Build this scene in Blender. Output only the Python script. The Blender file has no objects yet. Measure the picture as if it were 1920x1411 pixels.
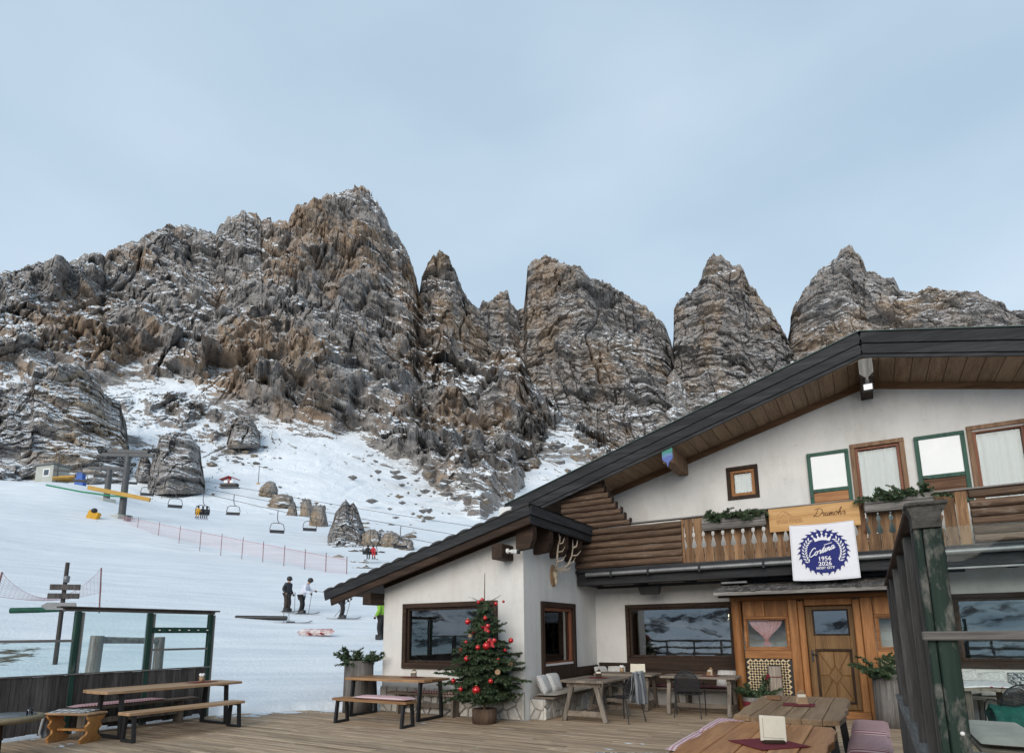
import bpy, math, random
import numpy as np
from mathutils import Vector, Matrix
random.seed(7)
PI = math.pi
scn = bpy.context.scene
# ------------------------------------------------------------------ camera
# world: X along the chalet front, Y into the chalet, origin at the annex corner on the deck
CAM = (5.8507, -10.5109, 1.62)
F_PX, CX, CY = 1139.9, 960.0, 980.7            # focal length and principal point, in photo pixels (1920 wide)
PITCH, ROLL, YAW = math.radians(10.29), math.radians(.54), math.radians(30.14)
cam_d = bpy.data.cameras.new('camera'); cam = bpy.data.objects.new('camera', cam_d)
scn.collection.objects.link(cam)
cam.matrix_world = (Matrix.Translation(CAM) @ Matrix.Rotation(YAW, 4, 'Z') @
                    Matrix.Rotation(PI/2 + PITCH, 4, 'X') @ Matrix.Rotation(-ROLL, 4, 'Z'))
cam_d.sensor_fit = 'HORIZONTAL'; cam_d.sensor_width = 36
cam_d.lens = F_PX/1920*36
cam_d.shift_y = (CY-705.5)/1920
cam_d.clip_start = .05; cam_d.clip_end = 20000
scn.camera = cam
# ------------------------------------------------------------------ sky, sun, exposure
SUN_EL, SUN_AZ = math.radians(21), math.radians(172)     # azimuth clockwise from +Y
w = bpy.data.worlds.new('World'); scn.world = w; w.use_nodes = True
wn, wl = w.node_tree.nodes, w.node_tree.links; wn.clear()
wo = wn.new('ShaderNodeOutputWorld'); wb = wn.new('ShaderNodeBackground')
sky = wn.new('ShaderNodeTexSky'); sky.sky_type = 'NISHITA'; sky.sun_disc = False
sky.sun_elevation = SUN_EL; sky.sun_rotation = SUN_AZ; sky.altitude = 2200; sky.air_density = 1.0; sky.dust_density = 2.0
wc = wn.new('ShaderNodeTexCoord'); wm = wn.new('ShaderNodeMapping'); wm.inputs['Scale'].default_value = (1.2, 1.2, 3.2)
wm.inputs['Rotation'].default_value = (.35, .5, .4)
wnz = wn.new('ShaderNodeTexNoise'); wnz.inputs['Scale'].default_value = 1.3; wnz.inputs['Detail'].default_value = 4; wnz.inputs['Roughness'].default_value = .45
wr = wn.new('ShaderNodeValToRGB'); wr.color_ramp.elements[0].position = .3; wr.color_ramp.elements[1].position = .72
wr.color_ramp.elements[0].color = (4.5, 6.0, 7.5, 1); wr.color_ramp.elements[1].color = (6.3, 7.7, 9.0, 1)
wx = wn.new('ShaderNodeMix'); wx.data_type = 'RGBA'; wx.inputs['Factor'].default_value = .86
wb.inputs['Strength'].default_value = .1
wl.new(wc.outputs['Generated'], wm.inputs['Vector']); wl.new(wm.outputs[0], wnz.inputs['Vector'])
wl.new(wnz.outputs['Fac'], wr.inputs[0]); wl.new(sky.outputs[0], wx.inputs['A']); wl.new(wr.outputs[0], wx.inputs['B'])
wsp = wn.new('ShaderNodeSeparateXYZ'); wl.new(wc.outputs['Generated'], wsp.inputs[0])
wg = wn.new('ShaderNodeValToRGB'); wg.color_ramp.elements[0].position = .5; wg.color_ramp.elements[1].position = .84     # thinner cloud towards the horizon
wg.color_ramp.elements[0].color = (1.06, 1.05, 1.04, 1); wg.color_ramp.elements[1].color = (.95, .96, .97, 1); wl.new(wsp.outputs['Z'], wg.inputs[0])
wy = wn.new('ShaderNodeMix'); wy.data_type = 'RGBA'; wy.blend_type = 'MULTIPLY'; wy.inputs['Factor'].default_value = 1; wl.new(wx.outputs['Result'], wy.inputs['A']); wl.new(wg.outputs[0], wy.inputs['B'])
wl.new(wy.outputs['Result'], wb.inputs['Color']); wl.new(wb.outputs[0], wo.inputs[0])
sd = bpy.data.lights.new('sun', 'SUN'); sd.energy = 2.7; sd.angle = math.radians(50); sd.color = (1, .91, .8)
so = bpy.data.objects.new('sun', sd); scn.collection.objects.link(so)
sv = Vector((math.sin(SUN_AZ)*math.cos(SUN_EL), math.cos(SUN_AZ)*math.cos(SUN_EL), math.sin(SUN_EL)))
so.rotation_euler = sv.to_track_quat('Z', 'Y').to_euler(); so.location = (0, -30, 40)
vs = scn.view_settings; vs.view_transform = 'Standard'; vs.look = 'None'; vs.exposure = .1; vs.gamma = 1; vs.use_curve_mapping = False
scn.render.engine = 'CYCLES'; scn.cycles.use_denoising = True
scn.cycles.max_bounces = 6; scn.cycles.transparent_max_bounces = 12; scn.cycles.caustics_reflective = False; scn.cycles.caustics_refractive = False

# ------------------------------------------------------------------ helpers
def rays(px, py):
    """photo pixel -> world ray direction (numpy)"""
    px = np.asarray(px, float); py = np.asarray(py, float)
    x = (px-CX)/F_PX; z = -(py-CY)/F_PX; y = np.ones_like(x*z); x = x+0*z; z = z+0*x
    cr, sr = math.cos(ROLL), math.sin(ROLL); x, z = cr*x+sr*z, -sr*x+cr*z
    cp, sp = math.cos(PITCH), math.sin(PITCH); y, z = cp*y-sp*z, sp*y+cp*z
    c, s = math.cos(YAW), math.sin(YAW)
    return c*x-s*y, s*x+c*y, z
def at(px, py, d):
    """survey helper: point seen at a photo pixel, d metres away over the ground"""
    x, y, z = (float(v) for v in rays(px, py)); h = math.hypot(x, y)
    return Vector((CAM[0]+x/h*d, CAM[1]+y/h*d, CAM[2]+z/h*d))
COL = scn.collection
def tag(o, label=None, cat=None, group=None, kind=None):
    if label: o['label'] = label
    if cat: o['category'] = cat
    if group: o['group'] = group
    if kind: o['kind'] = kind
    return o
def empty(name, loc=(0, 0, 0), rz=0, parent=None):
    o = bpy.data.objects.new(name, None); COL.objects.link(o); o.location = loc; o.rotation_euler = (0, 0, rz)
    o.empty_display_size = .1
    if parent: o.parent = parent
    return o
def link(name, me, parent=None, loc=None, rot=None, scale=None):
    o = bpy.data.objects.new(name, me); COL.objects.link(o)
    if parent: o.parent = parent
    if loc is not None: o.location = loc
    if rot is not None: o.rotation_euler = rot
    if scale is not None: o.scale = scale
    return o
def copy_tree(o, parent=None):
    c = o.copy(); COL.objects.link(c); c.parent = parent
    for ch in o.children: copy_tree(ch, c)
    return c

class MB:
    """collects boxes, tubes, prisms ... and links them as ONE mesh object"""
    def __init__(s): s.v = []; s.f = []; s.sm = []; s.uv = None
    def add(s, vs, fs, smooth=False):
        n = len(s.v); s.v.extend([tuple(v) for v in vs]); s.f.extend([tuple(i+n for i in f) for f in fs]); s.sm.extend([smooth]*len(fs)); return s
    def box(s, x0, x1, y0, y1, z0, z1, M=None, bev=0):
        if bev:
            b = bev; vs = []
            # chamfered box: 24 verts
            X, Y, Z = (x0, x1), (y0, y1), (z0, z1); idx = {}
            for i in (0, 1):
                for j in (0, 1):
                    for k in (0, 1):
                        sx, sy, sz = (1, -1)[i], (1, -1)[j], (1, -1)[k]
                        idx[i, j, k] = len(vs)
                        vs += [(X[i], Y[j]+sy*b, Z[k]+sz*b), (X[i]+sx*b, Y[j], Z[k]+sz*b), (X[i]+sx*b, Y[j]+sy*b, Z[k])]
            g = lambda i, j, k, a: idx[i, j, k]+a
            fs = []
            for i in (0, 1): fs.append([g(i, 0, 0, 0), g(i, 1, 0, 0), g(i, 1, 1, 0), g(i, 0, 1, 0)])
            for j in (0, 1): fs.append([g(0, j, 0, 1), g(1, j, 0, 1), g(1, j, 1, 1), g(0, j, 1, 1)])
            for k in (0, 1): fs.append([g(0, 0, k, 2), g(1, 0, k, 2), g(1, 1, k, 2), g(0, 1, k, 2)])
            for i in (0, 1):
                for j in (0, 1): fs.append([g(i, j, 0, 0), g(i, j, 1, 0), g(i, j, 1, 1), g(i, j, 0, 1)])
            for i in (0, 1):
                for k in (0, 1): fs.append([g(i, 0, k, 0), g(i, 1, k, 0), g(i, 1, k, 2), g(i, 0, k, 2)])
            for j in (0, 1):
                for k in (0, 1): fs.append([g(0, j, k, 1), g(1, j, k, 1), g(1, j, k, 2), g(0, j, k, 2)])
            for q in idx.values(): fs.append([q, q+1, q+2])
        else:
            vs = [(x, y, z) for x in (x0, x1) for y in (y0, y1) for z in (z0, z1)]
            fs = [(0, 1, 3, 2), (4, 6, 7, 5), (0, 4, 5, 1), (2, 3, 7, 6), (0, 2, 6, 4), (1, 5, 7, 3)]
        if M is not None: vs = [M @ Vector(v) for v in vs]
        return s.add(vs, fs)
    def beam(s, a, b, w, h, up=(0, 0, 1), bev=0):
        a, b = Vector(a), Vector(b); d = b-a; L = d.length; x = d.normalized(); u = Vector(up)
        y = u.cross(x)
        if y.length < 1e-4: y = Vector((0, 1, 0)).cross(x)
        y.normalize(); z = x.cross(y)
        M = Matrix(((x.x, y.x, z.x, a.x), (x.y, y.y, z.y, a.y), (x.z, y.z, z.z, a.z), (0, 0, 0, 1)))
        return s.box(0, L, -w/2, w/2, -h/2, h/2, M, bev)
    def tube(s, pts, r, n=8, caps=True, smooth=True):
        pts = [Vector(p) for p in pts]; m = len(pts)
        rs = r if isinstance(r, (list, tuple)) else [r]*m
        vs, fs = [], []; ref = None
        for i, p in enumerate(pts):
            t = (pts[min(i+1, m-1)]-pts[max(i-1, 0)]).normalized()
            if ref is None:
                ref = Vector((0, 0, 1)) if abs(t.z) < .9 else Vector((1, 0, 0))
            a = t.cross(ref)
            if a.length < 1e-5: a = t.cross(Vector((.3, .8, .5)))
            a.normalize(); b = t.cross(a); ref = -b if False else a.cross(t)
            for k in range(n):
                q = 2*PI*k/n; vs.append(p+(a*math.cos(q)+b*math.sin(q))*rs[i])
        for i in range(m-1):
            for k in range(n): fs.append((i*n+k, i*n+(k+1) % n, (i+1)*n+(k+1) % n, (i+1)*n+k))
        s.add(vs, fs, smooth)
        if caps:
            s.add(vs[:n], [tuple(range(n))]); s.add(vs[-n:], [tuple(range(n))[::-1]])
        return s
    def lathe(s, prof, n=16, c=(0, 0, 0), smooth=True, wob=0, seed=0):
        rg = random.Random(seed); wb_ = [1+rg.uniform(-wob, wob) for _ in range(n)]
        vs, fs = [], []
        for (r, z) in prof:
            for k in range(n):
                q = 2*PI*k/n; vs.append((c[0]+r*wb_[k]*math.cos(q), c[1]+r*wb_[k]*math.sin(q), c[2]+z))
        for i in range(len(prof)-1):
            for k in range(n): fs.append((i*n+k, i*n+(k+1) % n, (i+1)*n+(k+1) % n, (i+1)*n+k))
        return s.add(vs, fs, smooth)
    def prism(s, poly, d0, d1, M=None):
        """poly in local (x,z), extruded along local y"""
        n = len(poly); vs = [(p[0], d0, p[1]) for p in poly]+[(p[0], d1, p[1]) for p in poly]
        fs = [tuple(range(n)), tuple(range(2*n-1, n-1, -1))]+[(i, i+n, (i+1) % n+n, (i+1) % n) for i in range(n)]
        if M is not None: vs = [M @ Vector(v) for v in vs]
        return s.add(vs, fs)
    def sphere(s, c, r, n=12, m=8, sc=(1, 1, 1)):
        prof = [(max(1e-4, r*math.sin(PI*i/m)), -r*math.cos(PI*i/m)) for i in range(m+1)]
        k = len(s.v); s.lathe(prof, n); 
        for i in range(k, len(s.v)): p = s.v[i]; s.v[i] = (c[0]+p[0]*sc[0], c[1]+p[1]*sc[1], c[2]+p[2]*sc[2])
        return s
    def quad(s, a, b, c, d): return s.add([a, b, c, d], [(0, 1, 2, 3)])
    def mesh(s, name, mat, fix=True):
        me = bpy.data.meshes.new(name); me.from_pydata(s.v, [], s.f); me.materials.append(mat)
        me.polygons.foreach_set('use_smooth', s.sm); me.update()
        if fix and len(s.f) < 4000:
            import bmesh
            bm = bmesh.new(); bm.from_mesh(me); bmesh.ops.recalc_face_normals(bm, faces=bm.faces); bm.to_mesh(me); bm.free()
        return me
    def build(s, name, mat, parent=None, loc=None, rot=None, fix=True):
        return link(name, s.mesh(name, mat, fix), parent, loc, rot)
def np_mesh(name, V, F, mat, smooth=False):
    me = bpy.data.meshes.new(name); me.vertices.add(len(V)); me.vertices.foreach_set('co', np.ascontiguousarray(V, dtype=np.float32).ravel())
    k = F.shape[1]; me.loops.add(F.size); me.loops.foreach_set('vertex_index', np.ascontiguousarray(F, dtype=np.int32).ravel())
    me.polygons.add(len(F)); me.polygons.foreach_set('loop_start', np.arange(0, F.size, k, dtype=np.int32))
    me.polygons.foreach_set('use_smooth', np.full(len(F), smooth)); me.materials.append(mat); me.update(calc_edges=True); return me
def grid_faces(nu, nv, wrap=False):
    i = np.arange(nu if wrap else nu-1)[:, None]; j = np.arange(nv-1)[None, :]; i2 = (i+1) % nu
    return np.stack([i*nv+j, i2*nv+j, i2*nv+j+1, i*nv+j+1], -1).reshape(-1, 4)

# ------------------------------------------------------------------ materials
def _lnk(t, a, b): t.links.new(a, b)
def new_mat(name):
    m = bpy.data.materials.new(name); m.use_nodes = True; t = m.node_tree; t.nodes.clear()
    o = t.nodes.new('ShaderNodeOutputMaterial'); b = t.nodes.new('ShaderNodeBsdfPrincipled'); t.links.new(b.outputs[0], o.inputs[0])
    return m, t, b
def coords(t, scale=(1, 1, 1), rnd=True, kind='Object'):
    tc = t.nodes.new('ShaderNodeTexCoord'); mp = t.nodes.new('ShaderNodeMapping'); mp.inputs['Scale'].default_value = scale
    src = tc.outputs[kind]
    if rnd:
        oi = t.nodes.new('ShaderNodeObjectInfo'); ml = t.nodes.new('ShaderNodeMath'); ml.operation = 'MULTIPLY'; ml.inputs[1].default_value = 37.
        ad = t.nodes.new('ShaderNodeVectorMath'); ad.operation = 'ADD'
        t.links.new(oi.outputs['Random'], ml.inputs[0]); t.links.new(src, ad.inputs[0]); t.links.new(ml.outputs[0], ad.inputs[1]); src = ad.outputs[0]
    t.links.new(src, mp.inputs[0]); return mp.outputs[0]
def noise_n(t, vec, scale, detail=4, rough=.6, dist=0):
    n = t.nodes.new('ShaderNodeTexNoise'); n.inputs['Scale'].default_value = scale; n.inputs['Detail'].default_value = detail
    n.inputs['Roughness'].default_value = rough; n.inputs['Distortion'].default_value = dist
    t.links.new(vec, n.inputs['Vector']); return n.outputs['Fac']
def ramp(t, fac, stops, interp='LINEAR'):
    r = t.nodes.new('ShaderNodeValToRGB'); r.color_ramp.interpolation = interp
    e = r.color_ramp.elements
    while len(e) < len(stops): e.new(.5)
    for el, (p, c) in zip(e, stops): el.position = p; el.color = (*c, 1) if len(c) == 3 else c
    t.links.new(fac, r.inputs[0]); return r.outputs[0]
def mixc(t, fac, a, b, mode='MIX'):
    m = t.nodes.new('ShaderNodeMix'); m.data_type = 'RGBA'; m.blend_type = mode
    for v, k in ((fac, 'Factor'), (a, 'A'), (b, 'B')):
        s = m.inputs[k]
        if isinstance(v, (int, float)): s.default_value = v
        elif isinstance(v, (tuple, list)): s.default_value = (*v, 1) if len(v) == 3 else v
        else: t.links.new(v, s)
    return m.outputs['Result']
def math_n(t, op, a, b=None, c=None, clamp=False):
    m = t.nodes.new('ShaderNodeMath'); m.operation = op; m.use_clamp = clamp
    for i, v in enumerate((a, b, c)):
        if v is None: continue
        if isinstance(v, (int, float)): m.inputs[i].default_value = v
        else: t.links.new(v, m.inputs[i])
    return m.outputs[0]
def bump_n(t, bsdf, h, strength=.3, dist=.01):
    b = t.nodes.new('ShaderNodeBump'); b.inputs['Strength'].default_value = strength; b.inputs['Distance'].default_value = dist
    t.links.new(h, b.inputs['Height']); t.links.new(b.outputs[0], bsdf.inputs['Normal']); return b
def obj_rnd(t, col, amt):
    """per-piece tone variation (each board weathers a little differently)"""
    oi = t.nodes.new('ShaderNodeObjectInfo'); f = math_n(t, 'MULTIPLY_ADD', oi.outputs['Random'], 2*amt, 1-amt)
    return mixc(t, 1., col, f, 'MULTIPLY')
def plain(name, c, rough=.6, c2=None, scale=6, metal=0, bump=0, bscale=40, bd=.004, rnd=0, spec=.4, detail=4):
    m, t, b = new_mat(name); v = coords(t)
    col = ramp(t, noise_n(t, v, scale, detail), [(.3, c), (.7, c2 or tuple(x*.82 for x in c))])
    if rnd: col = obj_rnd(t, col, rnd)
    t.links.new(col, b.inputs['Base Color']); b.inputs['Roughness'].default_value = rough; b.inputs['Metallic'].default_value = metal
    b.inputs['Specular IOR Level'].default_value = spec
    if bump: bump_n(t, b, noise_n(t, v, bscale, 5), bump, bd)
    return m
def wood(name, cols, axis='x', rough=.7, rnd=.18, fine=60, bump=.35, wear=None, spec=.25):
    """cols dark->light; grain runs along axis"""
    m, t, b = new_mat(name)
    k = {'x': (.06, 1, 1), 'y': (1, .06, 1), 'z': (1, 1, .06)}[axis]
    v = coords(t, k); g1 = noise_n(t, v, 9, 5, .65, .6); g2 = noise_n(t, v, fine, 4, .7)
    g = math_n(t, 'MULTIPLY_ADD', g2, .45, math_n(t, 'MULTIPLY', g1, .6))
    n = len(cols); col = ramp(t, g, [(.36+.32*i/(n-1), c) for i, c in enumerate(cols)])
    if wear:
        v2 = coords(t, tuple(.35+.65*x for x in k)); col = mixc(t, ramp(t, noise_n(t, v2, wear[1], 6, .7), [(wear[2], (0, 0, 0)), (wear[2]+.12, (1, 1, 1))]), col, wear[0])
    col = obj_rnd(t, col, rnd)
    t.links.new(col, b.inputs['Base Color']); b.inputs['Roughness'].default_value = rough; b.inputs['Specular IOR Level'].default_value = spec
    bump_n(t, b, g, bump, .006); return m
# ------------------------------------------------------------------ noise (numpy)
def _hash(i, j, k, s):
    h = (i.astype(np.uint32)*np.uint32(374761393) + j.astype(np.uint32)*np.uint32(668265263) + k.astype(np.uint32)*np.uint32(2147483647) + np.uint32(s*974711+13))
    h = (h ^ (h >> np.uint32(13)))*np.uint32(1274126177); h = h ^ (h >> np.uint32(16))
    h = h*np.uint32(2246822519); h = h ^ (h >> np.uint32(15))
    return h.astype(np.float32)*np.float32(2/4294967295.)-1
def vn(x, y, z, s=0):
    ix, iy, iz = np.floor(x), np.floor(y), np.floor(z); fx, fy, fz = x-ix, y-iy, z-iz
    ix, iy, iz = ix.astype(np.int64), iy.astype(np.int64), iz.astype(np.int64)
    fx, fy, fz = (f*f*f*(f*(f*6-15)+10) for f in (fx, fy, fz)); r = 0
    for a in (0, 1):
        for b in (0, 1):
            for c in (0, 1):
                r = r + _hash(ix+a, iy+b, iz+c, s)*(fx if a else 1-fx)*(fy if b else 1-fy)*(fz if c else 1-fz)
    return r
def fbm(x, y, z, o=4, s=0, g=.5):
    r = 0; a = 1; t = 0
    for i in range(o): r = r+a*vn(x*2**i+i*7.3, y*2**i+i*3.1, z*2**i+i*5.7, s+i); t += a; a *= g
    return r/t
def ridged(x, y, z, o=3, s=0, g=.5):
    r = 0; a = 1; t = 0
    for i in range(o): r = r+a*(1-2*np.abs(vn(x*2**i+i*7.3, y*2**i+i*3.1, z*2**i+i*5.7, s+i))); t += a; a *= g
    return r/t
def facet(u, v, L, s):
    """broken rock: every jittered cell is a tilted plane of its own, so edges stay sharp"""
    u, v = u/L, v/L; iu, iv = np.floor(u).astype(np.int64), np.floor(v).astype(np.int64); best = np.full(u.shape, 9., np.float32); out = np.zeros(u.shape, np.float32)
    for a in (-1, 0, 1):
        for b in (-1, 0, 1):
            ci, cj = iu+a, iv+b; k = 0*ci+s
            x0 = ci+.5+.45*_hash(ci, cj, k, s); y0 = cj+.5+.45*_hash(ci, cj, k, s+1); du, dv = u-x0, v-y0
            d = du*du+dv*dv; h = .55*_hash(ci, cj, k, s+2)+du*.8*_hash(ci, cj, k, s+3)+dv*(.35+.6*_hash(ci, cj, k, s+4)); m = d < best
            best = np.where(m, d, best); out = np.where(m, h, out)
    return out
def sstep(a, b, x): t = np.clip((x-a)/(b-a), 0, 1); return t*t*(3-2*t)
def stair(s, p, wdt=.55):
    k = np.floor(s/p); f = s/p-k; return (k+sstep(1-wdt, 1, f))*p

# ------------------------------------------------------------------ snow ground
FR = np.array([[0, -.55], [11.5, -.55], [13.4, -.06], [14.4, .1], [15, .16], [18, .42], [24, 1.2], [33, 2.72], [50, 6.2], [72, 10.3], [98, 16.9], [150, 29.3], [250, 30], [600, 20], [9000, 20]])
BK = np.array([[0, -.55], [11.5, -.6], [20, -1.2], [60, -7], [200, -32], [600, -110], [1400, -300], [9000, -300]])
def ground_z(x, y):
    x = np.asarray(x, float); y = np.asarray(y, float)
    dx, dy = x-CAM[0], y-CAM[1]; r = np.hypot(dx, dy)+1e-6
    fr = (-math.sin(YAW)*dx+math.cos(YAW)*dy)/r; lat = (math.cos(YAW)*dx+math.sin(YAW)*dy)/r
    wf = sstep(-.15, .45, fr)
    zf = np.interp(r, FR[:, 0], FR[:, 1]); zb = np.interp(r, BK[:, 0], BK[:, 1])
    zf = zf+sstep(16, 40, r)*.35*np.clip(-lat-.25, 0, 1)*2
    pxx = CX+F_PX*lat/np.maximum(fr, .05)
    zf = zf+2.6*np.exp(-((pxx-110)/150)**2-((r-132)/22)**2)          # bank that carries the lift station
    L = np.clip(r*.22, 1.2, 600)
    nz = fbm(x/9, y/9, 0*x, 3, 11)*np.clip((r-14)*.006, 0, .5)+fbm(x/2.3, y/2.3, 0*x, 2, 12)*.03
    nz = nz+fbm(x/45, y/45, 0*x, 3, 14)*np.clip((r-60)*.02, 0, 4)
    z = zf*wf+zb*(1-wf)+nz
    ins = sstep(-4.5, -4.0, x)*sstep(-20, -16, y)*sstep(11, 7, y)*sstep(18, 14, x)
    ye = np.interp(x, [-6.4, -5.85, -5.2, -4.6, -4.0], [-2.3, -1.9, -1.0, -.25, -.15])+fbm(x/.8, y/.8, 0*x, 3, 31)*.45
    dk = sstep(-6.6, -6.3, x)*sstep(.55, -.35, y-ye)*sstep(-20, -16, y)*sstep(18, 14, x)
    ins = np.maximum(ins, dk)
    return z*(1-ins)+np.minimum(z, -.4)*ins
def gz(x, y): return float(ground_z(np.array([x]), np.array([y]))[0])
def on_snow(px, d):
    """ground point d metres away in the direction of photo column px"""
    p = at(px, 1100, d); return Vector((p.x, p.y, gz(p.x, p.y)))

def snow_mat():
    m, t, b = new_mat('snow'); v = coords(t, rnd=False)
    ge = t.nodes.new('ShaderNodeNewGeometry'); sp = t.nodes.new('ShaderNodeSeparateXYZ'); t.links.new(ge.outputs['Normal'], sp.inputs[0])
    big = noise_n(t, v, .05, 5, .6); med = noise_n(t, v, .9, 5, .65)
    sc = ramp(t, big, [(.35, (.63, .67, .71)), (.65, (.72, .76, .80))])
    sc = mixc(t, .35, sc, ramp(t, med, [(.35, (.6, .645, .69)), (.6, (.77, .8, .83))]))
    trk = t.nodes.new('ShaderNodeMapping'); trk.vector_type = 'TEXTURE'; trk.inputs['Rotation'].default_value = (0, 0, YAW+.25); trk.inputs['Scale'].default_value = (9, .8, 1); t.links.new(v, trk.inputs[0]); tk = noise_n(t, trk.outputs[0], 1, 5, .65)
    sc = mixc(t, .5, sc, ramp(t, tk, [(.38, (.58, .63, .68)), (.52, (.72, .76, .8)), (.66, (.80, .83, .86))]))
    spk = noise_n(t, v, 5, 5, .8); sc = mixc(t, ramp(t, spk, [(.62, (0, 0, 0)), (.8, (.3, .3, .3))]), sc, (.5, .52, .54))
    at_ = t.nodes.new('ShaderNodeAttribute'); at_.attribute_name = 'bare'
    vs_ = coords(t, (.9, .45, 2.), rnd=False); nb = noise_n(t, vs_, 1.7, 6, .68, .4)
    vs2 = coords(t, (.12, .12, .3), rnd=False); nb2 = noise_n(t, vs2, 1.9, 5, .72)
    far = t.nodes.new('ShaderNodeAttribute'); far.attribute_name = 'far'
    nn = mixc(t, far.outputs['Fac'], nb, nb2)
    thr = math_n(t, 'MULTIPLY_ADD', at_.outputs['Fac'], -.55, .87)
    k = math_n(t, 'MULTIPLY', math_n(t, 'SUBTRACT', nn, thr), 14, clamp=True)
    soil = ramp(t, noise_n(t, v, 6, 4), [(.3, (.05, .042, .03)), (.55, (.13, .1, .065)), (.75, (.2, .17, .13))])
    rock = ramp(t, noise_n(t, v, .7, 5), [(.3, (.07, .066, .062)), (.7, (.24, .22, .2))])
    col = mixc(t, k, sc, mixc(t, far.outputs['Fac'], soil, rock))
    t.links.new(col, b.inputs['Base Color']); b.inputs['Roughness'].default_value = .75; b.inputs['Specular IOR Level'].default_value = .2
    h = math_n(t, 'ADD', math_n(t, 'MULTIPLY', med, .5), noise_n(t, v, 7, 5, .7))
    h = math_n(t, 'ADD', math_n(t, 'ADD', h, math_n(t, 'MULTIPLY', tk, .7)), math_n(t, 'MULTIPLY', k, .6)); bump_n(t, b, h, .7, .07); return m
M_snow = snow_mat()
def build_ground():
    rr = np.concatenate([np.linspace(.5, 11, 8)[:-1], np.linspace(11, 34, 110)[:-1], np.geomspace(34, 460, 230)[:-1], np.geomspace(460, 8500, 60)])
    ph = np.concatenate([np.linspace(-56, 50, 620), np.linspace(50, 304, 190)[1:-1]])      # degrees right of the view
    a = np.radians(ph)[:, None]; r = rr[None, :]
    dx = np.cos(YAW)*np.sin(a)-np.sin(YAW)*np.cos(a); dy = np.sin(YAW)*np.sin(a)+np.cos(YAW)*np.cos(a)
    X = CAM[0]+dx*r; Y = CAM[1]+dy*r; Z = ground_z(X, Y)
    V = np.stack([X, Y, Z], -1).reshape(-1, 3); F = grid_faces(len(ph), len(rr), True)
    me = np_mesh('snow_ground', V, F, M_snow, True)
    A = np.broadcast_to(ph[:, None], Z.shape); R = np.broadcast_to(r, Z.shape)
    px = CX+F_PX*np.tan(np.radians(np.clip(A, -60, 60)))
    bare = np.zeros_like(Z)
    def blob(x0, r0, sx, sr, amp):
        nonlocal bare
        bare = np.maximum(bare, amp*np.exp(-((px-x0)/sx)**2-((R-r0)/sr)**2))
    blob(40, 23.5, 100, 3.0, .76); blob(110, 21, 60, 1.5, .35)              # thin grass bank by the signpost
    blob(80, 150, 130, 22, .55); blob(0, 165, 60, 30, .7)                  # scree under the lift station
    blob(420, 220, 120, 40, .45); blob(330, 260, 150, 60, .55)             # stony snowfields
    blob(950, 240, 130, 60, .5); blob(700, 118, 60, 10, .5); blob(1000, 330, 160, 80, .55)
    blob(540, 118, 40, 8, .4); blob(690, 75, 30, 6, .5); blob(560, 300, 150, 30, .3)
    edge = sstep(17.2, 14.8, R)*.18; bare = np.where(R < 19, np.maximum(bare, 0), bare)
    for nm, arr in (('bare', bare), ('far', sstep(50, 110, R))):
        at_ = me.attributes.new(nm, 'FLOAT', 'POINT'); at_.data.foreach_set('value', arr.reshape(-1).astype(np.float32))
    tag(link('snow_ground', me), kind='structure')
build_ground()

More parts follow.
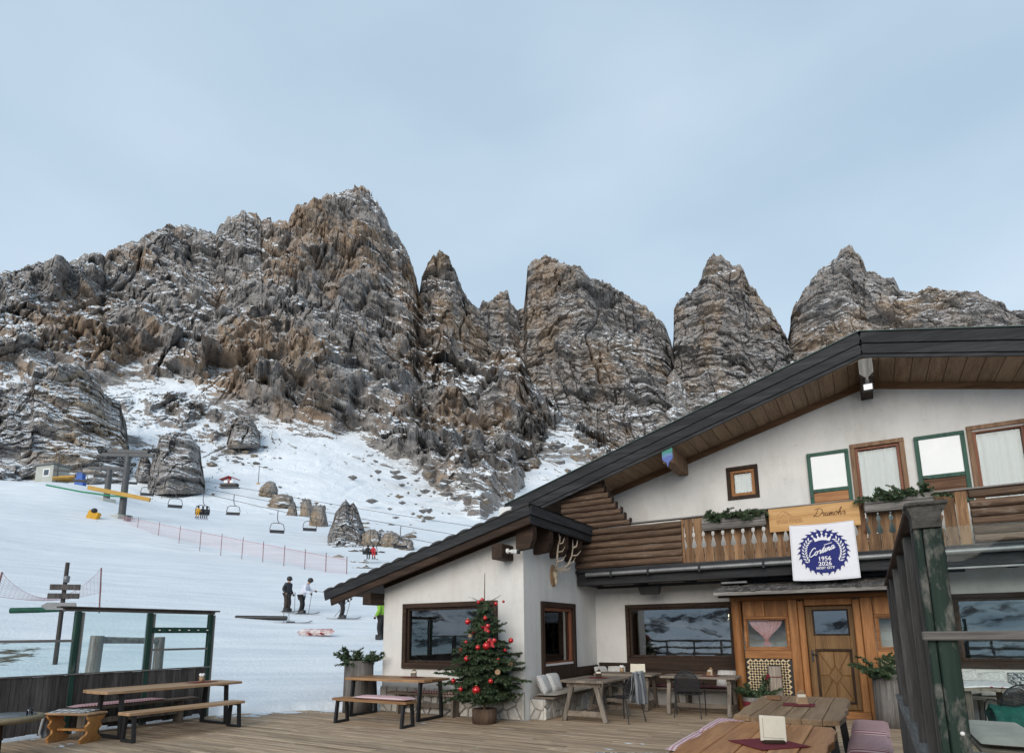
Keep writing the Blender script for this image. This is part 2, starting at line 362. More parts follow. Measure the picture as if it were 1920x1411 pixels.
# ------------------------------------------------------------------ mountains
def rock_mat(name, dip=.0, thr=.62, tan=.5, dark=1., tanc=(.36, .25, .165), f=1., bd=3.):
    m, t, b = new_mat(name); v = coords(t, rnd=False)
    ge = t.nodes.new('ShaderNodeNewGeometry'); sp = t.nodes.new('ShaderNodeSeparateXYZ'); t.links.new(ge.outputs['Normal'], sp.inputs[0]); nz = sp.outputs['Z']
    tc = t.nodes.new('ShaderNodeTexCoord')
    def mp(scale, rot=(0, 0, 0)):
        q = t.nodes.new('ShaderNodeMapping'); q.vector_type = 'TEXTURE'; q.inputs['Rotation'].default_value = rot
        q.inputs['Scale'].default_value = tuple(1/(s*f) for s in scale); t.links.new(tc.outputs['Object'], q.inputs[0]); return q.outputs[0]
    heading = (0, dip, YAW)
    streak = noise_n(t, mp((.11, .11, .03)), 1, 4, .68)
    strat = noise_n(t, mp((.012, .012, .3), heading), 1, 5, .7)
    fine = noise_n(t, mp((.45, .45, .3)), 1, 4, .7)
    pat = noise_n(t, mp((.016, .016, .009)), 1, 5, .62)
    g = math_n(t, 'ADD', math_n(t, 'MULTIPLY', streak, .38), math_n(t, 'ADD', math_n(t, 'MULTIPLY', strat, .32), math_n(t, 'MULTIPLY', fine, .3)))
    d = dark
    grey = ramp(t, g, [(.36, (.045*d, .042*d, .041*d)), (.47, (.125*d, .117*d, .112*d)), (.6, (.235*d, .222*d, .212*d))])
    tanr = ramp(t, g, [(.36, tuple(c*.35 for c in tanc)), (.5, tuple(c*.75 for c in tanc)), (.62, tanc)])
    steep = math_n(t, 'MULTIPLY', math_n(t, 'SUBTRACT', .52, nz), 3.2, clamp=True)
    tm = math_n(t, 'MULTIPLY', math_n(t, 'MULTIPLY', math_n(t, 'SUBTRACT', pat, 1-tan), 9, clamp=True), steep)
    rock = mixc(t, tm, grey, tanr)
    rock = mixc(t, math_n(t, 'MULTIPLY', ramp(t, pat, [(.3, (1, 1, 1)), (.45, (0, 0, 0))]), .35), rock, (.10, .075, .055))
    ns = noise_n(t, mp((.035, .06, .3), heading), 1, 4, .72)
    sn = math_n(t, 'ADD', nz, math_n(t, 'MULTIPLY_ADD', ns, .95, -.475))
    zone = noise_n(t, mp((.013, .013, .02), heading), 1, 3, .6); sn = math_n(t, 'ADD', sn, math_n(t, 'MULTIPLY_ADD', zone, 1.3, -.65))
    k = math_n(t, 'MULTIPLY', math_n(t, 'SUBTRACT', sn, thr), 15, clamp=True)
    col = mixc(t, k, rock, (.72, .76, .80))
    t.links.new(col, b.inputs['Base Color']); b.inputs['Roughness'].default_value = .9; b.inputs['Specular IOR Level'].default_value = .1
    bump_n(t, b, g, 1., bd); return m
M_rockA = rock_mat('dolomite_dipping', .5, .64, .52, 1.45, (.37, .275, .2), 1., 1.3)
M_rockT = rock_mat('dolomite_tower', .06, .74, .52, 1.55, (.40, .305, .225), 1., 1.3)
def curve(pts, x):
    p = np.array(pts, float); return np.interp(x, p[:, 0], p[:, 1])
def rock_layer(name, mat, sky_pts, base_pts, rr_pts, rb_pts, x0, x1, nx, ny, dip, seed, amp=1., cliff=None, jag=5., rnd=60, label=None, back=True, stm=1., fs=1., patches=()):
    X = np.linspace(x0, x1, nx); s0 = seed*100
    yt = curve(sky_pts, X); yb = curve(base_pts, X); u = (X-x0)/(x1-x0)*2-1
    # jagged crest
    j = ridged(X/26, 0*X+seed, 0*X, 3, s0+5, .6)*jag + ridged(X/7, 0*X+seed, 0*X, 2, s0+9)*jag*.45
    yt = yt-j+jag*.5
    v = np.linspace(0, 1, ny)**.92
    Xg = np.broadcast_to(X[:, None], (nx, ny)); Yg = yb[:, None]+(yt-yb)[:, None]*v[None, :]
    dx, dy, dz = rays(Xg, Yg); h = np.hypot(dx, dy); dx, dy, te = dx/h, dy/h, dz/h
    rr = curve(rr_pts, X)[:, None]; rb = curve(rb_pts, X)[:, None]
    V_ = v[None, :]
    r = rb+(rr-rb)*V_+rnd*(u[:, None]**4)
    if cliff is not None:
        yc = curve(cliff, X)[:, None]+fbm(Xg/60, Yg/60, 0*Xg, 3, s0+40)*22
        vc = np.clip((yb[:, None]-yc)/(yb-yt)[:, None], .002, .98)
        # talus first (long and flat), then the wall
        rc = rb+.95*(yb[:, None]-yc); rr = np.maximum(rr, rc+40)
        r = np.where(V_ < vc, rb+.95*(yb[:, None]-Yg), rc+(rr-rc)*(V_-vc)/(1-vc))
        mk = sstep(-30, 26, yc-Yg)
    else: mk = np.ones_like(Xg)
    for (cx_, cy_, sx_, sy_, add) in patches:      # rock ribs in the snow (+) or snowfields in the rock (-)
        e_ = np.exp(-((Xg-cx_)/sx_)**2-((Yg-cy_)/sy_)**2)*1.3*(fbm(Xg/30+.25*Yg/30, Yg/15-Xg/30*.45, 0*Xg, 4, s0+60)*1.6+.45)
        mk = np.clip(mk+add*np.clip(e_, 0, 1.2), 0, 1)
    z = CAM[2]+te*r; px = CAM[0]+dx*r; py = CAM[1]+dy*r
    wz, wpx, wpy = z, px, py; z, px, py, r_ = z/fs, px/fs, py/fs, r/fs
    la = math.cos(YAW)*px+math.sin(YAW)*py                       # lateral metres
    wp = fbm(px/70, py/70, z/70, 3, s0+1)
    wl_ = la+18*wp; 
    q = lambda L, zs: (wl_/L, py*0+r_/L*.6, z/L*zs)
    D = -24*ridged(*q(140, .4), 2, s0+2)-8*ridged(*q(52, .5), 2, s0+3)-1.4*ridged(*q(6.5, .9), 2, s0+6)
    crack = sstep(.86, 1., 1-np.abs(vn(wl_/34, z/150, r_/200, s0+15)))*9+sstep(.88, 1., 1-np.abs(vn(wl_/13, z/60, r_/90, s0+16)))*4
    D = D+crack
    s = z*math.cos(dip)+la*math.sin(dip)+9*wp+3*fbm(px/14, py/14, z/14, 2, s0+7)
    ju = 5*fbm(px/9, py/9, z/9, 2, s0+33); D = D+11*facet(wl_+ju, s*1.25+ju, 58, s0+50)+6.5*facet(wl_+ju, s*1.5-ju, 24, s0+56)+3.6*facet(wl_-.6*ju, s*1.6+.6*ju, 10.5, s0+62)+1.9*facet(wl_+.4*ju, s*1.4, 4.6, s0+68)
    st = (stair(s, 31, .5)-s)*.55+(stair(s+7, 11.5, .5)-(s+7))*.85+(stair(s+3, 4.6, .55)-(s+3))*.7
    blk = np.abs(vn(la/21+.35*s/21, s/15, r_/70, s0+8))           # blocky relief
    D = D+st*stm*(.75+.5*vn(px/90, py/90, z/90, s0+12))-3*np.round(blk*4)/4
    fade = (1-.65*sstep(.93, 1, V_))*(.25+.75*sstep(0, .05, V_))
    D = D*amp*fade*(mk*.94+.06)+(1-mk)*fbm(px/24, py/24, z/24, 4, s0+20)*5
    D = D*fs; z = wz; px = wpx+dx*D; py = wpy+dy*D
    P = np.stack([px, py, z], -1)
    if back:      # far side of the crest, so that the mountain has a body
        rows = []
        for dr, dzz in ((14, 10), (70, 90), (190, 400)):
            rows.append(np.stack([px[:, -1]+dx[:, -1]*dr*fs, py[:, -1]+dy[:, -1]*dr*fs, z[:, -1]-dzz*fs], -1)[:, None])
        P = np.concatenate([P]+rows, 1)
    me = np_mesh(name, P.reshape(-1, 3), grid_faces(nx, P.shape[1]), mat, False)
    return tag(link(name, me), label, kind='structure')
SKY_A = [(-420, 560), (-250, 545), (-100, 530), (0, 517), (25, 510), (60, 500), (105, 488), (130, 495), (150, 490), (185, 488), (193, 502), (200, 482), (240, 465), (280, 442), (310, 427), (350, 422), (385, 427), (404, 442), (411, 420), (440, 398), (470, 402), (490, 416), (520, 416), (540, 420), (556, 392), (580, 387), (610, 381), (640, 370), (655, 364), (680, 360), (700, 376), (715, 400), (735, 432), (755, 462), (770, 492), (779, 520), (785, 552), (794, 582), (806, 602), (832, 628), (858, 655), (884, 680), (910, 690), (938, 662), (958, 656), (975, 672), (985, 700), (1003, 732), (1015, 750), (1060, 785), (1110, 815), (1140, 835), (1250, 880)]
CLIFF_A = [(-420, 700), (0, 690), (150, 690), (230, 682), (330, 697), (400, 728), (480, 762), (560, 800), (620, 812), (665, 792), (700, 817), (760, 852), (800, 888), (840, 925), (900, 950), (960, 930), (1010, 860), (1030, 800), (1060, 805), (1100, 840), (1250, 900)]
rock_layer('mountain_massif', M_rockA, SKY_A, [(-420, 985), (300, 985), (600, 990), (800, 1005), (1250, 1010)],
           [(-420, 560), (300, 610), (680, 640), (780, 620), (830, 520), (960, 480), (1020, 460), (1250, 430)], [(-420, 150), (300, 150), (600, 150), (800, 160), (1250, 170)],
           -420, 1250, 1150, 400, .55, 1, 1., CLIFF_A, 6, stm=1.1, patches=((330, 770, 110, 30, .45), (430, 815, 80, 30, .45), (60, 770, 100, 60, .6), (960, 850, 130, 60, -1.), (1080, 800, 60, 60, -1.), (820, 800, 60, 40, -.6), (200, 655, 140, 35, -.7), (420, 700, 130, 32, -.8), (120, 560, 130, 40, -.35), (760, 740, 60, 40, -.4), (560, 760, 80, 25, -.5)))
rock_layer('rock_tower', M_rockT, [(755, 640), (780, 590), (790, 530), (800, 511), (815, 491), (826, 482), (835, 491), (850, 511), (865, 546), (885, 572), (900, 583), (912, 605), (925, 660)], [(765, 760), (925, 790)],
           [(765, 640), (925, 640)], [(765, 540), (925, 530)], 755, 925, 250, 200, .12, 2, 1.0, None, 5, 12)
rock_layer('rock_tower', M_rockT, [(893, 600), (905, 574), (920, 576), (935, 569), (948, 566), (953, 564), (957, 580), (975, 600)], [(890, 740), (975, 750)],
           [(890, 690), (975, 690)], [(890, 590), (975, 590)], 893, 975, 130, 120, .1, 3, .9, None, 4, 10)
rock_layer('rock_tower', M_rockT, [(950, 640), (958, 600), (970, 578), (982, 573), (985, 550), (989, 502), (999, 488), (1020, 484), (1045, 489), (1070, 501), (1090, 513), (1108, 529), (1118, 526), (1130, 528), (1160, 546), (1190, 562), (1220, 587), (1245, 613), (1258, 645), (1275, 720), (1300, 790)], [(950, 860), (1300, 900)],
           [(950, 680), (1100, 660), (1300, 680)], [(950, 500), (1300, 500)], 950, 1300, 430, 330, .1, 4, .95, None, 5, 20)
rock_layer('rock_tower', M_rockT, [(1255, 700), (1264, 640), (1265, 582), (1270, 571), (1290, 557), (1308, 543), (1318, 512), (1330, 489), (1350, 479), (1365, 491), (1380, 501), (1394, 506), (1405, 532), (1430, 567), (1455, 602), (1475, 632), (1487, 658), (1510, 720)], [(1255, 840), (1510, 800)],
           [(1255, 720), (1510, 720)], [(1255, 570), (1510, 590)], 1255, 1510, 330, 280, .08, 5, .95, None, 6, 20)
rock_layer('rock_tower', M_rockT, [(1468, 690), (1481, 640), (1484, 602), (1490, 582), (1510, 547), (1540, 507), (1570, 482), (1592, 464), (1605, 476), (1619, 491), (1625, 511), (1640, 513), (1660, 521), (1675, 519), (1689, 545), (1720, 553), (1745, 543), (1790, 547), (1840, 556), (1850, 566), (1880, 571), (1895, 586), (1920, 586), (2100, 610)], [(1468, 740), (2100, 740)],
           [(1468, 780), (1600, 760), (2100, 800)], [(1468, 660), (2100, 660)], 1468, 2100, 520, 170, .1, 6, .9, None, 6, 20)

# near cliffs standing out of the scree on the left
M_rockC = rock_mat('near_cliff_rock', .25, .72, .5, 1.6, (.44, .35, .26), 2.2, 1.2); M_rockB = rock_mat('boulder_rock', .3, .80, .5, 1.25, (.40, .31, .22), 6, .3)
for i, (sk, yb, rr, rb, x0, x1, nx, ny, fs_) in enumerate((
        ([(-150, 690), (-60, 705), (0, 748), (30, 738), (55, 722), (63, 694), (100, 688), (140, 682), (160, 694), (185, 714), (195, 738), (225, 754), (236, 792), (243, 850), (248, 900)], 915, 285, 222, -150, 248, 330, 190, .42),
        ([(276, 905), (285, 862), (300, 822), (330, 810), (358, 817), (374, 840), (380, 882), (384, 910)], 926, 222, 203, 276, 384, 120, 110, .26),
        ([(424, 836), (435, 792), (450, 777), (468, 782), (480, 802), (488, 828)], 842, 302, 282, 424, 488, 70, 60, .26),
        ([(252, 890), (262, 858), (272, 850), (282, 868), (288, 900)], 905, 232, 222, 252, 288, 44, 50, .2))):
    rock_layer('rock_outcrop', M_rockC, sk, [(x0, yb), (x1, yb)], [(x0, rr), (x1, rr)], [(x0, rb), (x1, rb)], x0, x1, nx, ny, .25, 20+i, .95, None, 6, 10, fs=fs_)

# snowy saddles between the towers
for sk, yb, rr, rb, x0, x1, sd in (([(766, 650), (782, 580), (793, 586), (808, 650)], 760, 604, 545, 766, 808, 31), ([(1222, 775), (1245, 720), (1264, 690), (1284, 722), (1312, 785)], 880, 606, 500, 1222, 1312, 32), ([(1462, 715), (1482, 680), (1497, 676), (1526, 712)], 765, 668, 622, 1462, 1526, 33)):
    rock_layer('rock_saddle', M_rockA, sk, [(x0, yb), (x1, yb)], [(x0, rr), (x1, rr)], [(x0, rb), (x1, rb)], x0, x1, 80, 120, .1, sd, .45, None, 4, 5, fs=.6)
# ------------------------------------------------------------------ building materials
M_plaster = plain('plaster', (.70, .688, .665), .9, (.60, .59, .57), 1.3, bump=.5, bscale=26, bd=.012, detail=7)
def _stain(m):      # faint rain marks and grime of the old render
    t = m.node_tree; b = next(n for n in t.nodes if n.type == 'BSDF_PRINCIPLED'); src = b.inputs['Base Color'].links[0].from_socket
    n1 = noise_n(t, coords(t, (1, 1, .25), rnd=False), 1.6, 7, .75); n2 = noise_n(t, coords(t, rnd=False), 7, 6, .8)
    c = mixc(t, ramp(t, n1, [(.48, (0, 0, 0)), (.72, (.65, .65, .65))]), src, (.50, .48, .44))
    c = mixc(t, ramp(t, n2, [(.58, (0, 0, 0)), (.74, (.7, .7, .7))]), c, (.42, .40, .37)); t.links.new(c, b.inputs['Base Color'])
_stain(M_plaster)
DK = [(.012, .007, .005), (.031, .018, .012), (.062, .036, .024)]
M_dkx, M_dky, M_dkz = (wood('dark_wood_'+a, DK, a) for a in 'xyz')
BK_ = [(.009, .0095, .0105), (.023, .024, .027), (.052, .053, .057)]
M_bkx, M_bky = (wood('black_wood_'+a, BK_, a, wear=((.018, .017, .018), 9, .66)) for a in 'xy')
HN = [(.13, .052, .017), (.265, .115, .04), (.39, .185, .07)]
M_hnx, M_hnz = (wood('honey_wood_'+a, HN, a, .55, .12) for a in 'xz')
M_door = wood('door_wood', [(.085, .045, .017), (.165, .09, .034), (.24, .14, .06)], 'z', .5, .08)
M_log = wood('log_wood', [(.028, .017, .012), (.098, .061, .04), (.2, .135, .092)], 'x', .8, .2, wear=((.23, .185, .145), 5, .6))
M_balu = wood('baluster_wood', [(.055, .029, .016), (.18, .10, .052), (.34, .215, .115)], 'z', .75, .35)
M_sof = wood('soffit_wood', [(.16, .10, .06), (.27, .18, .115), (.36, .26, .17)], 'y', .7, .1)
M_trim = wood('trim_wood', [(.10, .052, .027), (.19, .10, .05), (.27, .155, .08)], 'x', .6, .1)
M_sign = wood('sign_wood', [(.36, .19, .07), (.52, .3, .12), (.6, .37, .17)], 'x', .6, .05, fine=40, wear=((.30, .14, .05), 6, .72))
M_greyx, M_greyy, M_greyz = (wood('grey_wood_'+a, [(.07, .064, .06), (.17, .16, .15), (.30, .285, .27)], a, .85, .2) for a in 'xyz')
M_red = wood('red_frame_wood', [(.10, .03, .018), (.19, .07, .038), (.27, .11, .06)], 'z', .5, .08)
M_brown = wood('brown_frame_wood', [(.10, .055, .032), (.20, .12, .07), (.30, .19, .12)], 'z', .65, .1)
M_green = wood('green_paint', [(.016, .05, .036), (.03, .085, .062), (.05, .12, .09)], 'z', .6, .1, fine=40)
M_metal = plain('dark_metal', (.03, .031, .034), .45, (.05, .05, .052), 8, metal=.4)
M_zinc = plain('zinc', (.16, .165, .17), .45, (.24, .245, .25), 5, metal=.5)
M_white = plain('white_plastic', (.75, .75, .74), .4, (.68, .68, .67), 4)
M_panel = plain('white_shutter_panel', (.80, .82, .82), .35, (.74, .77, .78), 2, spec=.5)
M_blk = plain('black_plastic', (.012, .012, .013), .4, (.02, .02, .02), 4)
M_room = plain('room_lining', (.12, .09, .07), .9, (.08, .06, .048), 2)
M_tile = plain('roof_tile', (.045, .043, .043), .75, (.022, .021, .022), 7, bump=.4, bscale=30)
M_curt = plain('white_curtain', (.40, .475, .51), .8, (.33, .40, .43), 3)
def glass_mat(name, ior=2.3, tint=(.75, .8, .8)):
    m = bpy.data.materials.new(name); m.use_nodes = True; t = m.node_tree; t.nodes.clear()
    o = t.nodes.new('ShaderNodeOutputMaterial'); mx = t.nodes.new('ShaderNodeMixShader'); tr = t.nodes.new('ShaderNodeBsdfTransparent'); gl = t.nodes.new('ShaderNodeBsdfGlossy')
    fr = t.nodes.new('ShaderNodeFresnel'); fr.inputs['IOR'].default_value = ior; tr.inputs[0].default_value = (*tint, 1); gl.inputs['Roughness'].default_value = .015
    wv = noise_n(t, coords(t), 1.7, 2); b = t.nodes.new('ShaderNodeBump'); b.inputs['Strength'].default_value = .04; b.inputs['Distance'].default_value = .02
    t.links.new(wv, b.inputs['Height']); t.links.new(b.outputs[0], gl.inputs['Normal'])
    t.links.new(fr.outputs[0], mx.inputs[0]); t.links.new(tr.outputs[0], mx.inputs[1]); t.links.new(gl.outputs[0], mx.inputs[2]); t.links.new(mx.outputs[0], o.inputs[0]); return m
M_gup = glass_mat('upper_glass', 1.58, (.93, .96, .96)); M_glass = glass_mat('window_glass', 2.9, (.7, .74, .75)); M_clear = glass_mat('clear_glass', 1.2, (.91, .965, .96)); M_dglass = glass_mat('drinking_glass', 1.6, (.93, .95, .95))
def glow(name, c, s):
    m = bpy.data.materials.new(name); m.use_nodes = True; t = m.node_tree; t.nodes.clear(); o = t.nodes.new('ShaderNodeOutputMaterial'); e = t.nodes.new('ShaderNodeEmission')
    e.inputs[0].default_value = (*c, 1); e.inputs[1].default_value = s; t.links.new(e.outputs[0], o.inputs[0]); return m
M_bulb = glow('lit_bulb', (1, .78, .42), 9)

def wall_holes(mb, x0, x1, z0, z1, holes, y0, y1):
    """rectangular wall with rectangular openings and their reveals"""
    xs = sorted({x0, x1, *[h[0] for h in holes], *[h[1] for h in holes]}); zs = sorted({z0, z1, *[h[2] for h in holes], *[h[3] for h in holes]})
    for a, b in zip(xs, xs[1:]):
        for c, d in zip(zs, zs[1:]):
            if any(h[0] <= a and b <= h[1] and h[2] <= c and d <= h[3] for h in holes): continue
            for y in (y0, y1): mb.quad((a, y, c), (b, y, c), (b, y, d), (a, y, d))
    for h in holes:
        a, b, c, d = h
        mb.quad((a, y0, c), (a, y1, c), (a, y1, d), (a, y0, d)); mb.quad((b, y0, c), (b, y1, c), (b, y1, d), (b, y0, d))
        if c > z0: mb.quad((a, y0, c), (b, y0, c), (b, y1, c), (a, y1, c))
        if d < z1 or z1 == 5.36: mb.quad((a, y0, d), (b, y0, d), (b, y1, d), (a, y1, d))
def ring(mb, x0, x1, z0, z1, w, y0, y1, wb=None, bev=.006):
    wb = wb or w
    mb.box(x0, x1, y0, y1, z1-w, z1, bev=bev); mb.box(x0, x1, y0, y1, z0, z0+wb, bev=bev)
    mb.box(x0, x0+w, y0+.003, y1, z0+wb, z1-w, bev=bev); mb.box(x1-w, x1, y0+.003, y1, z0+wb, z1-w, bev=bev)
def window(parent, W, H, loc, rz=0, fm=None, im=None, fw=.09, sash=.05, proud=.04, glass=None, sill=None, depth=.12):
    """outer casing + inner sash + pane; local x along the wall, local -y outward"""
    f = MB(); ring(f, 0, W, 0, H, fw, -proud, depth*.4, sill or fw); o = f.build('window', fm or M_dkx, parent, loc, (0, 0, rz))
    s = MB(); ring(s, fw+.002, W-fw-.002, (sill or fw)+.002, H-fw-.002, sash, .012, depth, bev=.004); s.build('sash', im or M_dkz, o)
    g = MB(); a = fw+sash-.004; g.box(a, W-a, depth*.55, depth*.55+.008, (sill or fw)+sash-.004, H-a); g.build('pane', glass or M_glass, o)
    return o
L = 3.64
# ================================================================== CHALET
ch = empty('chalet', (6.2, L, 0)); tag(ch, 'large white plastered chalet with dark gable roof and timber balcony', 'building')
def P(o): o.location = Vector(o.location)-Vector((6.2, L, 0)); return o      # children are given in world coordinates
def cb(mb, name, mat, parent=None, **k):
    o = mb.build(name, mat, parent or ch, **k)
    return P(o) if parent is None else o
w_ = MB(); XR = 13.5
holes = [(.82, 3.25, 1.02, 2.2), (4.6, 5.7, .02, 2.2), (7.25, 10.4, 1.0, 2.2), (3.38, 3.94, 4.6, 5.26), (5.9, 6.72, 3.3, 5.36), (7.88, 8.7, 3.3, 5.4), (10, 10.8, 3.3, 5.4)]
wall_holes(w_, 0, XR, -.3, 4.98, [h for h in holes if h[3] < 4.9]+[(3.38, 3.94, 4.6, 4.98), (5.9, 6.72, 3.3, 4.98), (7.88, 8.7, 3.3, 4.98), (10, 10.8, 3.3, 4.98)], L, L+.3)
wall_holes(w_, 1.5, 12.5, 4.98, 5.36, [(3.38, 3.94, 4.98, 5.26), (5.9, 6.72, 4.98, 5.36), (7.88, 8.7, 4.98, 5.36), (10, 10.8, 4.98, 5.36)], L, L+.3)
SOF = lambda x: 6.75+(.285*(x-6.2) if x < 6.2 else -.22*(x-6.2))
TOP = lambda x: 7.26+(.312*(x-6.2) if x < 6.2 else -.235*(x-6.2))
w_.prism([(1.5, 5.36), (12.5, 5.36), (12.5, SOF(12.5)), (6.2, SOF(6.2)), (1.5, SOF(1.5))], L, L+.3)
w_.prism([(.0, 4.98), (1.5, 4.98), (1.5, SOF(1.5)), (.0, SOF(0))], L, L+.3); w_.prism([(12.5, 4.98), (XR, 4.98), (XR, SOF(XR)), (12.5, SOF(12.5))], L, L+.3)
cb(w_, 'wall', M_plaster)
w_ = MB(); w_.box(.05, .3, L+.3, 14, -.3, 4.9); w_.box(XR-.3, XR, L+.3, 14, -.3, 4.9); w_.box(.05, XR, 14, 14.3, -.3, 4.9); cb(w_, 'side_wall', M_plaster)
rm = MB(); rm.box(.35, 13, 8.0, 8.1, .0, 2.75); rm.box(.35, 13, L+.3, 8, 2.7, 2.8); rm.box(.35, 13, L+.3, 8, -.02, .02); rm.box(.33, .37, L+.3, 8, 0, 2.75); rm.box(12.9, 13, L+.3, 8, 0, 2.75)
rm.box(.35, 13, 5.4, 5.5, 3.2, 6); cb(rm, 'room_lining', M_room)
# windows of the ground floor
P(window(ch, 2.52, 1.36, (.77, L, .92), fm=M_dkx, fw=.085, sash=.05, sill=.13)); P(window(ch, 3.3, 1.36, (7.17, L, .92), fm=M_dkx, fw=.085, sill=.13))
# windows upstairs
P(window(ch, .68, .76, (3.32, L, 4.55), fm=M_dkz, im=M_hnz, fw=.08, sash=.07, proud=.03, glass=M_gup))
for x0, x1, z1 in ((5.82, 6.78, 5.44), (7.8, 8.76, 5.47), (9.92, 10.88, 5.47)): P(window(ch, x1-x0, z1-3.25, (x0, L, 3.25), fm=M_brown, im=M_red, fw=.085, sash=.055, proud=.035, glass=M_gup))
for x0, x1, z0, z1 in ((5.88, 6.74, 3.3, 5.36), (7.86, 8.72, 3.3, 5.4), (9.98, 10.82, 3.3, 5.4), (3.36, 3.96, 4.58, 5.28)):
    c = MB(); n = 24; vs = []
    for i in range(n+1):
        u = i/n; y = L+.13+.03*math.sin(u*n*1.9)+.012*math.sin(u*17); vs += [(x0+(x1-x0)*u, y, z0), (x0+(x1-x0)*u, y, z1)]
    c.add(vs, [(2*i, 2*i+2, 2*i+3, 2*i+1) for i in range(n)], True); cb(c, 'curtain', M_curt)
# folded-back shutters: green frame, white upper panel, timber lower panel
M_shut1 = wood('shutter_board_warm', [(.24, .10, .04), (.36, .17, .07), (.45, .24, .11)], 'x', .6, .05); M_shut2 = wood('shutter_board_old', [(.05, .026, .016), (.13, .07, .042), (.2, .12, .075)], 'x', .8, .05)
for x0, x1, z0, z1, zm, mt in ((5.0, 5.79, 4.02, 5.36, 4.52, M_shut1), (6.94, 7.76, 4.02, 5.4, 4.55, M_shut2)):
    f = MB(); ring(f, x0, x1, z0, z1, .075, L-.075, L-.03); f.box(x0+.076, x1-.076, L-.073, L-.032, zm-.03, zm+.045, bev=.004); s = cb(f, 'shutter', M_green)
    p = MB(); p.box(x0+.07, x1-.07, L-.052, L-.04, zm+.045, z1-.07); p.build('panel', M_panel, s)
    for k in range(2): p = MB(); a = z0+.075+(zm-.03-z0-.075)*k/2; p.box(x0+.07, x1-.07, L-.056, L-.04, a+.004, a+(zm-.03-z0-.075)/2-.002, bev=.004); p.build('board', mt, s)
    MB().box(x0+.08, x0+.14, L-.1, L-.075, zm-.02, zm+.0).build('latch', M_metal, s); MB().box(x0+.01, x0+.04, L-.09, L-.076, zm-.13, zm-.05).build('latch', M_metal, s)
# ---- roof
roof = empty('roof', (0, 0, 0), parent=ch); P(roof); 
def rb(mb, name, mat): return mb.build(name, mat, roof)
YF = 2.24; XL, XRR = -1.75, 14.2
r_ = MB()
for a, b in ((XL, 6.2), (6.2, XRR)):
    za, zb = TOP(a)-.01, TOP(b)-.01; za2, zb2 = SOF(a)+.03, SOF(b)+.03
    r_.add([(a, YF+.06, za2), (b, YF+.06, zb2), (b, 14.5, zb2), (a, 14.5, za2), (a, YF+.06, za), (b, YF+.06, zb), (b, 14.5, zb), (a, 14.5, za)], [(0, 1, 2, 3), (4, 5, 6, 7), (0, 4, 7, 3), (1, 5, 6, 2), (2, 6, 7, 3), (0, 1, 5, 4)])
rb(r_, 'roof_deck', M_bkx)
M_edge = plain('green_roof_edge', (.02, .05, .045), .5, (.03, .065, .06), 4)
for a, b in ((XL, 6.2), (6.2, XRR)):
    rb(MB().beam((a, YF+.06, TOP(a)+.012), (b, YF+.06, TOP(b)+.012), .2, .018), 'roof_edge', M_edge)
    d = (Vector((b, 0, TOP(b)))-Vector((a, 0, TOP(a)))).normalized()
    for k, (o0, h, yy) in enumerate(((.115, .225, 0), (.335, .20, .022), (.475, .075, .045))):
        rb(MB().beam((a, YF+yy, TOP(a)-o0), (b, YF+yy, TOP(b)-o0), .03, h-.008, bev=.005), 'fascia_board', M_bkx)
for (x0, x1) in ((XL, 6.2), (6.2, XRR)):
    n = int((x1-x0)/.262); dx = (x1-x0)/n; sl = (SOF(x1-.001)-SOF(x0+.001))/(x1-x0-.002); an = math.atan(sl); ln = dx/math.cos(an)
    me = MB().box(-ln/2+.005, ln/2-.005, YF+.06, L-.005, -.02, 0, bev=.003).mesh('soffit_board', M_sof)
    for i in range(n):
        x = x0+dx*(i+.5); link('soffit_board', me, roof, (x, 0, SOF(x)+random.uniform(0, .005)), (0, -an, 0))
    rb(MB().beam((x0 if x0 > 0 else .02, L-.02, SOF(max(x0, .02))-.085), (x1 if x1 < 13 else 13.4, L-.02, SOF(min(x1, 13.4))-.085), .035, .13, bev=.006), 'wall_plate', M_trim)
for x, m2 in ((6.13, 0), (2.25, 1)):
    zt = SOF(x+.1)-.03; w2 = .22
    rb(MB().box(x, x+w2, YF+.08, L-.005, zt-.36, zt-.01, bev=.01), 'purlin', M_dky if not m2 else M_brown)
    sh = [(x-.005, zt+.01), (x+w2+.005, zt+.01), (x+w2+.005, zt-.28), (x+w2*.8, zt-.33), (x+w2*.62, zt-.36), (x+w2*.5, zt-.46), (x+w2*.38, zt-.36), (x+w2*.2, zt-.33), (x-.005, zt-.28)]
    if m2:
        mm, t, b = new_mat('painted_shield'); sp = t.nodes.new('ShaderNodeSeparateXYZ'); t.links.new(coords(t, rnd=False), sp.inputs[0])
        nz_ = math_n(t, 'MULTIPLY_ADD', noise_n(t, coords(t, rnd=False), 16, 5, .7), .35, math_n(t, 'ADD', sp.outputs['Z'], -zt+.05))
        t.links.new(ramp(t, nz_, [(0, (.10, .14, .36)), (.02, (.16, .24, .45)), (.1, (.05, .22, .17)), (.3, (.09, .3, .24))]), b.inputs['Base Color']); b.inputs['Roughness'].default_value = .8
    else: mm = M_greyz
    rb(MB().prism(sh, YF+.045, YF+.078), 'carved_shield', mm)
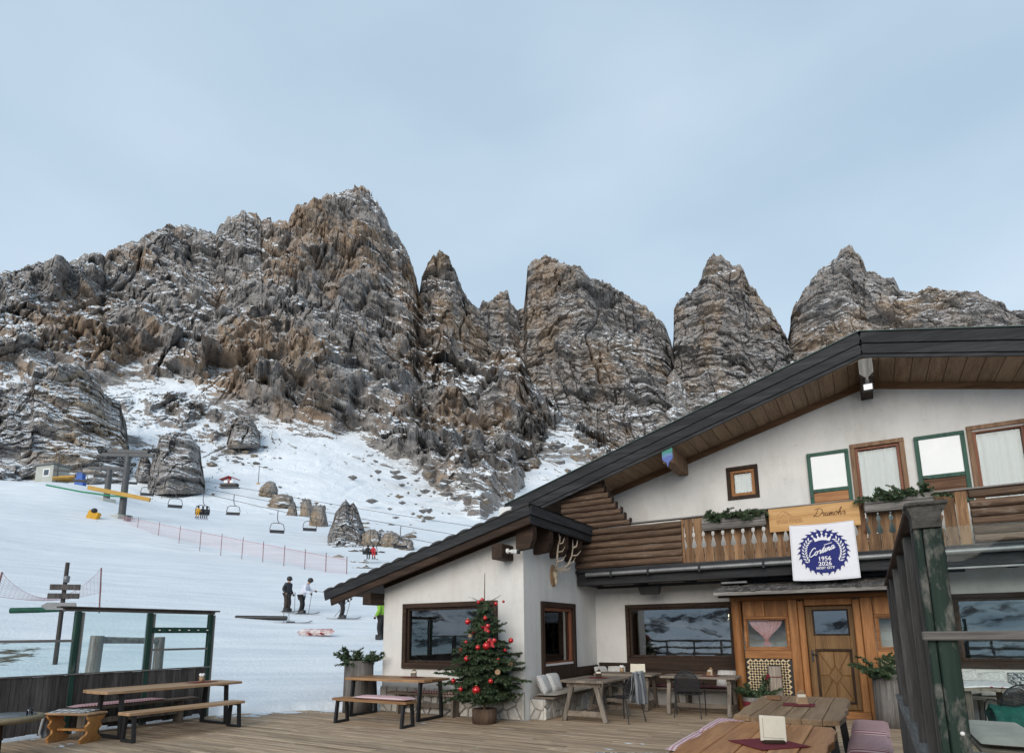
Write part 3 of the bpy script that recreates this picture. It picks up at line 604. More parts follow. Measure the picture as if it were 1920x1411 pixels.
# ---- balcony
BY = 2.54
bal = empty('balcony', (0, 0, 0), parent=ch); P(bal)
def bb(mb, name, mat, **k): return mb.build(name, mat, bal, **k)
bb(MB().box(.02, 13.2, BY-.02, L-.004, 2.92, 2.98), 'balcony_floor', M_bkx)
bb(MB().box(.02, 13.2, BY-.09, BY+.03, 2.985, 3.06, bev=.01), 'edge_beam', M_bkx)
bb(MB().box(.03, 13.2, BY-.03, BY+.15, 2.70, 2.915, bev=.012), 'main_beam', M_bkx)
for x in (.06, 1.2, 2.35, 3.5, 4.65, 5.8, 6.95, 8.1, 9.25, 10.4): bb(MB().box(x, x+.16, BY+.16, L-.006, 2.72, 2.915, bev=.01), 'joist', M_bky)
bb(MB().tube([(.3, BY-.13, 2.93), (13, BY-.13, 2.97)], .05, 10), 'gutter', M_zinc)
for x in (.9, 1.75, 2.85, 4.1, 6.6, 8.2): bb(MB().box(x, x+.045, BY-.19, BY-.06, 2.86, 3.0), 'gutter_bracket', M_bkx)
bb(MB().box(.35, 7.4, BY+.4, BY+.47, 2.64, 2.70), 'light_rail', M_bkx); bb(MB().box(7.0, 9.0, BY-.05, BY+.0, 2.66, 2.69), 'light_rail', M_zinc)
def log_mesh(l, r, seed):
    rg = random.Random(seed); n = 7; pts = [(l*i/n, rg.uniform(-.004, .004), rg.uniform(-.004, .004)) for i in range(n+1)]
    return MB().tube(pts, [r*rg.uniform(.95, 1.05) for _ in pts], 12).mesh('log', M_log)
for i in range(6):
    link('log', log_mesh(2.48, .077, i), bal, (.03, BY, 3.16+.152*i)); link('log', log_mesh(3.6, .077, 20+i), bal, (7.55, BY, 3.16+.152*i+(.03 if i == 5 else 0)))
ends = [1.37, 1.25, 1.17, 1.05, .96, .88, .78, .74]
for i, e in enumerate(ends):
    s0 = -.32 if i > 1 else -.02; link('log', log_mesh(e-s0, .07, 40+i), bal, (s0, BY, 4.08+.138*i)); bb(MB().box(e, e+.02, BY-.075, BY+.075, 4.03+.138*i, 4.03+.138*i+.15), 'log_end_board', M_dkz)
bb(MB().box(1.4, 13, BY-.06, BY+.1, 4.035, 4.065, bev=.008), 'hand_rail', M_greyx)
bb(MB().box(2.52, 7.52, BY+.02, BY+.07, 3.86, 3.93), 'back_rail', M_dkx); bb(MB().box(2.52, 7.52, BY+.02, BY+.07, 3.18, 3.25), 'back_rail', M_dkx)
HW = [(0, .094), (.30, .094), (.32, .05), (.36, .046), (.44, .066), (.52, .09), (.54, .092), (.55, .072), (.60, .064), (.64, .08), (.66, .094), (.68, .085), (.73, .088), (.78, .094), (.94, .094)]
bme = MB().prism([(h, z) for z, h in HW]+[(-h, z) for z, h in HW[::-1]], -.014, .014).mesh('baluster', M_balu)
for i in range(24):
    x = 2.66+.2*i
    if x > 7.1: break
    link('baluster', bme, bal, (x, BY, 3.075))
for a, b in ((2.50, 2.56), (7.16, 7.34), (7.345, 7.52)): bb(MB().box(a+.003, b-.003, BY-.016, BY+.016, 3.075, 4.03, bev=.004), 'board', M_balu)
# ---- bench back along the walls (dark boards)
for z in (.46, .62, .775): cb(MB().box(.06, 3.3, L-.045, L-.004, z, z+.148, bev=.008), 'bench_back_board', M_dkx)
# ================================================================== ANNEX
ax = empty('chalet_annex', (0, 0, 0)); tag(ax, 'low white annex with dark sloping roof and stone base', 'building')
def ab(mb, name, mat, parent=None, **k): return mb.build(name, mat, parent or ax, **k)
AT = lambda x: 4.05+.267*(x-.45)
w_ = MB(); h1 = (-2.98, -.66, .98, 2.22); wall_holes(w_, -3.61, -.001, -.3, 2.55, [h1], 0.001, .28)
w_.prism([(-3.61, 2.55), (-.002, 2.55), (-.002, AT(0)-.2), (-3.61, AT(-3.61)-.2)], 0.001, .28)
w2_ = MB(); wall_holes(w2_, .0, L, -.3, 2.55, [(.78, 2.3, 1.0, 2.2)], 0, .28)
w2_.box(.0, L, 0.001, .28, 2.55, AT(0)-.2); M9 = Matrix.Rotation(PI/2, 4, 'Z'); w_.add([M9 @ Vector(v) for v in w2_.v], w2_.f)
w_.box(-3.61, -3.33, .28, L+4, -.3, AT(-3.61)-.2); ab(w_, 'wall', M_plaster)
rm = MB(); rm.box(-3.3, -.3, 3.9, 4., 0, 2.7); rm.box(-3.3, -.3, .3, 3.9, 2.6, 2.65); rm.box(-3.3, -.3, .3, 3.9, .0, .04); rm.box(-3.32, -3.3, .3, 3.9, 0, 2.6); ab(rm, 'room_lining', M_room)
window(ax, 2.44, 1.38, (-3.04, 0, .91), fm=M_dkx, fw=.1, sash=.05, sill=.12, proud=.05)
window(ax, 1.66, 1.58, (0, .70, .70), PI/2, fm=M_dkz, im=M_red, fw=.11, sash=.07, sill=.26, proud=.05)
for z in (.46, .6, .74): ab(MB().box(.004, .045, .72, L-.05, z, z+.132, bev=.008), 'bench_back_board', M_dky)
# interior curtains seen through the panes
c = MB(); vs = []; n = 26
for i in range(n+1):
    u = i/n; y = .34+.03*math.sin(u*40); vs += [(-2.95+.32*u, y, 1.0), (-2.95+.75*u**.8, y, 2.25)]
c.add(vs, [(2*i, 2*i+2, 2*i+3, 2*i+1) for i in range(n)], True); ab(c, 'curtain', M_curt)
c = MB(); vs = []
for i in range(n+1):
    u = i/n; vs += [(-.36+.03*math.sin(u*40), 1.75+.5*u, 1.0), (-.36+.03*math.sin(u*40), 1.75+.5*u, 2.2)]
c.add(vs, [(2*i, 2*i+2, 2*i+3, 2*i+1) for i in range(n)], True); ab(c, 'curtain', M_curt)
# roof
ar = empty('roof', (0, 0, 0), parent=ax)
def arb(mb, name, mat): return mb.build(name, mat, ar)
xl, xr, yf, yb_ = -4.95, .45, -.5, 3.15
tl = MB(); pr = []; n = int((xr-xl)/.33)
for i in range(n):
    for k in range(6):
        u = (i+k/6)/n; x = xl-.03+(xr+.03-xl)*u; pr.append((x, AT(x)+.012+.042*(1-k/5.)**1.4*0+.04*abs(math.sin(PI*k/6))))
pr.append((xr+.02, AT(xr)+.012)); low = [(x, AT(x)-.004) for x, z in pr]
vs = [(x, y, z) for y in (yf-.06, yb_, 8.0) for x, z in pr]; m_ = len(pr)
tl.add(vs, [(j*m_+i, j*m_+i+1, (j+1)*m_+i+1, (j+1)*m_+i) for j in (0, 1) for i in range(m_-1)])
tl.add([(x, yf-.06, z) for x, z in pr]+[(x, yf-.06, z) for x, z in low], [(i, i+1, m_+i+1, m_+i) for i in range(m_-1)])
arb(tl, 'tile_cover', M_tile)
arb(MB().add([(xl, yf, AT(xl)-.06), (xr-.02, yf, AT(xr)-.06), (xr-.02, 8, AT(xr)-.06), (xl, 8, AT(xl)-.06), (xl, yf, AT(xl)-.012), (xr-.02, yf, AT(xr)-.012), (xr-.02, 8, AT(xr)-.012), (xl, 8, AT(xl)-.012)], [(0, 1, 2, 3), (4, 5, 6, 7), (0, 1, 5, 4), (3, 2, 6, 7), (0, 3, 7, 4), (1, 2, 6, 5)]), 'roof_deck', M_dkx)
arb(MB().beam((xl, yf-.025, AT(xl)-.105), (xr, yf-.025, AT(xr)-.105), .04, .19, bev=.006), 'barge_board', M_bkx)
arb(MB().beam((xl+.15, yf+.02, AT(xl+.15)-.27), (xr-.02, yf+.02, AT(xr-.02)-.27), .05, .19, bev=.02), 'barge_board', M_dkx)
for z0, z1, o in ((.005, .2, 0), (.205, .37, .03)): arb(MB().box(xr-o-.02, xr-o+.02, yf-.0, yb_, AT(xr)-z1, AT(xr)-z0, bev=.006), 'fascia_board', M_bky)
for i in range(14):
    y0 = -.47+i*.26; arb(MB().add([(-.02, y0, AT(-.02)-.075), (xr-.045, y0, AT(xr-.045)-.075), (xr-.045, y0+.25, AT(xr-.045)-.075), (-.02, y0+.25, AT(-.02)-.075), (-.02, y0, AT(-.02)-.062), (xr-.045, y0, AT(xr-.045)-.062), (xr-.045, y0+.25, AT(xr-.045)-.062), (-.02, y0+.25, AT(-.02)-.062)], [(0, 1, 2, 3), (4, 5, 6, 7), (0, 1, 5, 4), (3, 2, 6, 7), (0, 3, 7, 4), (1, 2, 6, 5)]), 'soffit_board', M_dkx)
for y in (-.30, .42, 1.16, 1.9, 2.64):
    p = [(-.05, 3.42), (xr-.06, 3.56), (xr-.06, 3.72), (xr-.02, AT(xr)-.09), (-.05, AT(-.05)-.09)]
    arb(MB().prism([(.003, 3.22), (.3, 3.25), (xr-.07, 3.42), (xr-.05, AT(xr-.05)-.078), (.003, AT(0)-.078)], y, y+.16), 'rafter', M_dkx)
for x0, z0, z1 in ((-.46, 3.06, 3.36), (-3.84, 2.28, 2.54)): arb(MB().box(x0, x0+.24, -.46, -.003, z0, z1, bev=.012), 'purlin', M_dky)
arb(MB().beam((-3.6, -.03, AT(-3.6)-.26), (-.03, -.03, AT(-.03)-.26), .05, .1), 'wall_plate', M_dkx)
# stone base: single stones with open joints
def stones(M, x0, x1, z0, z1, n, seed, parent, mat, dep=.05):
    rg = random.Random(seed); pts = []
    for _ in range(4000):
        p = (rg.uniform(x0, x1), rg.uniform(z0, z1))
        if all(math.hypot((p[0]-q[0])*.8, p[1]-q[1]) > .62*math.sqrt((x1-x0)*(z1-z0)/n) for q in pts): pts.append(p)
        if len(pts) >= n: break
    for p in pts:
        poly = [(x0, z0), (x1, z0), (x1, z1), (x0, z1)]
        for q in pts:
            if q is p: continue
            mx, mz = (p[0]+q[0])/2, (p[1]+q[1])/2; nx, nz = q[0]-p[0], q[1]-p[1]; l = math.hypot(nx, nz); nx /= l; nz /= l; mx -= nx*.011; mz -= nz*.011
            out = []
            for i in range(len(poly)):
                a, b = poly[i], poly[(i+1) % len(poly)]; da = (a[0]-mx)*nx+(a[1]-mz)*nz; db = (b[0]-mx)*nx+(b[1]-mz)*nz
                if da <= 0: out.append(a)
                if da*db < 0: t_ = da/(da-db); out.append((a[0]+(b[0]-a[0])*t_, a[1]+(b[1]-a[1])*t_))
            poly = out
            if len(poly) < 3: break
        if len(poly) < 3: continue
        cx_ = sum(a[0] for a in poly)/len(poly); cz_ = sum(a[1] for a in poly)/len(poly); k = len(poly); d = dep*rg.uniform(.7, 1.2)
        vs = [(a[0], 0, a[1]) for a in poly]+[(a[0]+(cx_-a[0])*.05, -d*.75, a[1]+(cz_-a[1])*.05) for a in poly]+[(a[0]+(cx_-a[0])*.22, -d, a[1]+(cz_-a[1])*.22) for a in poly]
        fs = [(j*k+i, j*k+(i+1) % k, (j+1)*k+(i+1) % k, (j+1)*k+i) for j in (0, 1) for i in range(k)]+[tuple(range(2*k, 3*k))]
        MB().add([M @ Vector(v) for v in vs], fs).build('stone', mat, parent)
M_stone = plain('base_stone', (.56, .535, .49), .9, (.38, .36, .33), 9, bump=.6, bscale=30, bd=.01, rnd=.2)
M_mort = plain('mortar', (.34, .325, .3), .95, (.24, .23, .215), 12, bump=.4)
base = ab(MB().box(-3.60, -.0, -.03, -.004, -.02, .52), 'stone_base', M_mort)
stones(Matrix.Translation((0, -.03, 0)), -3.6, -.002, 0, .52, 46, 3, base, M_stone)
b2 = ab(MB().box(.004, .30, .2, L-.05, -.02, .38), 'bench_plinth', M_mort)
stones(Matrix.Translation((.30, 0, 0)) @ M9, .2, L-.06, 0, .38, 30, 4, b2, M_stone, .03); stones(Matrix.Translation((0, .2, 0)), .004, .3, 0, .38, 4, 5, b2, M_stone, .03)
# ================================================================== PORCH
po = empty('entrance_porch', (5, 3, 0)); tag(po, 'honey coloured wooden entrance porch with shingled roof below the balcony', 'porch')
def pb(mb, name, mat, parent=None):
    o = mb.build(name, mat, parent or po)
    if parent is None: o.location = (-5, -3, 0)
    return o
PY = 3.0
pb(MB().tube([(3.44, PY, 0), (3.435, PY, 1.2), (3.43, PY, 2.3)], [.105, .1, .1], 12), 'post', M_hnz)
for a, b in ((4.43, 4.6), (5.70, 5.90), (6.62, 6.8)): pb(MB().box(a, b, PY-.07, PY+.09, 0, 2.25, bev=.012), 'post', M_hnz)
pb(MB().box(3.32, 6.85, PY-.08, PY+.1, 2.253, 2.37, bev=.012), 'lintel_beam', M_hnx)
pb(MB().box(3.4, 6.8, PY+.1, L-.01, 0, .02), 'porch_floor', M_hnx); pb(MB().box(3.34, 3.42, PY+.1, L-.01, 0, 2.3), 'side_panel', M_hnz)
pb(MB().box(3.55, 4.44, PY-.05, PY+.05, 1.08, 1.24, bev=.01), 'sill_rail', M_hnx); pb(MB().box(5.9, 6.62, PY-.05, PY+.05, 1.08, 1.24, bev=.01), 'sill_rail', M_hnx)
for a, b in ((3.56, 3.99), (3.995, 4.425), (5.91, 6.26), (6.265, 6.61)): pb(MB().box(a, b, PY-.02, PY+.02, 1.925, 2.25, bev=.006), 'panel_board', M_hnz)
for x0, x1 in ((3.56, 4.425), (5.91, 6.61)):
    o = window(po, x1-x0, .68, (x0-5, PY-3, 1.243), 0, fm=M_hnx, im=M_hnz, fw=.05, sash=.02, proud=.02, glass=M_gup, depth=.08)
    # woven screen: cream slats over a dark ground
    o = pb(MB().box(x0, x1, PY-.005, PY+.02, .2, 1.078), 'woven_screen', M_blk)
    M_cream = bpy.data.materials.get('cream_slat') or plain('cream_slat', (.66, .53, .33), .7, (.56, .43, .25), 5)
    wv = MB(); s = .052; w0 = .026
    for i in range(-2, int((x1-x0)/s)+3):
        for j in range(-2, int(.88/s)+3):
            ccx, ccz = x0+i*s, .2+j*s; vert = (i+j) % 2 == 0
            an = PI/4 if vert else -PI/4; l = .105
            if ccx-l*.36 < x0 or ccx+l*.36 > x1 or ccz-l*.36 < .2 or ccz+l*.36 > 1.078: continue
            wv.box(-l/2, l/2, -.004, .004, -w0/2, w0/2, Matrix.Translation((ccx, PY-.011+(.002 if vert else 0), ccz)) @ Matrix.Rotation(an, 4, 'Y'))
    wv.build('slats', M_cream, o)
# pink curtain tied in the middle behind the small window
M_pink = plain('pink_gingham', (.55, .24, .25), .9, (.72, .50, .50), 40)
c = MB(); vs = []; n = 40; rows = [(1.9, .36), (1.72, .27), (1.58, .13), (1.5, .06), (1.44, .035), (1.42, .04), (1.36, .07), (1.33, .08)]
for z, hw in rows:
    for i in range(n+1): u = i/n*2-1; vs.append((3.97+hw*u, PY+.11+.016*math.sin(i*2.1)+.01*math.sin(i*.7), z))
c.add(vs, [(j*(n+1)+i, j*(n+1)+i+1, (j+1)*(n+1)+i+1, (j+1)*(n+1)+i) for j in range(len(rows)-1) for i in range(n)], True); pb(c, 'curtain', M_pink)
# door
f = MB(); f.box(4.603, 4.72, PY-.03, PY+.14, 0, 2.22, bev=.012); f.box(5.57, 5.697, PY-.03, PY+.14, 0, 2.22, bev=.012); f.box(4.722, 5.568, PY-.02, PY+.14, 2.12, 2.25, bev=.012); pb(f, 'door_frame', M_hnz)
pb(MB().box(4.6, 5.7, PY-.16, PY+.12, .0, .13, bev=.012), 'door_step', M_hnx)
DY = PY+.15
dr = MB(); dr.box(4.725, 4.86, DY-.03, DY+.03, .135, 2.115, bev=.006); dr.box(5.47, 5.565, DY-.03, DY+.03, .135, 2.115, bev=.006)
dr.box(4.862, 5.468, DY-.028, DY+.03, 2.02, 2.115, bev=.006); dr.box(4.862, 5.468, DY-.028, DY+.03, 1.26, 1.55, bev=.006); dr.box(4.862, 5.468, DY-.028, DY+.03, .135, .26, bev=.006)
door = pb(dr, 'door', M_door)
pb(MB().box(4.86, 5.47, DY-.004, DY+.004, 1.545, 2.025), 'pane', M_glass, door)
fr = MB(); ring(fr, 4.845, 5.485, 1.535, 2.04, .03, DY-.045, DY-.0285, bev=.003); ring(fr, 4.845, 5.485, .245, 1.275, .04, DY-.048, DY-.0285, bev=.004); fr.build('moulding', M_dkz, door)
cxd, czd, hw, hh = 5.165, .76, .275, .47
dm = [(0, .17), (.115, 0), (0, -.17), (-.115, 0)]; cor = [(hw, hh), (hw, -hh), (-hw, -hh), (-hw, hh)]
mid = [(0, hh), (hw, 0), (0, -hh), (-hw, 0)]
def pn(poly):       # bevelled door panel pieces round a diamond
    k = len(poly); cx_ = sum(p[0] for p in poly)/k; cz_ = sum(p[1] for p in poly)/k; q = [(cx_+(p[0]-cx_)*.965, cz_+(p[1]-cz_)*.965) for p in poly]
    vs = [(cxd+p[0], DY-.006, czd+p[1]) for p in q]+[(cxd+cx_+(p[0]-cx_)*.9, DY-.02, czd+cz_+(p[1]-cz_)*.9) for p in q]
    MB().add(vs, [(i, (i+1) % k, k+(i+1) % k, k+i) for i in range(k)]+[tuple(range(k, 2*k))]).build('door_panel', M_door, door)
pn(dm)
for i in range(4):
    a, b = dm[i], dm[(i+1) % 4]; c0 = cor[i]; m0, m1 = mid[i], mid[(i+1) % 4]
    ab_ = ((a[0]+b[0])/2, (a[1]+b[1])/2); pn([a, m0, c0, ab_]); pn([ab_, c0, m1, b])
MB().box(4.862, 5.468, DY-.005, DY+.02, .262, 1.258).build('panel_back', M_door, door)
h = MB(); h.box(4.775, 4.815, DY-.04, DY-.03, 1.02, 1.25, bev=.004); h.tube([(4.795, DY-.04, 1.17), (4.795, DY-.09, 1.17), (4.89, DY-.095, 1.165)], .011, 8); h.build('handle', M_metal, door)
# shingled pent roof
sr = pb(MB().prism([(2.2, 2.40), (L-.004, 2.72), (L-.004, 2.68), (2.2, 2.36)], 3.18, 6.95, Matrix(((0, 1, 0, 0), (1, 0, 0, 0), (0, 0, 1, 0), (0, 0, 0, 1)))), 'porch_roof', M_greyx)
pb(MB().box(3.16, 6.97, 2.17, 2.196, 2.33, 2.405, bev=.005), 'eave_board', M_greyx)
pb(MB().box(3.2, 6.93, 2.4, 2.5, 2.3, 2.36), 'eave_beam', M_dkx)
M_shing = wood('shingle_wood', [(.03, .029, .028), (.085, .08, .077), (.17, .162, .155)], 'y', .9, .35)
sm = MB().box(-.055, .055, -.0, .3, -.011, .011, bev=.004).mesh('shingle', M_shing); rg = random.Random(5); an = math.atan(.32/1.44)
for r in range(7):
    x = 3.17+(.05 if r % 2 else 0)
    while x < 6.95:
        wd = rg.uniform(.7, 1.25)
        y = 2.15+r*.185+rg.uniform(-.012, .012)
        link('shingle', sm, sr, (x+.055*wd, y, 2.40+(y-2.2)*.2222+.022+rg.uniform(0, .012)), (an-.06, rg.uniform(-.04, .04), 0), (wd, 1, 1)); x += .112*wd
# ================================================================== DECK
M_deck = wood('deck_board_wood', [(.13, .092, .06), (.33, .245, .168), (.49, .375, .265)], 'x', .8, .2, fine=45, wear=((.52, .45, .37), 3, .6))
deck = tag(MB().box(-6.28, 13, -18, -.7, -.3, -.06).box(.0, 13, -.7, L, -.3, -.062).box(-4.2, 0, -.7, -.0, -.3, -.061).build('deck', M_dkx), kind='structure')
rg = random.Random(11); y = -17.9; W = .138
while y < L-.02:
    xa = -6.28 if y < -2.3 else (-6.1 if y < -1.5 else (-5.6 if y < -.75 else (-4.25 if y < -.14 else .003)))
    xa += rg.uniform(0, .05); cuts = [xa]; x = xa+rg.uniform(1.5, 4)
    while x < 12: cuts.append(x); x += rg.uniform(3.6, 4.2) if y > -7 else 99
    cuts.append(13)
    for a, b in zip(cuts, cuts[1:]):
        if b-a < .2: continue
        MB().box(a+.002, b-.002, y, min(y+W-.009, L-.005) if y > 0 else min(y+W-.009, 99 if xa > -1 else -.075 if y < -.07 else 99), -.035, rg.uniform(-.004, .002), bev=.004).build('deck_board', M_deck, deck)
    y += W
rg = random.Random(3); sp_ = MB()
for k in range(70):
    if k < 44: t = rg.random(); cx_, cy_ = -6.0+2.0*t, float(np.interp(-6.0+2.0*t, [-6.4, -5.85, -5.2, -4.6, -4.0], [-2.3, -1.9, -1.0, -.25, -.15]))-abs(rg.gauss(0, .35))
    else: cx_, cy_ = rg.choice(((-6.1, -3.6), (-6.12, -5.2), (-1.5, -.35), (-5.0, -5.9), (1.5, -3.5), (3.0, -1.5))); cx_ += rg.gauss(0, .3); cy_ += rg.gauss(0, .35)
    r = rg.uniform(.02, .13) if k < 44 else rg.uniform(.015, .05); n = 12; v0 = [(cx_, cy_, .006+r*.12)]; a0 = rg.uniform(0, 6)
    for q in range(n): a = 2*PI*q/n; rr_ = r*(1+.4*math.sin(2*a+a0)+rg.uniform(-.3, .3)); v0.append((cx_+rr_*1.7*math.cos(a), cy_+rr_*.8*math.sin(a), .0025))
    sp_.add(v0, [(0, q+1, (q+1) % n+1) for q in range(n)], True)
tag(sp_.build('snow_remnants', M_snow, fix=False), kind='stuff')
# ------------------------------------------------------------------ fabrics, greenery
def gingham(name, c1, c2, scale, sx=1, sy=1, rough=.9):
    m, t, b = new_mat(name); sp = t.nodes.new('ShaderNodeSeparateXYZ'); t.links.new(coords(t, rnd=False), sp.inputs[0]); f = 0.
    for k, on in (('X', sx), ('Y', sy)):
        if not on: continue
        s = math_n(t, 'GREATER_THAN', math_n(t, 'FRACT', math_n(t, 'MULTIPLY', sp.outputs[k], scale)), .5); f = math_n(t, 'ADD', f, s) if not isinstance(f, float) else s
    f = math_n(t, 'MULTIPLY', f, 1/(sx+sy)); n = noise_n(t, coords(t), 60, 3)
    c = mixc(t, math_n(t, 'MULTIPLY_ADD', n, .25, math_n(t, 'MULTIPLY_ADD', f, .9, -.08)), c1, c2); t.links.new(c, b.inputs['Base Color']); b.inputs['Roughness'].default_value = rough
    b.inputs['Specular IOR Level'].default_value = .1; bump_n(t, b, noise_n(t, coords(t), 220, 2), .25, .002); return m
M_ging = gingham('red_gingham', (.36, .10, .13), (.70, .62, .62), 21); M_stripe = gingham('red_stripe', (.22, .07, .085), (.56, .44, .43), 15, 1, 0)
M_beige = plain('beige_canvas', (.42, .38, .33), .95, (.32, .29, .25), 3, bump=.3, bscale=90)
M_grbl = gingham('grey_blanket', (.09, .10, .115), (.40, .41, .42), 7, 1, 1)
M_dkred = plain('dark_red_cloth', (.16, .015, .025), .9, (.11, .01, .018), 9)
M_maroon = plain('maroon_cushion', (.13, .045, .055), .95, (.085, .03, .036), 9)
def patt(name, c1, c2, s):
    m, t, b = new_mat(name); w2 = t.nodes.new('ShaderNodeTexWave'); w2.bands_direction = 'DIAGONAL'; w2.inputs['Scale'].default_value = s; w2.inputs['Distortion'].default_value = 9; w2.inputs['Detail'].default_value = 1; w2.inputs['Detail Scale'].default_value = 3
    t.links.new(coords(t, rnd=False), w2.inputs[0]); t.links.new(ramp(t, w2.outputs['Fac'], [(.45, c1), (.6, c2)]), b.inputs['Base Color']); b.inputs['Roughness'].default_value = .95; return m
M_pilw = patt('woven_pillow', (.36, .35, .34), (.66, .65, .63), 16); M_pilg = patt('geometric_grey', (.07, .08, .09), (.42, .43, .43), 7)
M_cards = plain('card', (.72, .68, .58), .7, (.66, .61, .5), 12)
M_steel = plain('black_steel', (.016, .017, .02), .5, (.03, .031, .034), 6, metal=.2)
M_topA = wood('table_top_brown', [(.15, .072, .033), (.27, .145, .068), (.38, .225, .115)], 'x', .5, .14, fine=40, spec=.4)
M_topO = wood('table_top_orange', [(.22, .083, .027), (.40, .175, .064), (.53, .27, .11)], 'x', .42, .14, fine=40, spec=.45, wear=((.12, .045, .018), 9, .58))
M_topT = wood('table_top_tan', [(.22, .13, .07), (.34, .215, .125), (.45, .31, .19)], 'x', .5, .12, fine=40, spec=.35)
M_topD = wood('table_top_dull', [(.13, .078, .042), (.235, .15, .085), (.33, .225, .135)], 'x', .55, .14, fine=40, spec=.35)
M_old = wood('old_grey_wood', [(.09, .072, .055), (.19, .155, .125), (.29, .25, .205)], 'x', .85, .2); M_oldz = wood('old_grey_leg', [(.08, .066, .052), (.17, .145, .12), (.27, .235, .2)], 'z', .85, .2)
M_pine = wood('varnished_pine', [(.27, .11, .032), (.42, .2, .065), (.52, .28, .1)], 'z', .4, .05, spec=.5)
def fir_mat():
    m, t, b = new_mat('fir_needles'); n = noise_n(t, coords(t), 7, 4); t.links.new(ramp(t, n, [(.3, (.022, .042, .022)), (.5, (.045, .075, .036)), (.7, (.085, .115, .055))]), b.inputs['Base Color'])
    b.inputs['Roughness'].default_value = .55; b.inputs['Specular IOR Level'].default_value = .3; return m
M_fir = fir_mat(); M_bark = wood('bark', [(.04, .026, .018), (.10, .065, .045), (.17, .12, .09)], 'z', .9, .1, fine=30, bump=.9)
def needles(mb, p0, p1, n, ln, wd, rg):
    p0, p1 = Vector(p0), Vector(p1); ax_ = (p1-p0).normalized(); u = ax_.orthogonal().normalized(); v = ax_.cross(u); vs = []; fs = []
    for i in range(n):
        t = (i+rg.random())/n; a = rg.uniform(0, 2*PI); d = (ax_*.75+(u*math.cos(a)+v*math.sin(a))).normalized(); p = p0.lerp(p1, t); q = d.cross(ax_).normalized()*wd
        l = ln*rg.uniform(.7, 1.15)*(1 if t < .85 else .8); k = len(vs); vs += [p-q, p+q, p+d*l]; fs.append((k, k+1, k+2))
    mb.add(vs, fs)
def spray(nd, tw, p, d, l, rg, side=True, ln=.045, wd=.007, dens=70, droop=.25):
    """a fir branch: curved axis, side twigs in one plane, needles all round"""
    d = Vector(d).normalized(); pts = [Vector(p)]; k = 5
    for i in range(k): d = (d+Vector((0, 0, -droop/k))+Vector([rg.uniform(-.05, .05) for _ in range(3)])).normalized(); pts.append(pts[-1]+d*l/k)
    tw.tube(pts, [max(.0025, .011*l*(1-i/k)+.002) for i in range(k+1)], 5, caps=False)
    for a, b in zip(pts, pts[1:]): needles(nd, a, b, max(3, int(dens*l/k)), ln, wd, rg)
    if side:
        s = d.cross(Vector((0, 0, 1)))
        if s.length < .1: s = Vector((1, 0, 0))
        s.normalize()
        for i in range(1, k+1):
            for sg in (1, -1):
                if rg.random() < .12: continue
                q = pts[i-1].lerp(pts[i], rg.random()); e = (d*.8+s*sg*rg.uniform(.6, 1)+Vector((0, 0, rg.uniform(-.2, .12)))).normalized(); l2 = l*.42*(1-.6*i/(k+1))*rg.uniform(.8, 1.2)
                q2 = q+e*l2; tw.tube([q, q2], [.003, .0015], 4, caps=False); needles(nd, q, q2, max(4, int(dens*l2)), ln, wd, rg)
                if l2 > .14:
                    for sg2 in (1, -1): q3 = q.lerp(q2, .5); f = (e+s.cross(e).cross(e)*0+d*.3+s*sg2*.5).normalized(); needles(nd, q3, q3+f*l2*.45, max(3, int(dens*l2*.45)), ln, wd, rg)
# ------------------------------------------------------------------ furniture
def planked_top(root, l, w, z, mats, n, th=.045, live=.0, seed=0, name='top_plank', along=True):
    rg = random.Random(seed); a = -w/2; ws = [rg.uniform(.85, 1.15) for _ in range(n)]; s = sum(ws)
    for i in range(n):
        b = a+w*ws[i]/s; m = 9; lo = []; hi = []
        for k in range(m+1):
            x = -l/2+l*k/m; e = live*rg.uniform(-1, 1)
            lo.append((x, a+.003+(e if i == 0 else 0))); hi.append((x, b-.003+(e if i == n-1 else 0)))
        e0, e1 = rg.uniform(-.012, .012), rg.uniform(-.012, .012)
        poly = lo+hi[::-1]; poly = [(x+(e1 if x > l/2-.01 else e0 if x < -l/2+.01 else 0), y) for x, y in poly]; k = len(poly); zz = z+rg.uniform(-.002, .002)
        if live:
            for q, (x, y) in enumerate(poly):
                if i in (0, n-1) and abs(x) > l/2-.03 and abs(y) > w/2-.06: poly[q] = (x*.972, y*.93)
        cx_ = sum(p[0] for p in poly)/k; cy_ = sum(p[1] for p in poly)/k
        vs = [(x, y, zz-th) for x, y in poly]+[(x, y, zz-.006) for x, y in poly]+[(x+(.005 if x < cx_ else -.005), y+(.005 if y < cy_ else -.005), zz) for x, y in poly]
        fs = [tuple(range(k))[::-1], tuple(range(2*k, 3*k))]+[(j*k+q, j*k+(q+1) % k, (j+1)*k+(q+1) % k, (j+1)*k+q) for j in (0, 1) for q in range(k)]
        MB().add(vs, fs).build(name, mats, root); a = b
def steel_leg(root, x, w, h, wt, name='leg_frame', bw=.08, bt=.045):
    m = MB(); a, b = w/2, wt/2
    m.beam((x, -a, .0), (x, -b, h), bw, bt, up=(1, 0, 0)); m.beam((x, a, .0), (x, b, h), bw, bt, up=(1, 0, 0)); m.box(x-bw/2+.002, x+bw/2-.002, -a, a, .0, bt); m.box(x-bw/2+.002, x+bw/2-.002, -b, b, h-bt*.7, h)
    m.build(name, M_steel, root)
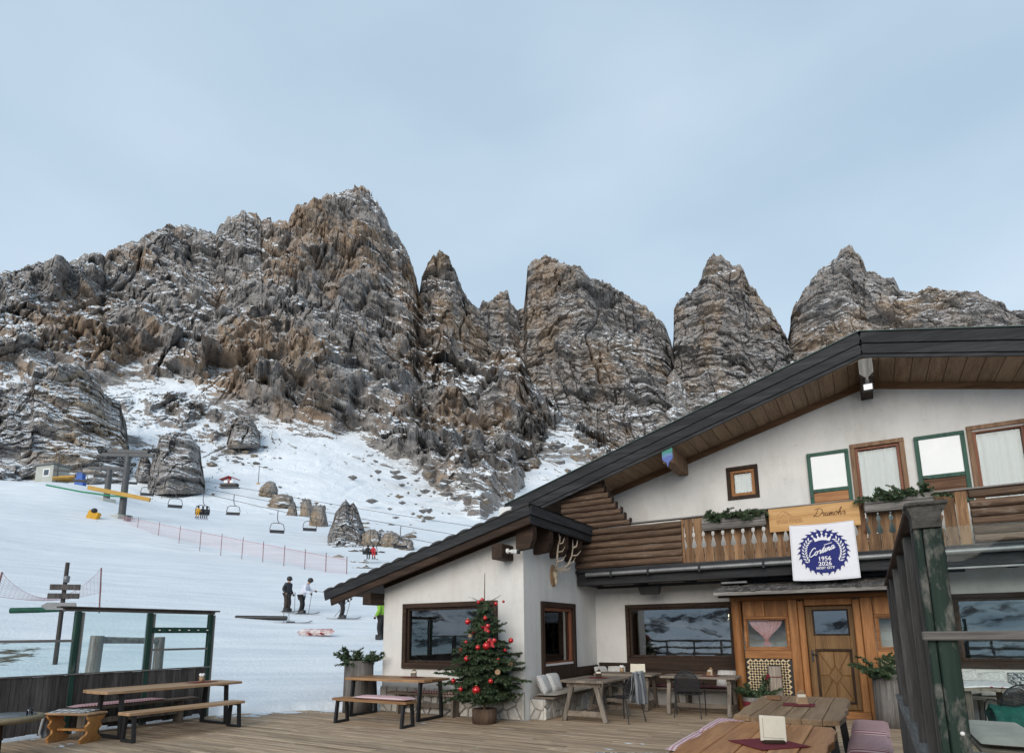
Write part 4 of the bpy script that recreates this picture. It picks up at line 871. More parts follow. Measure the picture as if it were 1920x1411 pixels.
def steel_table(name, label, cat, group, loc, rz, l, w, h, mat, n, ov=.22, live=0, seed=0, flare=.06, bw=.08, mesh_n='top_plank', th=.045):
    o = empty(name, loc, rz); tag(o, label, cat, group); planked_top(o, l, w, h, mat, n, th, live, seed, mesh_n)
    for s in (-1, 1): steel_leg(o, s*(l/2-ov), w*.86, h-th-.002, w*.86-2*flare, bw=bw)
    return o
steel_table('dining_table', 'long tan table with black steel legs beside the left glass windbreak', 'table', None, (-5.22, -3.86, 0), PI/2, 2.5, .86, .77, M_topT, 4, .3, .008, 1)
steel_table('bench', 'tan backless bench with black steel legs in front of the left table', 'bench', None, (-4.42, -3.98, 0), PI/2, 2.1, .36, .46, M_topT, 1, .12, .006, 2, .04, .06, 'seat_plank')
steel_table('dining_table', 'brown table with black steel legs in front of the annex window', 'table', None, (-2.62, -.68, 0), 0, 2.15, .86, .77, M_topA, 4, .2, .012, 3)
steel_table('bench', 'bench with red checked cushion and black steel legs in front of the annex table', 'bench', None, (-2.25, -1.72, 0), 0, 1.85, .36, .46, M_topA, 1, .12, .006, 4, .04, .06, 'seat_plank')
steel_table('dining_table', 'large orange brown plank table in the foreground carrying a menu', 'table', None, (5.0, -5.28, 0), PI/2, 2.35, 1.0, .77, M_topO, 5, .28, .02, 5, th=.055)
steel_table('dining_table', 'brown plank table between the foreground table and the door', 'table', None, (5.02, -2.5, 0), PI/2, 2.35, 1.03, .77, M_topD, 6, .2, .025, 6, th=.055)
steel_table('bench', 'dark bench left of the two foreground tables under checked cushions', 'bench', None, (4.12, -2.9, 0), PI/2, 2.5, .36, .44, M_topD, 1, .2, .006, 7, .04, .06, 'seat_plank')
steel_table('bench', 'wooden bench under two striped cushions right of the foreground tables', 'bench', None, (5.72, -2.3, 0), PI/2, 3.0, .38, .41, M_old, 2, .2, .006, 8, .04, .06, 'seat_plank')
def plank_bench(name, label, loc, rz, l, w, h, m):      # solid slab bench on plank legs
    o = empty(name, loc, rz); tag(o, label, 'bench'); planked_top(o, l, w, h, m, 2, .04, 0, 3, 'seat_plank')
    for s in (-1, 1): MB().prism([(-w*.42, 0), (w*.42, 0), (w*.36, h-.042), (-w*.36, h-.042)], -.025, .025, Matrix.Translation((s*(l/2-.3), 0, 0)) @ Matrix.Rotation(PI/2, 4, 'Z')).build('leg', M_oldz, o)
    MB().beam((-l/2+.3, 0, h*.45), (l/2-.3, 0, h*.45), .03, .09).build('stretcher', M_oldz, o); return o
plank_bench('bench', 'grey plank bench with red cushion between left table and windbreak', (-5.98, -4.0, 0), PI/2, 2.3, .32, .45, M_old)
plank_bench('bench', 'low grey bench with red cushion against the annex stone base', (-2.2, -.19, 0), 0, 2.0, .28, .44, M_old)
def cushion(name, label, cat, group, loc, rz, l, w, t, mat, rx=0, ry=0, puff=.35, n=10):
    mb = MB(); vs = []; fs = []
    for s in (1, -1):
        b = len(vs)
        for i in range(n+1):
            for j in range(n+1):
                u, v = i/n*2-1, j/n*2-1; e = ((1-u**6)*(1-v**6))**puff if abs(u) < 1 and abs(v) < 1 else 0
                k = 1-.04*(abs(u*v)); vs.append((u*l/2*(1-.03*v*v), v*w/2*(1-.03*u*u), s*t/2*e*(1+.06*math.sin(7*u+3*v))))
        fs += [(b+i*(n+1)+j, b+(i+1)*(n+1)+j, b+(i+1)*(n+1)+j+1, b+i*(n+1)+j+1)[::s] for i in range(n) for j in range(n)]
    o = mb.add(vs, fs, True).build(name, mat, None, loc, (rx, ry, rz)); return tag(o, label, cat, group)
cushion('seat_cushion', 'long dusty red checked cushion on the bench behind the left table', 'cushion', None, (-5.98, -4.28, .475), PI/2, 1.6, .3, .05, M_ging)
cushion('seat_cushion', 'red and white checked cushion on the bench before the annex table', 'cushion', None, (-2.0, -1.72, .49), 0, 1.32, .34, .06, M_ging)
cushion('seat_cushion', 'dark red cushion on the bench against the annex stone base', 'cushion', None, (-1.95, -.19, .465), 0, 1.3, .27, .05, M_stripe)
for yy, lb in ((-1.55, 'pink striped cushion on the right bench, the one nearer the door'), (-2.87, 'pink striped cushion on the right bench, the one nearer the viewer')): cushion('seat_cushion', lb, 'cushion', 'striped seat cushions', (5.72, yy, .445), PI/2, 1.28, .4, .07, M_stripe)
for yy, ll, lb in ((-2.35, 1.25, 'pink checked cushion left of the foreground tables, nearer the door'), (-3.65, 1.2, 'pink checked cushion left of the foreground tables, nearer the viewer')): cushion('seat_cushion', lb, 'cushion', 'checked seat cushions', (4.12, yy, .47), PI/2, ll, .36, .06, M_ging)
# carved stool
st = empty('stool', (-5.3, -5.28, 0), .32); tag(st, 'varnished pine stool with scalloped sides by the left table', 'stool')
MB().box(-.42, .42, -.19, .19, .42, .455, bev=.01).build('seat', M_topT, st)
prf = [(.17, .0), (.19, .06), (.15, .1), (.1, .13), (.09, .18), (.13, .22), (.15, .26), (.11, .3), (.10, .33), (.14, .37), (.165, .42)]
for s in (-1, 1):
    MB().prism([(x, z) for x, z in prf]+[(-x, z) for x, z in prf[::-1]], -.02, .02, Matrix.Translation((s*.3, 0, 0)) @ Matrix.Rotation(s*.2, 4, 'Y') @ Matrix.Rotation(PI/2, 4, 'Z')).build('side_panel', M_pine, st)
MB().box(-.28, .28, -.05, .05, .17, .2, bev=.005).build('stretcher', M_pine, st)
def drape(name, label, pts, w, mat, loc, rz, wob=.02, seed=0, n=14, fold=.015):
    """cloth strip following a side profile pts (x,z), width w along y"""
    rg = random.Random(seed); vs = []; prof = []
    for a, b in zip(pts, pts[1:]):
        for k in range(4): prof.append((a[0]+(b[0]-a[0])*k/4, a[1]+(b[1]-a[1])*k/4))
    prof.append(pts[-1]); m = len(prof)
    for i, (x, z) in enumerate(prof):
        for j in range(n+1):
            v = j/n*2-1; f = fold*math.sin(j*1.7+i*.22+seed)+wob*.4*math.sin(j*.6+i*.5)
            vs.append((x+f, v*w/2*(1-.1*abs(math.sin(i*.33))), z+f*.6+wob*math.sin(v*2.2+i*.17)*.4))
    o = MB().add(vs, [(i*(n+1)+j, i*(n+1)+j+1, (i+1)*(n+1)+j+1, (i+1)*(n+1)+j) for i in range(m-1) for j in range(n)], True).build(name, mat, None, loc, (0, 0, rz))
    md = o.modifiers.new('thick', 'SOLIDIFY'); md.thickness = .012; return tag(o, label, 'blanket')
drape('blanket', 'grey checked blanket hanging over the pine stool', [(.26, .472), (.0, .478), (-.34, .475), (-.45, .44), (-.49, .3), (-.5, .12), (-.47, .06)], .34, M_grbl, (-5.3, -5.28, 0), .32, seed=2)
# trestle tables
def trestle(label, loc, rz, l, w, h=.75, seed=0):
    o = empty('trestle_table', loc, rz); tag(o, label, 'table', 'old grey trestle tables'); planked_top(o, l, w, h, M_old, 5, .04, .006, seed)
    for s in (-1, 1):
        x = s*(l/2-.16)
        for t in (-1, 1): MB().beam((x, t*w*.44, 0), (x, t*w*.24, h-.044), .085, .075, up=(1, 0, 0), bev=.006).build('leg', M_oldz, o)
        MB().beam((x, -w*.37, .14), (x, w*.37, .14), .05, .1, bev=.005).build('crossbar', M_old, o); MB().beam((x, -w*.36, h-.085), (x, w*.36, h-.085), .07, .07).build('cross_beam', M_old, o)
    MB().beam((-l/2+.16, 0, .16), (l/2-.16, 0, .16), .05, .08).build('stretcher', M_old, o); return o
trestle('grey trestle table beside the corner bench, nearest the Christmas tree', (1.07, .95, 0), PI/2, 1.5, .95, seed=1)
trestle('grey trestle table in the inner corner holding an open menu card', (1.1, 2.68, 0), 0, 1.35, .8, seed=2)
trestle('grey trestle table below the long window, beside the porch post', (2.75, 2.42, 0), 0, 1.5, .8, seed=3)
# corner bench
cbn = empty('corner_bench', (0, L, 0)); tag(cbn, 'corner bench running along both white walls on a stone plinth', 'bench')
def cbb(mb, name, mat): o = mb.build(name, mat, cbn); o.location = (0, -L, 0); return o
cbb(MB().box(.05, .5, .22, L-.5, .385, .425, bev=.008), 'seat_plank', M_old); cbb(MB().box(.05, 3.3, L-.49, L-.06, .385, .425, bev=.008), 'seat_plank', M_old)
for x in (1.2, 2.2, 3.1): cbb(MB().box(x, x+.06, L-.42, L-.1, 0, .384), 'support', M_oldz)
cushion('seat_cushion', 'long beige canvas cushion on the bench along the annex side wall', 'cushion', None, (.3, 1.35, .46), PI/2, 2.3, .46, .075, M_beige)
cushion('seat_cushion', 'dark maroon cushion on the bench below the long window', 'cushion', None, (2.0, L-.28, .455), 0, 2.5, .4, .06, M_maroon)
for (x, y, z, rz, rx, lb) in ((.2, .42, .64, PI/2+.1, 1.15, 'patterned white pillow on the beige bench, nearest the tree'), (.24, .78, .65, PI/2-.05, 1.2, 'patterned white pillow on the beige bench, second from the tree'),
                              (.25, 3.3, .66, PI/2-.3, 1.2, 'pale pillow in the bench corner against the annex side'), (.55, 3.45, .66, .15, 1.25, 'pale pillow in the bench corner below the long window'), (3.05, 3.42, .62, -.2, 1.2, 'pale dotted pillow at the bench end beside the porch')):
    cushion('pillow', lb, 'pillow', 'pale pillows on the corner bench', (x, y, z), rz, .42, .4, .15, M_pilw, rx, puff=.6)
# metal mesh chairs
def mesh_mat():
    m, t, b = new_mat('chair_mesh'); b.inputs['Base Color'].default_value = (.016, .017, .02, 1); b.inputs['Roughness'].default_value = .5; v = coords(t, (1, 1, 1), rnd=False)
    sp = t.nodes.new('ShaderNodeSeparateXYZ'); t.links.new(v, sp.inputs[0]); f = None
    for k in 'XYZ':
        s = math_n(t, 'GREATER_THAN', math_n(t, 'FRACT', math_n(t, 'MULTIPLY', sp.outputs[k], 110)), .45); f = s if f is None else math_n(t, 'MULTIPLY', f, s)
    t.links.new(math_n(t, 'SUBTRACT', 1, f), b.inputs['Alpha']); return m
M_mesh = mesh_mat()
def mesh_chair(label, loc, rz):
    o = empty('mesh_chair', loc, rz); tag(o, label, 'chair', 'black metal mesh chairs')     # faces local +y
    s = MB(); n = 8
    s.add([(-.22+.44*i/n, -.2+.42*j/n, .44-.02*math.sin(PI*i/n)) for i in range(n+1) for j in range(n+1)], [(i*(n+1)+j, (i+1)*(n+1)+j, (i+1)*(n+1)+j+1, i*(n+1)+j+1) for i in range(n) for j in range(n)], True); s.build('seat', M_mesh, o)
    bk = MB(); vs = []
    for i in range(n+1):
        for j in range(9): u = i/n*2-1; v = j/8; hw = .235*math.sqrt(max(.0, 1-max(0, (v-.45)/.55)**2)) ; vs.append((u*hw, -.22-.1*v-.05*(1-u*u), .5+.38*v))
    bk.add(vs, [(i*9+j, (i+1)*9+j, (i+1)*9+j+1, i*9+j+1) for i in range(n) for j in range(8)], True); bk.build('backrest', M_mesh, o)
    fr = [( -.235, -.22, .44)]+[(-.24*math.cos(a), -.22-.1*max(0, (.5+.4*math.sin(a)-.5)/.4), .62+.27*math.sin(a)) for a in [PI*k/12 for k in range(13)]]+[(.235, -.22, .44)]
    MB().tube(fr, .012, 6).build('back_frame', M_steel, o)
    MB().tube([(-.23, -.2, .44), (-.23, .22, .44), (.23, .22, .44), (.23, -.2, .44), (-.23, -.2, .44)], .011, 6).build('seat_frame', M_steel, o)
    for sx in (-1, 1):
        MB().tube([(sx*.22, -.2, .44), (sx*.25, -.29, 0)], .011, 6).build('leg', M_steel, o)
        MB().tube([(sx*.28, .24, 0), (sx*.28, .24, .5), (sx*.28, .2, .6), (sx*.28, .08, .66), (sx*.275, -.08, .67), (sx*.25, -.24, .66)], .011, 6).build('arm_leg', M_steel, o)
    return o
mesh_chair('black mesh chair with a grey blanket over its back', (1.72, .72, 0), 1.25); mesh_chair('black mesh chair in front of the table below the long window', (2.62, 1.9, 0), .12)
drape('blanket', 'grey and white striped blanket hanging over a black mesh chair', [(-.22, .36), (-.26, .55), (-.30, .74), (-.325, .9), (-.34, .912), (-.36, .9), (-.40, .7), (-.41, .42), (-.4, .34)], .34, M_grbl, (1.72, .72, 0), 1.25+PI/2, seed=4)
# table things
def runner(label, loc, rz, l=.4, w=.28): tag(MB().box(-l/2, l/2, -w/2, w/2, 0, .004).build('table_runner', M_dkred, None, loc, (0, 0, rz)), label, 'runner', 'dark red table runners')
ZT = .7745
runner('dark red mat on the table beside the left windbreak', (-5.25, -3.2, ZT), .1, .3, .5); runner('dark red mat on the annex table beside the tree', (-2.3, -.55, ZT), 0, .4, .3)
runner('dark red mat under the menu on the foreground table', (5.08, -5.3, ZT), PI/4, .42, .42); runner('dark red mat on the second foreground table', (5.03, -2.45, ZT), .05, .34, .3)
runner('dark red mat on the grey table beside the corner bench', (1.1, 1.0, .7545), .3, .34, .34); runner('dark red mat on the grey table below the long window', (2.95, 2.35, .7545), 0, .32, .26)
def holder(label, loc, rz, c=M_topT):      # wooden napkin holder with a raised cut-out back
    o = empty('napkin_holder', loc, rz); tag(o, label, 'napkin holder', 'wooden napkin holders'); MB().box(-.06, .06, -.04, .04, 0, .015, bev=.003).build('base', c, o)
    MB().prism([(-.055, .015), (.055, .015), (.055, .1), (.03, .15), (.0, .165), (-.02, .14), (-.055, .11)], .02, .032).build('back', c, o); MB().prism([(-.055, .015), (.055, .015), (.05, .08), (-.05, .08)], -.032, -.02).build('front', c, o)
    MB().box(-.045, .045, -.012, .012, .016, .11).build('napkins', M_cards, o)
holder('small wooden napkin holder on the annex table', (-2.32, -.5, ZT+.005), .4, M_old); holder('wooden napkin holder on the second foreground table', (5.06, -2.4, ZT+.005), .5); holder('small napkin holder on the table below the long window', (2.95, 2.35, .759), -.6); holder('tiny napkin holder on the table beside the corner bench', (1.1, 1.02, .759), .3, M_dkx)
tag(MB().box(4.62, 4.78, -2.02, -1.94, ZT, ZT+.05, bev=.005).build('wood_block', M_trim), 'small brown wooden block at the corner of the second foreground table', 'block')
def menu(label, loc, rz, w, h):
    o = empty('menu_card', loc, rz); tag(o, label, 'menu', 'menu cards'); MB().box(-w*.3, w*.3, -.05, .05, 0, .03, bev=.004).build('stand', M_dkx, o)
    for s in (-1, 1): MB().box(-.002 if s > 0 else -w, w if s > 0 else .002, -.004, .004, .012, h, Matrix.Rotation(s*.3, 4, 'Z') @ Matrix.Rotation(-.12, 4, 'X')).build('page', M_cards, o)
menu('cream menu card standing open on the grey corner table', (1.32, 2.72, .756), .2, .17, .19)
o = empty('menu_card', (5.12, -5.3, ZT+.005), .42); tag(o, 'cream menu standing in a holder on the foreground table', 'menu', 'menu cards'); o.scale = (.76,)*3
MB().box(-.1, .1, -.045, .045, 0, .035, bev=.005).build('stand', M_dkx, o)
pg = MB().box(-.125, .125, -.012, .012, .02, .265, Matrix.Rotation(-.16, 4, 'X') @ Matrix.Rotation(.05, 4, 'Y'), bev=.003).build('page', M_cards, o)
MB().box(-.10, .10, -.0135, -.0125, .05, .053, Matrix.Rotation(-.16, 4, 'X') @ Matrix.Rotation(.05, 4, 'Y')).build('rule', M_old, pg); MB().box(-.098, -.095, -.0135, -.0125, .05, .24, Matrix.Rotation(-.16, 4, 'X') @ Matrix.Rotation(.05, 4, 'Y')).build('rule', M_old, pg)
def pot_deco(label, loc):
    o = empty('table_decoration', loc); tag(o, label, 'decoration'); MB().lathe([(.0, 0), (.04, 0), (.05, .09), (.048, .09), (.0, .085)], 14).build('pot', M_topT, o)
    for k in range(5): MB().sphere((.025*math.cos(k*1.26), .025*math.sin(k*1.26), .12+.01*(k % 2)), .03, 8, 6).build('blossom', M_white, o)
pot_deco('small pot of white blossom on the left table', (-5.25, -3.2, ZT+.005)); pot_deco('small pink and white ornament on the grey corner table', (.95, 2.75, .755))
# wicker side table with a glass, far left
wk = empty('wicker_table', (-4.75, -6.5, 0)); tag(wk, 'round wicker table at the left edge of the terrace', 'table')
M_wick = plain('wicker', (.30, .25, .16), .8, (.14, .115, .07), 60, bump=.8, bscale=120, bd=.01)
MB().lathe([(.0, .48), (.44, .48), (.5, .5), (.52, .53), (.5, .56), (.45, .565), (.0, .555)], 32).build('top', M_wick, wk); MB().lathe([(.0, .5655), (.42, .5655), (.42, .569), (.0, .569)], 32).build('glass_plate', M_zinc, wk)
MB().lathe([(.0, 0), (.24, 0), (.22, .03), (.06, .06), (.055, .42), (.14, .479)], 20).build('base', M_dkz, wk)
tag(MB().lathe([(.0, 0), (.036, 0), (.042, .095), (.039, .095), (.034, .008), (.0, .008)], 20).build('drinking_glass', M_dglass, None, (-4.43, -6.28, .5695)), 'empty tumbler on the wicker table at the left edge', 'glass')
# ------------------------------------------------------------------ planters
def twig_pot(o, c, z, r, n, l, rg, up=.7):
    nd, tw = MB(), MB()
    for i in range(n):
        a = 2*PI*i/n+rg.uniform(-.3, .3); e = rg.uniform(.1, 1); d = (math.cos(a)*e, math.sin(a)*e, up*rg.uniform(.35, 1.2)); spray(nd, tw, (c[0]+math.cos(a)*r*.5, c[1]+math.sin(a)*r*.5, z), d, l*rg.uniform(.6, 1.15), rg, True, .065, .02, 95, .5)
    nd.build('foliage', M_fir, o, fix=False); tw.build('twigs', M_bark, o, fix=False)
M_logz = wood('grey_log', [(.05, .045, .042), (.13, .12, .112), (.24, .225, .21)], 'z', .9, .1, fine=40, bump=.8)
for loc, r, h, lb, sd in (((-3.95, -.38, 0), .31, 1.08, 'tall grey log planter with fir twigs at the annex corner', 1), ((6.02, 2.15, 0), .26, .88, 'grey log planter with fir twigs right of the door', 2)):
    o = empty('log_planter', loc); tag(o, lb, 'planter', 'hollow log planters'); MB().lathe([(.0, 0), (r*1.04, 0), (r*1.02, h*.3), (r, h), (r*.86, h), (r*.82, h-.1), (.0, h-.1)], 22, wob=.05, seed=sd).build('trunk', M_logz, o)
    twig_pot(o, (0, 0), h-.08, r, 22, .42, random.Random(sd))
o = empty('fir_pot', (3.78, 2.42, 0)); tag(o, 'stone pot of fir twigs with a dark red ribbon left of the door', 'planter')
MB().lathe([(.0, 0), (.2, 0), (.24, .3), (.25, .38), (.21, .38), (.0, .34)], 20).build('pot', M_greyz, o); twig_pot(o, (0, 0), .36, .2, 20, .34, random.Random(5))
MB().lathe([(.237, .2), (.252, .22), (.255, .28), (.245, .3)], 20).build('ribbon', M_dkred, o); MB().prism([(-.03, .28), (.03, .28), (.06, -.02), (-.02, .02)], -.262, -.255).build('ribbon_tail', M_dkred, o)
o = empty('stump_lantern', (4.12, 2.72, 0)); tag(o, 'birch stump with a red cord and candle hollow beside the door', 'stump')
MB().lathe([(.0, 0), (.145, 0), (.13, .4), (.12, .95), (.09, .95), (.085, .88), (.0, .88)], 18, wob=.08, seed=3).build('trunk', wood('pale_stump', [(.12, .095, .075), (.27, .225, .18), (.4, .35, .29)], 'z', .9, .05, fine=30, bump=1.), o)
MB().lathe([(.0, .952), (.095, .952), (.1, .965), (.0, .97)], 14).build('candle_hollow', M_blk, o); MB().lathe([(.132, .74), (.14, .748), (.132, .756)], 18).build('cord', M_dkred, o)
for s in (-1, 1): MB().sphere((-.13+s*.012, -.07, .72+s*.03), .045, 8, 6, (1, .7, 1.2)).build('bow_loop', M_dkred, o)
# ------------------------------------------------------------------ Christmas tree
TX, TY = -.52, -.62
tr = empty('christmas_tree', (TX, TY, 0)); tag(tr, 'decorated fir tree with red baubles in a bark pot at the annex corner', 'tree')
RP = [(.32, .3), (.45, .55), (.7, .66), (1.0, .58), (1.3, .47), (1.6, .35), (1.9, .22), (2.15, .12), (2.3, .05)]
TR_ = lambda z: float(np.interp(z, [p[0] for p in RP], [p[1] for p in RP]))
rg = random.Random(21); nd, tw = MB(), MB(); z = .4
while z < 2.2:
    n = 11 if z < 1.2 else (9 if z < 1.8 else 6)
    for i in range(n):
        a = 2*PI*(i+rg.random()*.7)/n; R_ = TR_(z)*rg.uniform(.72, 1.2); spray(nd, tw, (0, 0, z+rg.uniform(-.04, .04)), (math.cos(a), math.sin(a), .28+.35*(z > 1.5)), R_*1.12, rg, True, .052, .013, 130, rg.uniform(.25, .6))
    z += rg.uniform(.07, .12)
for a, l in ((PI+.6, .34), (.5, .33), (1.9, .2), (PI+1.1, .3), (.15, .4)): spray(nd, tw, (0, 0, 2.18), (math.cos(a), math.sin(a), .5), l, rg, False, .03, .004, 30, .1)
nd.build('needles', M_fir, tr, fix=False); tw.build('branches', M_bark, tr, fix=False)
MB().tube([(0, 0, .2), (.01, 0, 1.2), (0, 0, 2.2), (.01, .0, 2.78)], [.03, .024, .012, .006], 8).build('trunk', M_bark, tr)
MB().lathe([(.0, 0), (.22, 0), (.225, .26), (.19, .265), (.0, .24)], 22, wob=.05, seed=8).build('bark_pot', M_bark, tr)
def red_mat(name, c, r): m, t, b = new_mat(name); b.inputs['Base Color'].default_value = (*c, 1); b.inputs['Roughness'].default_value = r; b.inputs['Coat Weight'].default_value = .6; b.inputs['Metallic'].default_value = .35; return m
M_baub = red_mat('glossy_red', (.50, .012, .018), .16); M_baubm = red_mat('matt_red', (.42, .015, .02), .42); M_gold = plain('gold_cap', (.5, .35, .12), .35, metal=.9)
def tree_pt(px, py):
    x, y, zz = (float(v) for v in rays(px, py)); h = math.hypot(x, y); f = (x/h, y/h); dist = (TX-CAM[0])*f[0]+(TY-CAM[1])*f[1]
    P0 = Vector((CAM[0]+f[0]*dist, CAM[1]+f[1]*dist, CAM[2]+zz/h*dist)); s = math.hypot(P0.x-TX, P0.y-TY); R_ = TR_(P0.z)*.98
    k = math.sqrt(max(R_*R_-s*s, .004)); return P0-Vector((f[0], f[1], zz/h))*k
for px, py, r, lb in ((898, 1128, .034, 'small red bauble, left of a touching pair at the top'), (904, 1124, .034, 'small red bauble, right of a touching pair at the top'), (930, 1131, .034, 'red bauble just right of the bare leader'), (944, 1127, .024, 'tiny red bauble at the far right top twig tip'),
        (877, 1165, .05, 'red bauble hanging alone at upper left in front of the window'), (910, 1158, .038, 'red bauble directly above the upper red bow'), (915, 1183, .034, 'red bauble directly below the upper red bow'), (887, 1184, .03, 'dark red bauble half hidden at upper left'),
        (874, 1203, .03, 'small red bauble at middle left, above the left edge one'), (863, 1219, .044, 'red bauble on the left edge at mid height'), (896, 1213, .042, 'red bauble left of the big middle one'), (912, 1210, .062, 'big glossy red bauble in the middle below the lower bow'),
        (875, 1234, .046, 'red bauble at left just below mid height'), (934, 1238, .042, 'red bauble at right just below mid height'), (958, 1200, .044, 'red bauble on the right edge at upper mid height'), (947, 1218, .03, 'small red bauble near the right edge at mid height'),
        (920, 1276, .04, 'red bauble low right of centre'), (893, 1293, .068, 'biggest red bauble, low in the middle above the pot'), (864, 1291, .036, 'small red bauble at the lower left'), (850, 1275, .04, 'red bauble on the lower left edge')):
    o = empty('bauble', tree_pt(px, py)); tag(o, lb+' of the fir tree', 'bauble', 'red baubles on the Christmas tree'); r *= 1.12; MB().sphere((0, 0, 0), r, 18, 12).build('ball', M_baub if r > .035 else M_baubm, o); MB().lathe([(.0, r*1.22), (r*.2, r*1.2), (r*.22, r*.95), (r*.2, r*.93)], 10).build('cap', M_gold, o)
for px, py, lb in ((910, 1173, 'upper red fabric bow on the Christmas tree'), (922, 1200, 'lower red fabric bow on the Christmas tree')):
    o = empty('bow', tree_pt(px, py), .55); tag(o, lb, 'bow', 'red bows on the Christmas tree')
    for s in (-1, 1): MB().sphere((s*.045, 0, .0), .045, 10, 8, (1, .45, 1.0)).build('loop', M_dkred if 0 else M_baubm, o)
    MB().prism([(-.02, .0), (.02, 0), (.05, -.13), (-.03, -.11)], -.01, .0).build('tail', M_baubm, o)
for px, py, lb in ((957, 1243, 'wood slice ornament at the right of the Christmas tree'), (933, 1259, 'wood slice ornament low on the Christmas tree'), (881, 1191, 'straw star ornament at upper left of the Christmas tree')):
    tag(MB().prism([(.05*math.cos(a)*(1 if k % 2 or 'slice' in lb else .5), .05*math.sin(a)*(1 if k % 2 or 'slice' in lb else .5)) for k, a in enumerate([2*PI*i/12 for i in range(12)])], -.006, .006).build('ornament', M_topT, None, tree_pt(px, py), (0, 0, .5)), lb, 'ornament')
# ================================================================== WINDBREAKS
M_plk = wood('windbreak_plank', [(.025, .022, .021), (.06, .053, .05), (.11, .1, .094)], 'z', .85, .3)
M_grn = wood('worn_green_paint', [(.008, .028, .02), (.018, .05, .037), (.03, .075, .056)], 'z', .6, .1, fine=35, wear=((.16, .165, .155), 4.5, .60))
wl_o = empty('windbreak', (-6.25, -2.45, 0)); tag(wl_o, 'glass windbreak on dark planks with green posts left of the terrace', 'windbreak')
def wlb(mb, name, mat, parent=None):
    o = mb.build(name, mat, parent or wl_o)
    if parent is None: o.location = (6.25, 2.45, 0)
    return o
for i, (yy, zt) in enumerate(((-2.45, 2.08), (-3.72, 2.08), (-4.98, 2.08), (-6.3, 1.6), (-7.6, 1.6))):
    wlb(MB().box(-6.29, -6.2, yy-.05, yy+.04, 0, zt, bev=.008), 'post', M_grn); wlb(MB().box(-6.3, -6.22, yy+.045, yy+.1, .0, zt-.01, bev=.006), 'side_post', M_greyz)
wlb(MB().box(-6.33, -6.15, -5.3, -2.3, 2.135, 2.165, bev=.006), 'cap_board', M_plk); wlb(MB().box(-6.28, -6.21, -5.22, -2.38, 2.083, 2.132), 'top_rail', M_greyy)
wlb(MB().box(-6.27, -6.22, -9, -5.03, 1.55, 1.595), 'top_rail', M_greyy)
for a, b, z1 in ((-3.66, -2.5, 2.08), (-4.93, -3.78, 2.08), (-6.25, -5.04, 1.55), (-7.55, -6.36, 1.55)): wlb(MB().box(-6.251, -6.243, a, b, 1.0, z1), 'pane', M_clear)
br = wlb(MB().box(-6.24, -6.21, -3.675, -2.41, 1.7, 1.81, bev=.004), 'peg_rail', M_grn)
for k in range(6): MB().lathe([(.0, 0), (.012, 0), (.012, .05), (.0, .055)], 8).build('peg', M_white, br, (-6.21, -3.55+.2*k, 1.755), (0, PI/2, 0))
wlb(MB().box(-6.24, -6.21, -3.675, -2.41, 1.36, 1.40), 'rail', M_greyy)
yy = -9.0; rg = random.Random(4)
while yy < -2.42:
    wd = rg.uniform(.13, .19); wlb(MB().box(-6.235, -6.205, yy+.002, min(yy+wd, -2.4)-.002, rg.uniform(.03, .08), .985+.01*rg.random(), bev=.004), 'plank', M_plk); yy += wd
wlb(MB().box(-6.27, -6.19, -9, -2.4, .99, 1.015), 'ledge', M_greyy)
M_wgz = wood('weathered_board', [(.03, .027, .025), (.085, .077, .072), (.17, .158, .148)], 'z', .9, .2, fine=45, bump=.8)
# right hand windbreak, close to the viewer
wr_o = empty('windbreak', (6.05, -7.88, 0)); tag(wr_o, 'weathered windbreak with big green corner post at the right foreground', 'windbreak')
def wrb(mb, name, mat):
    o = mb.build(name, mat, wr_o); o.location = (-6.05, 7.88, 0); return o
M_grnB = wood('flaking_green_paint', [(.004, .011, .008), (.009, .021, .016), (.018, .036, .028)], 'z', .7, .02, fine=26, bump=1., wear=((.12, .117, .105), 14, .495))
M_lich = plain('lichen_wood', (.03, .027, .026), .95, (.10, .095, .085), 28, bump=1., bscale=60, bd=.01, detail=8)
wrb(MB().box(6.042, 6.1, -7.93, -7.85, 0, 1.975, bev=.004), 'corner_post', M_grnB); wrb(MB().box(6.016, 6.04, -7.925, -7.86, 0, 1.98, bev=.003), 'post_board', M_grnB)
wrb(MB().prism([(6.012, 1.977), (6.1, 1.977), (6.1, 2.02), (6.122, 2.055), (6.0, 2.055), (6.012, 2.02)], -7.94, -7.83), 'post_cap', M_lich); wrb(MB().box(5.995, 6.125, -7.95, -7.82, 2.056, 2.07, bev=.004), 'cap_board', M_lich)
for yy, wd in ((-7.72, .1), (-7.1, .1), (-6.3, .09), (-5.4, .09), (-4.4, .09), (-3.4, .1)): wrb(MB().box(6.02, 6.075, yy-wd/2, yy+wd/2, 0, 2.05, bev=.005), 'post', M_wgz)
wrb(MB().box(6.005, 6.1, -7.8, -3.28, 2.06, 2.09, bev=.004), 'top_rail', M_dky)
for a, b in ((-7.66, -7.16), (-7.04, -6.36), (-6.24, -5.46), (-5.34, -4.46), (-4.34, -3.46)): wrb(MB().box(6.045, 6.053, a, b, 1.0, 2.055), 'pane', M_clear)
wrb(MB().box(5.99, 6.1, -7.8, -3.28, .985, 1.01, bev=.004), 'ledge', M_greyy)
yy = -7.8
while yy < -3.3:
    wd = rg.uniform(.14, .2); wrb(MB().box(6.0, 6.018, yy+.002, min(yy+wd, -3.28)-.002, .04, .98, bev=.003), 'plank', M_wgz); yy += wd
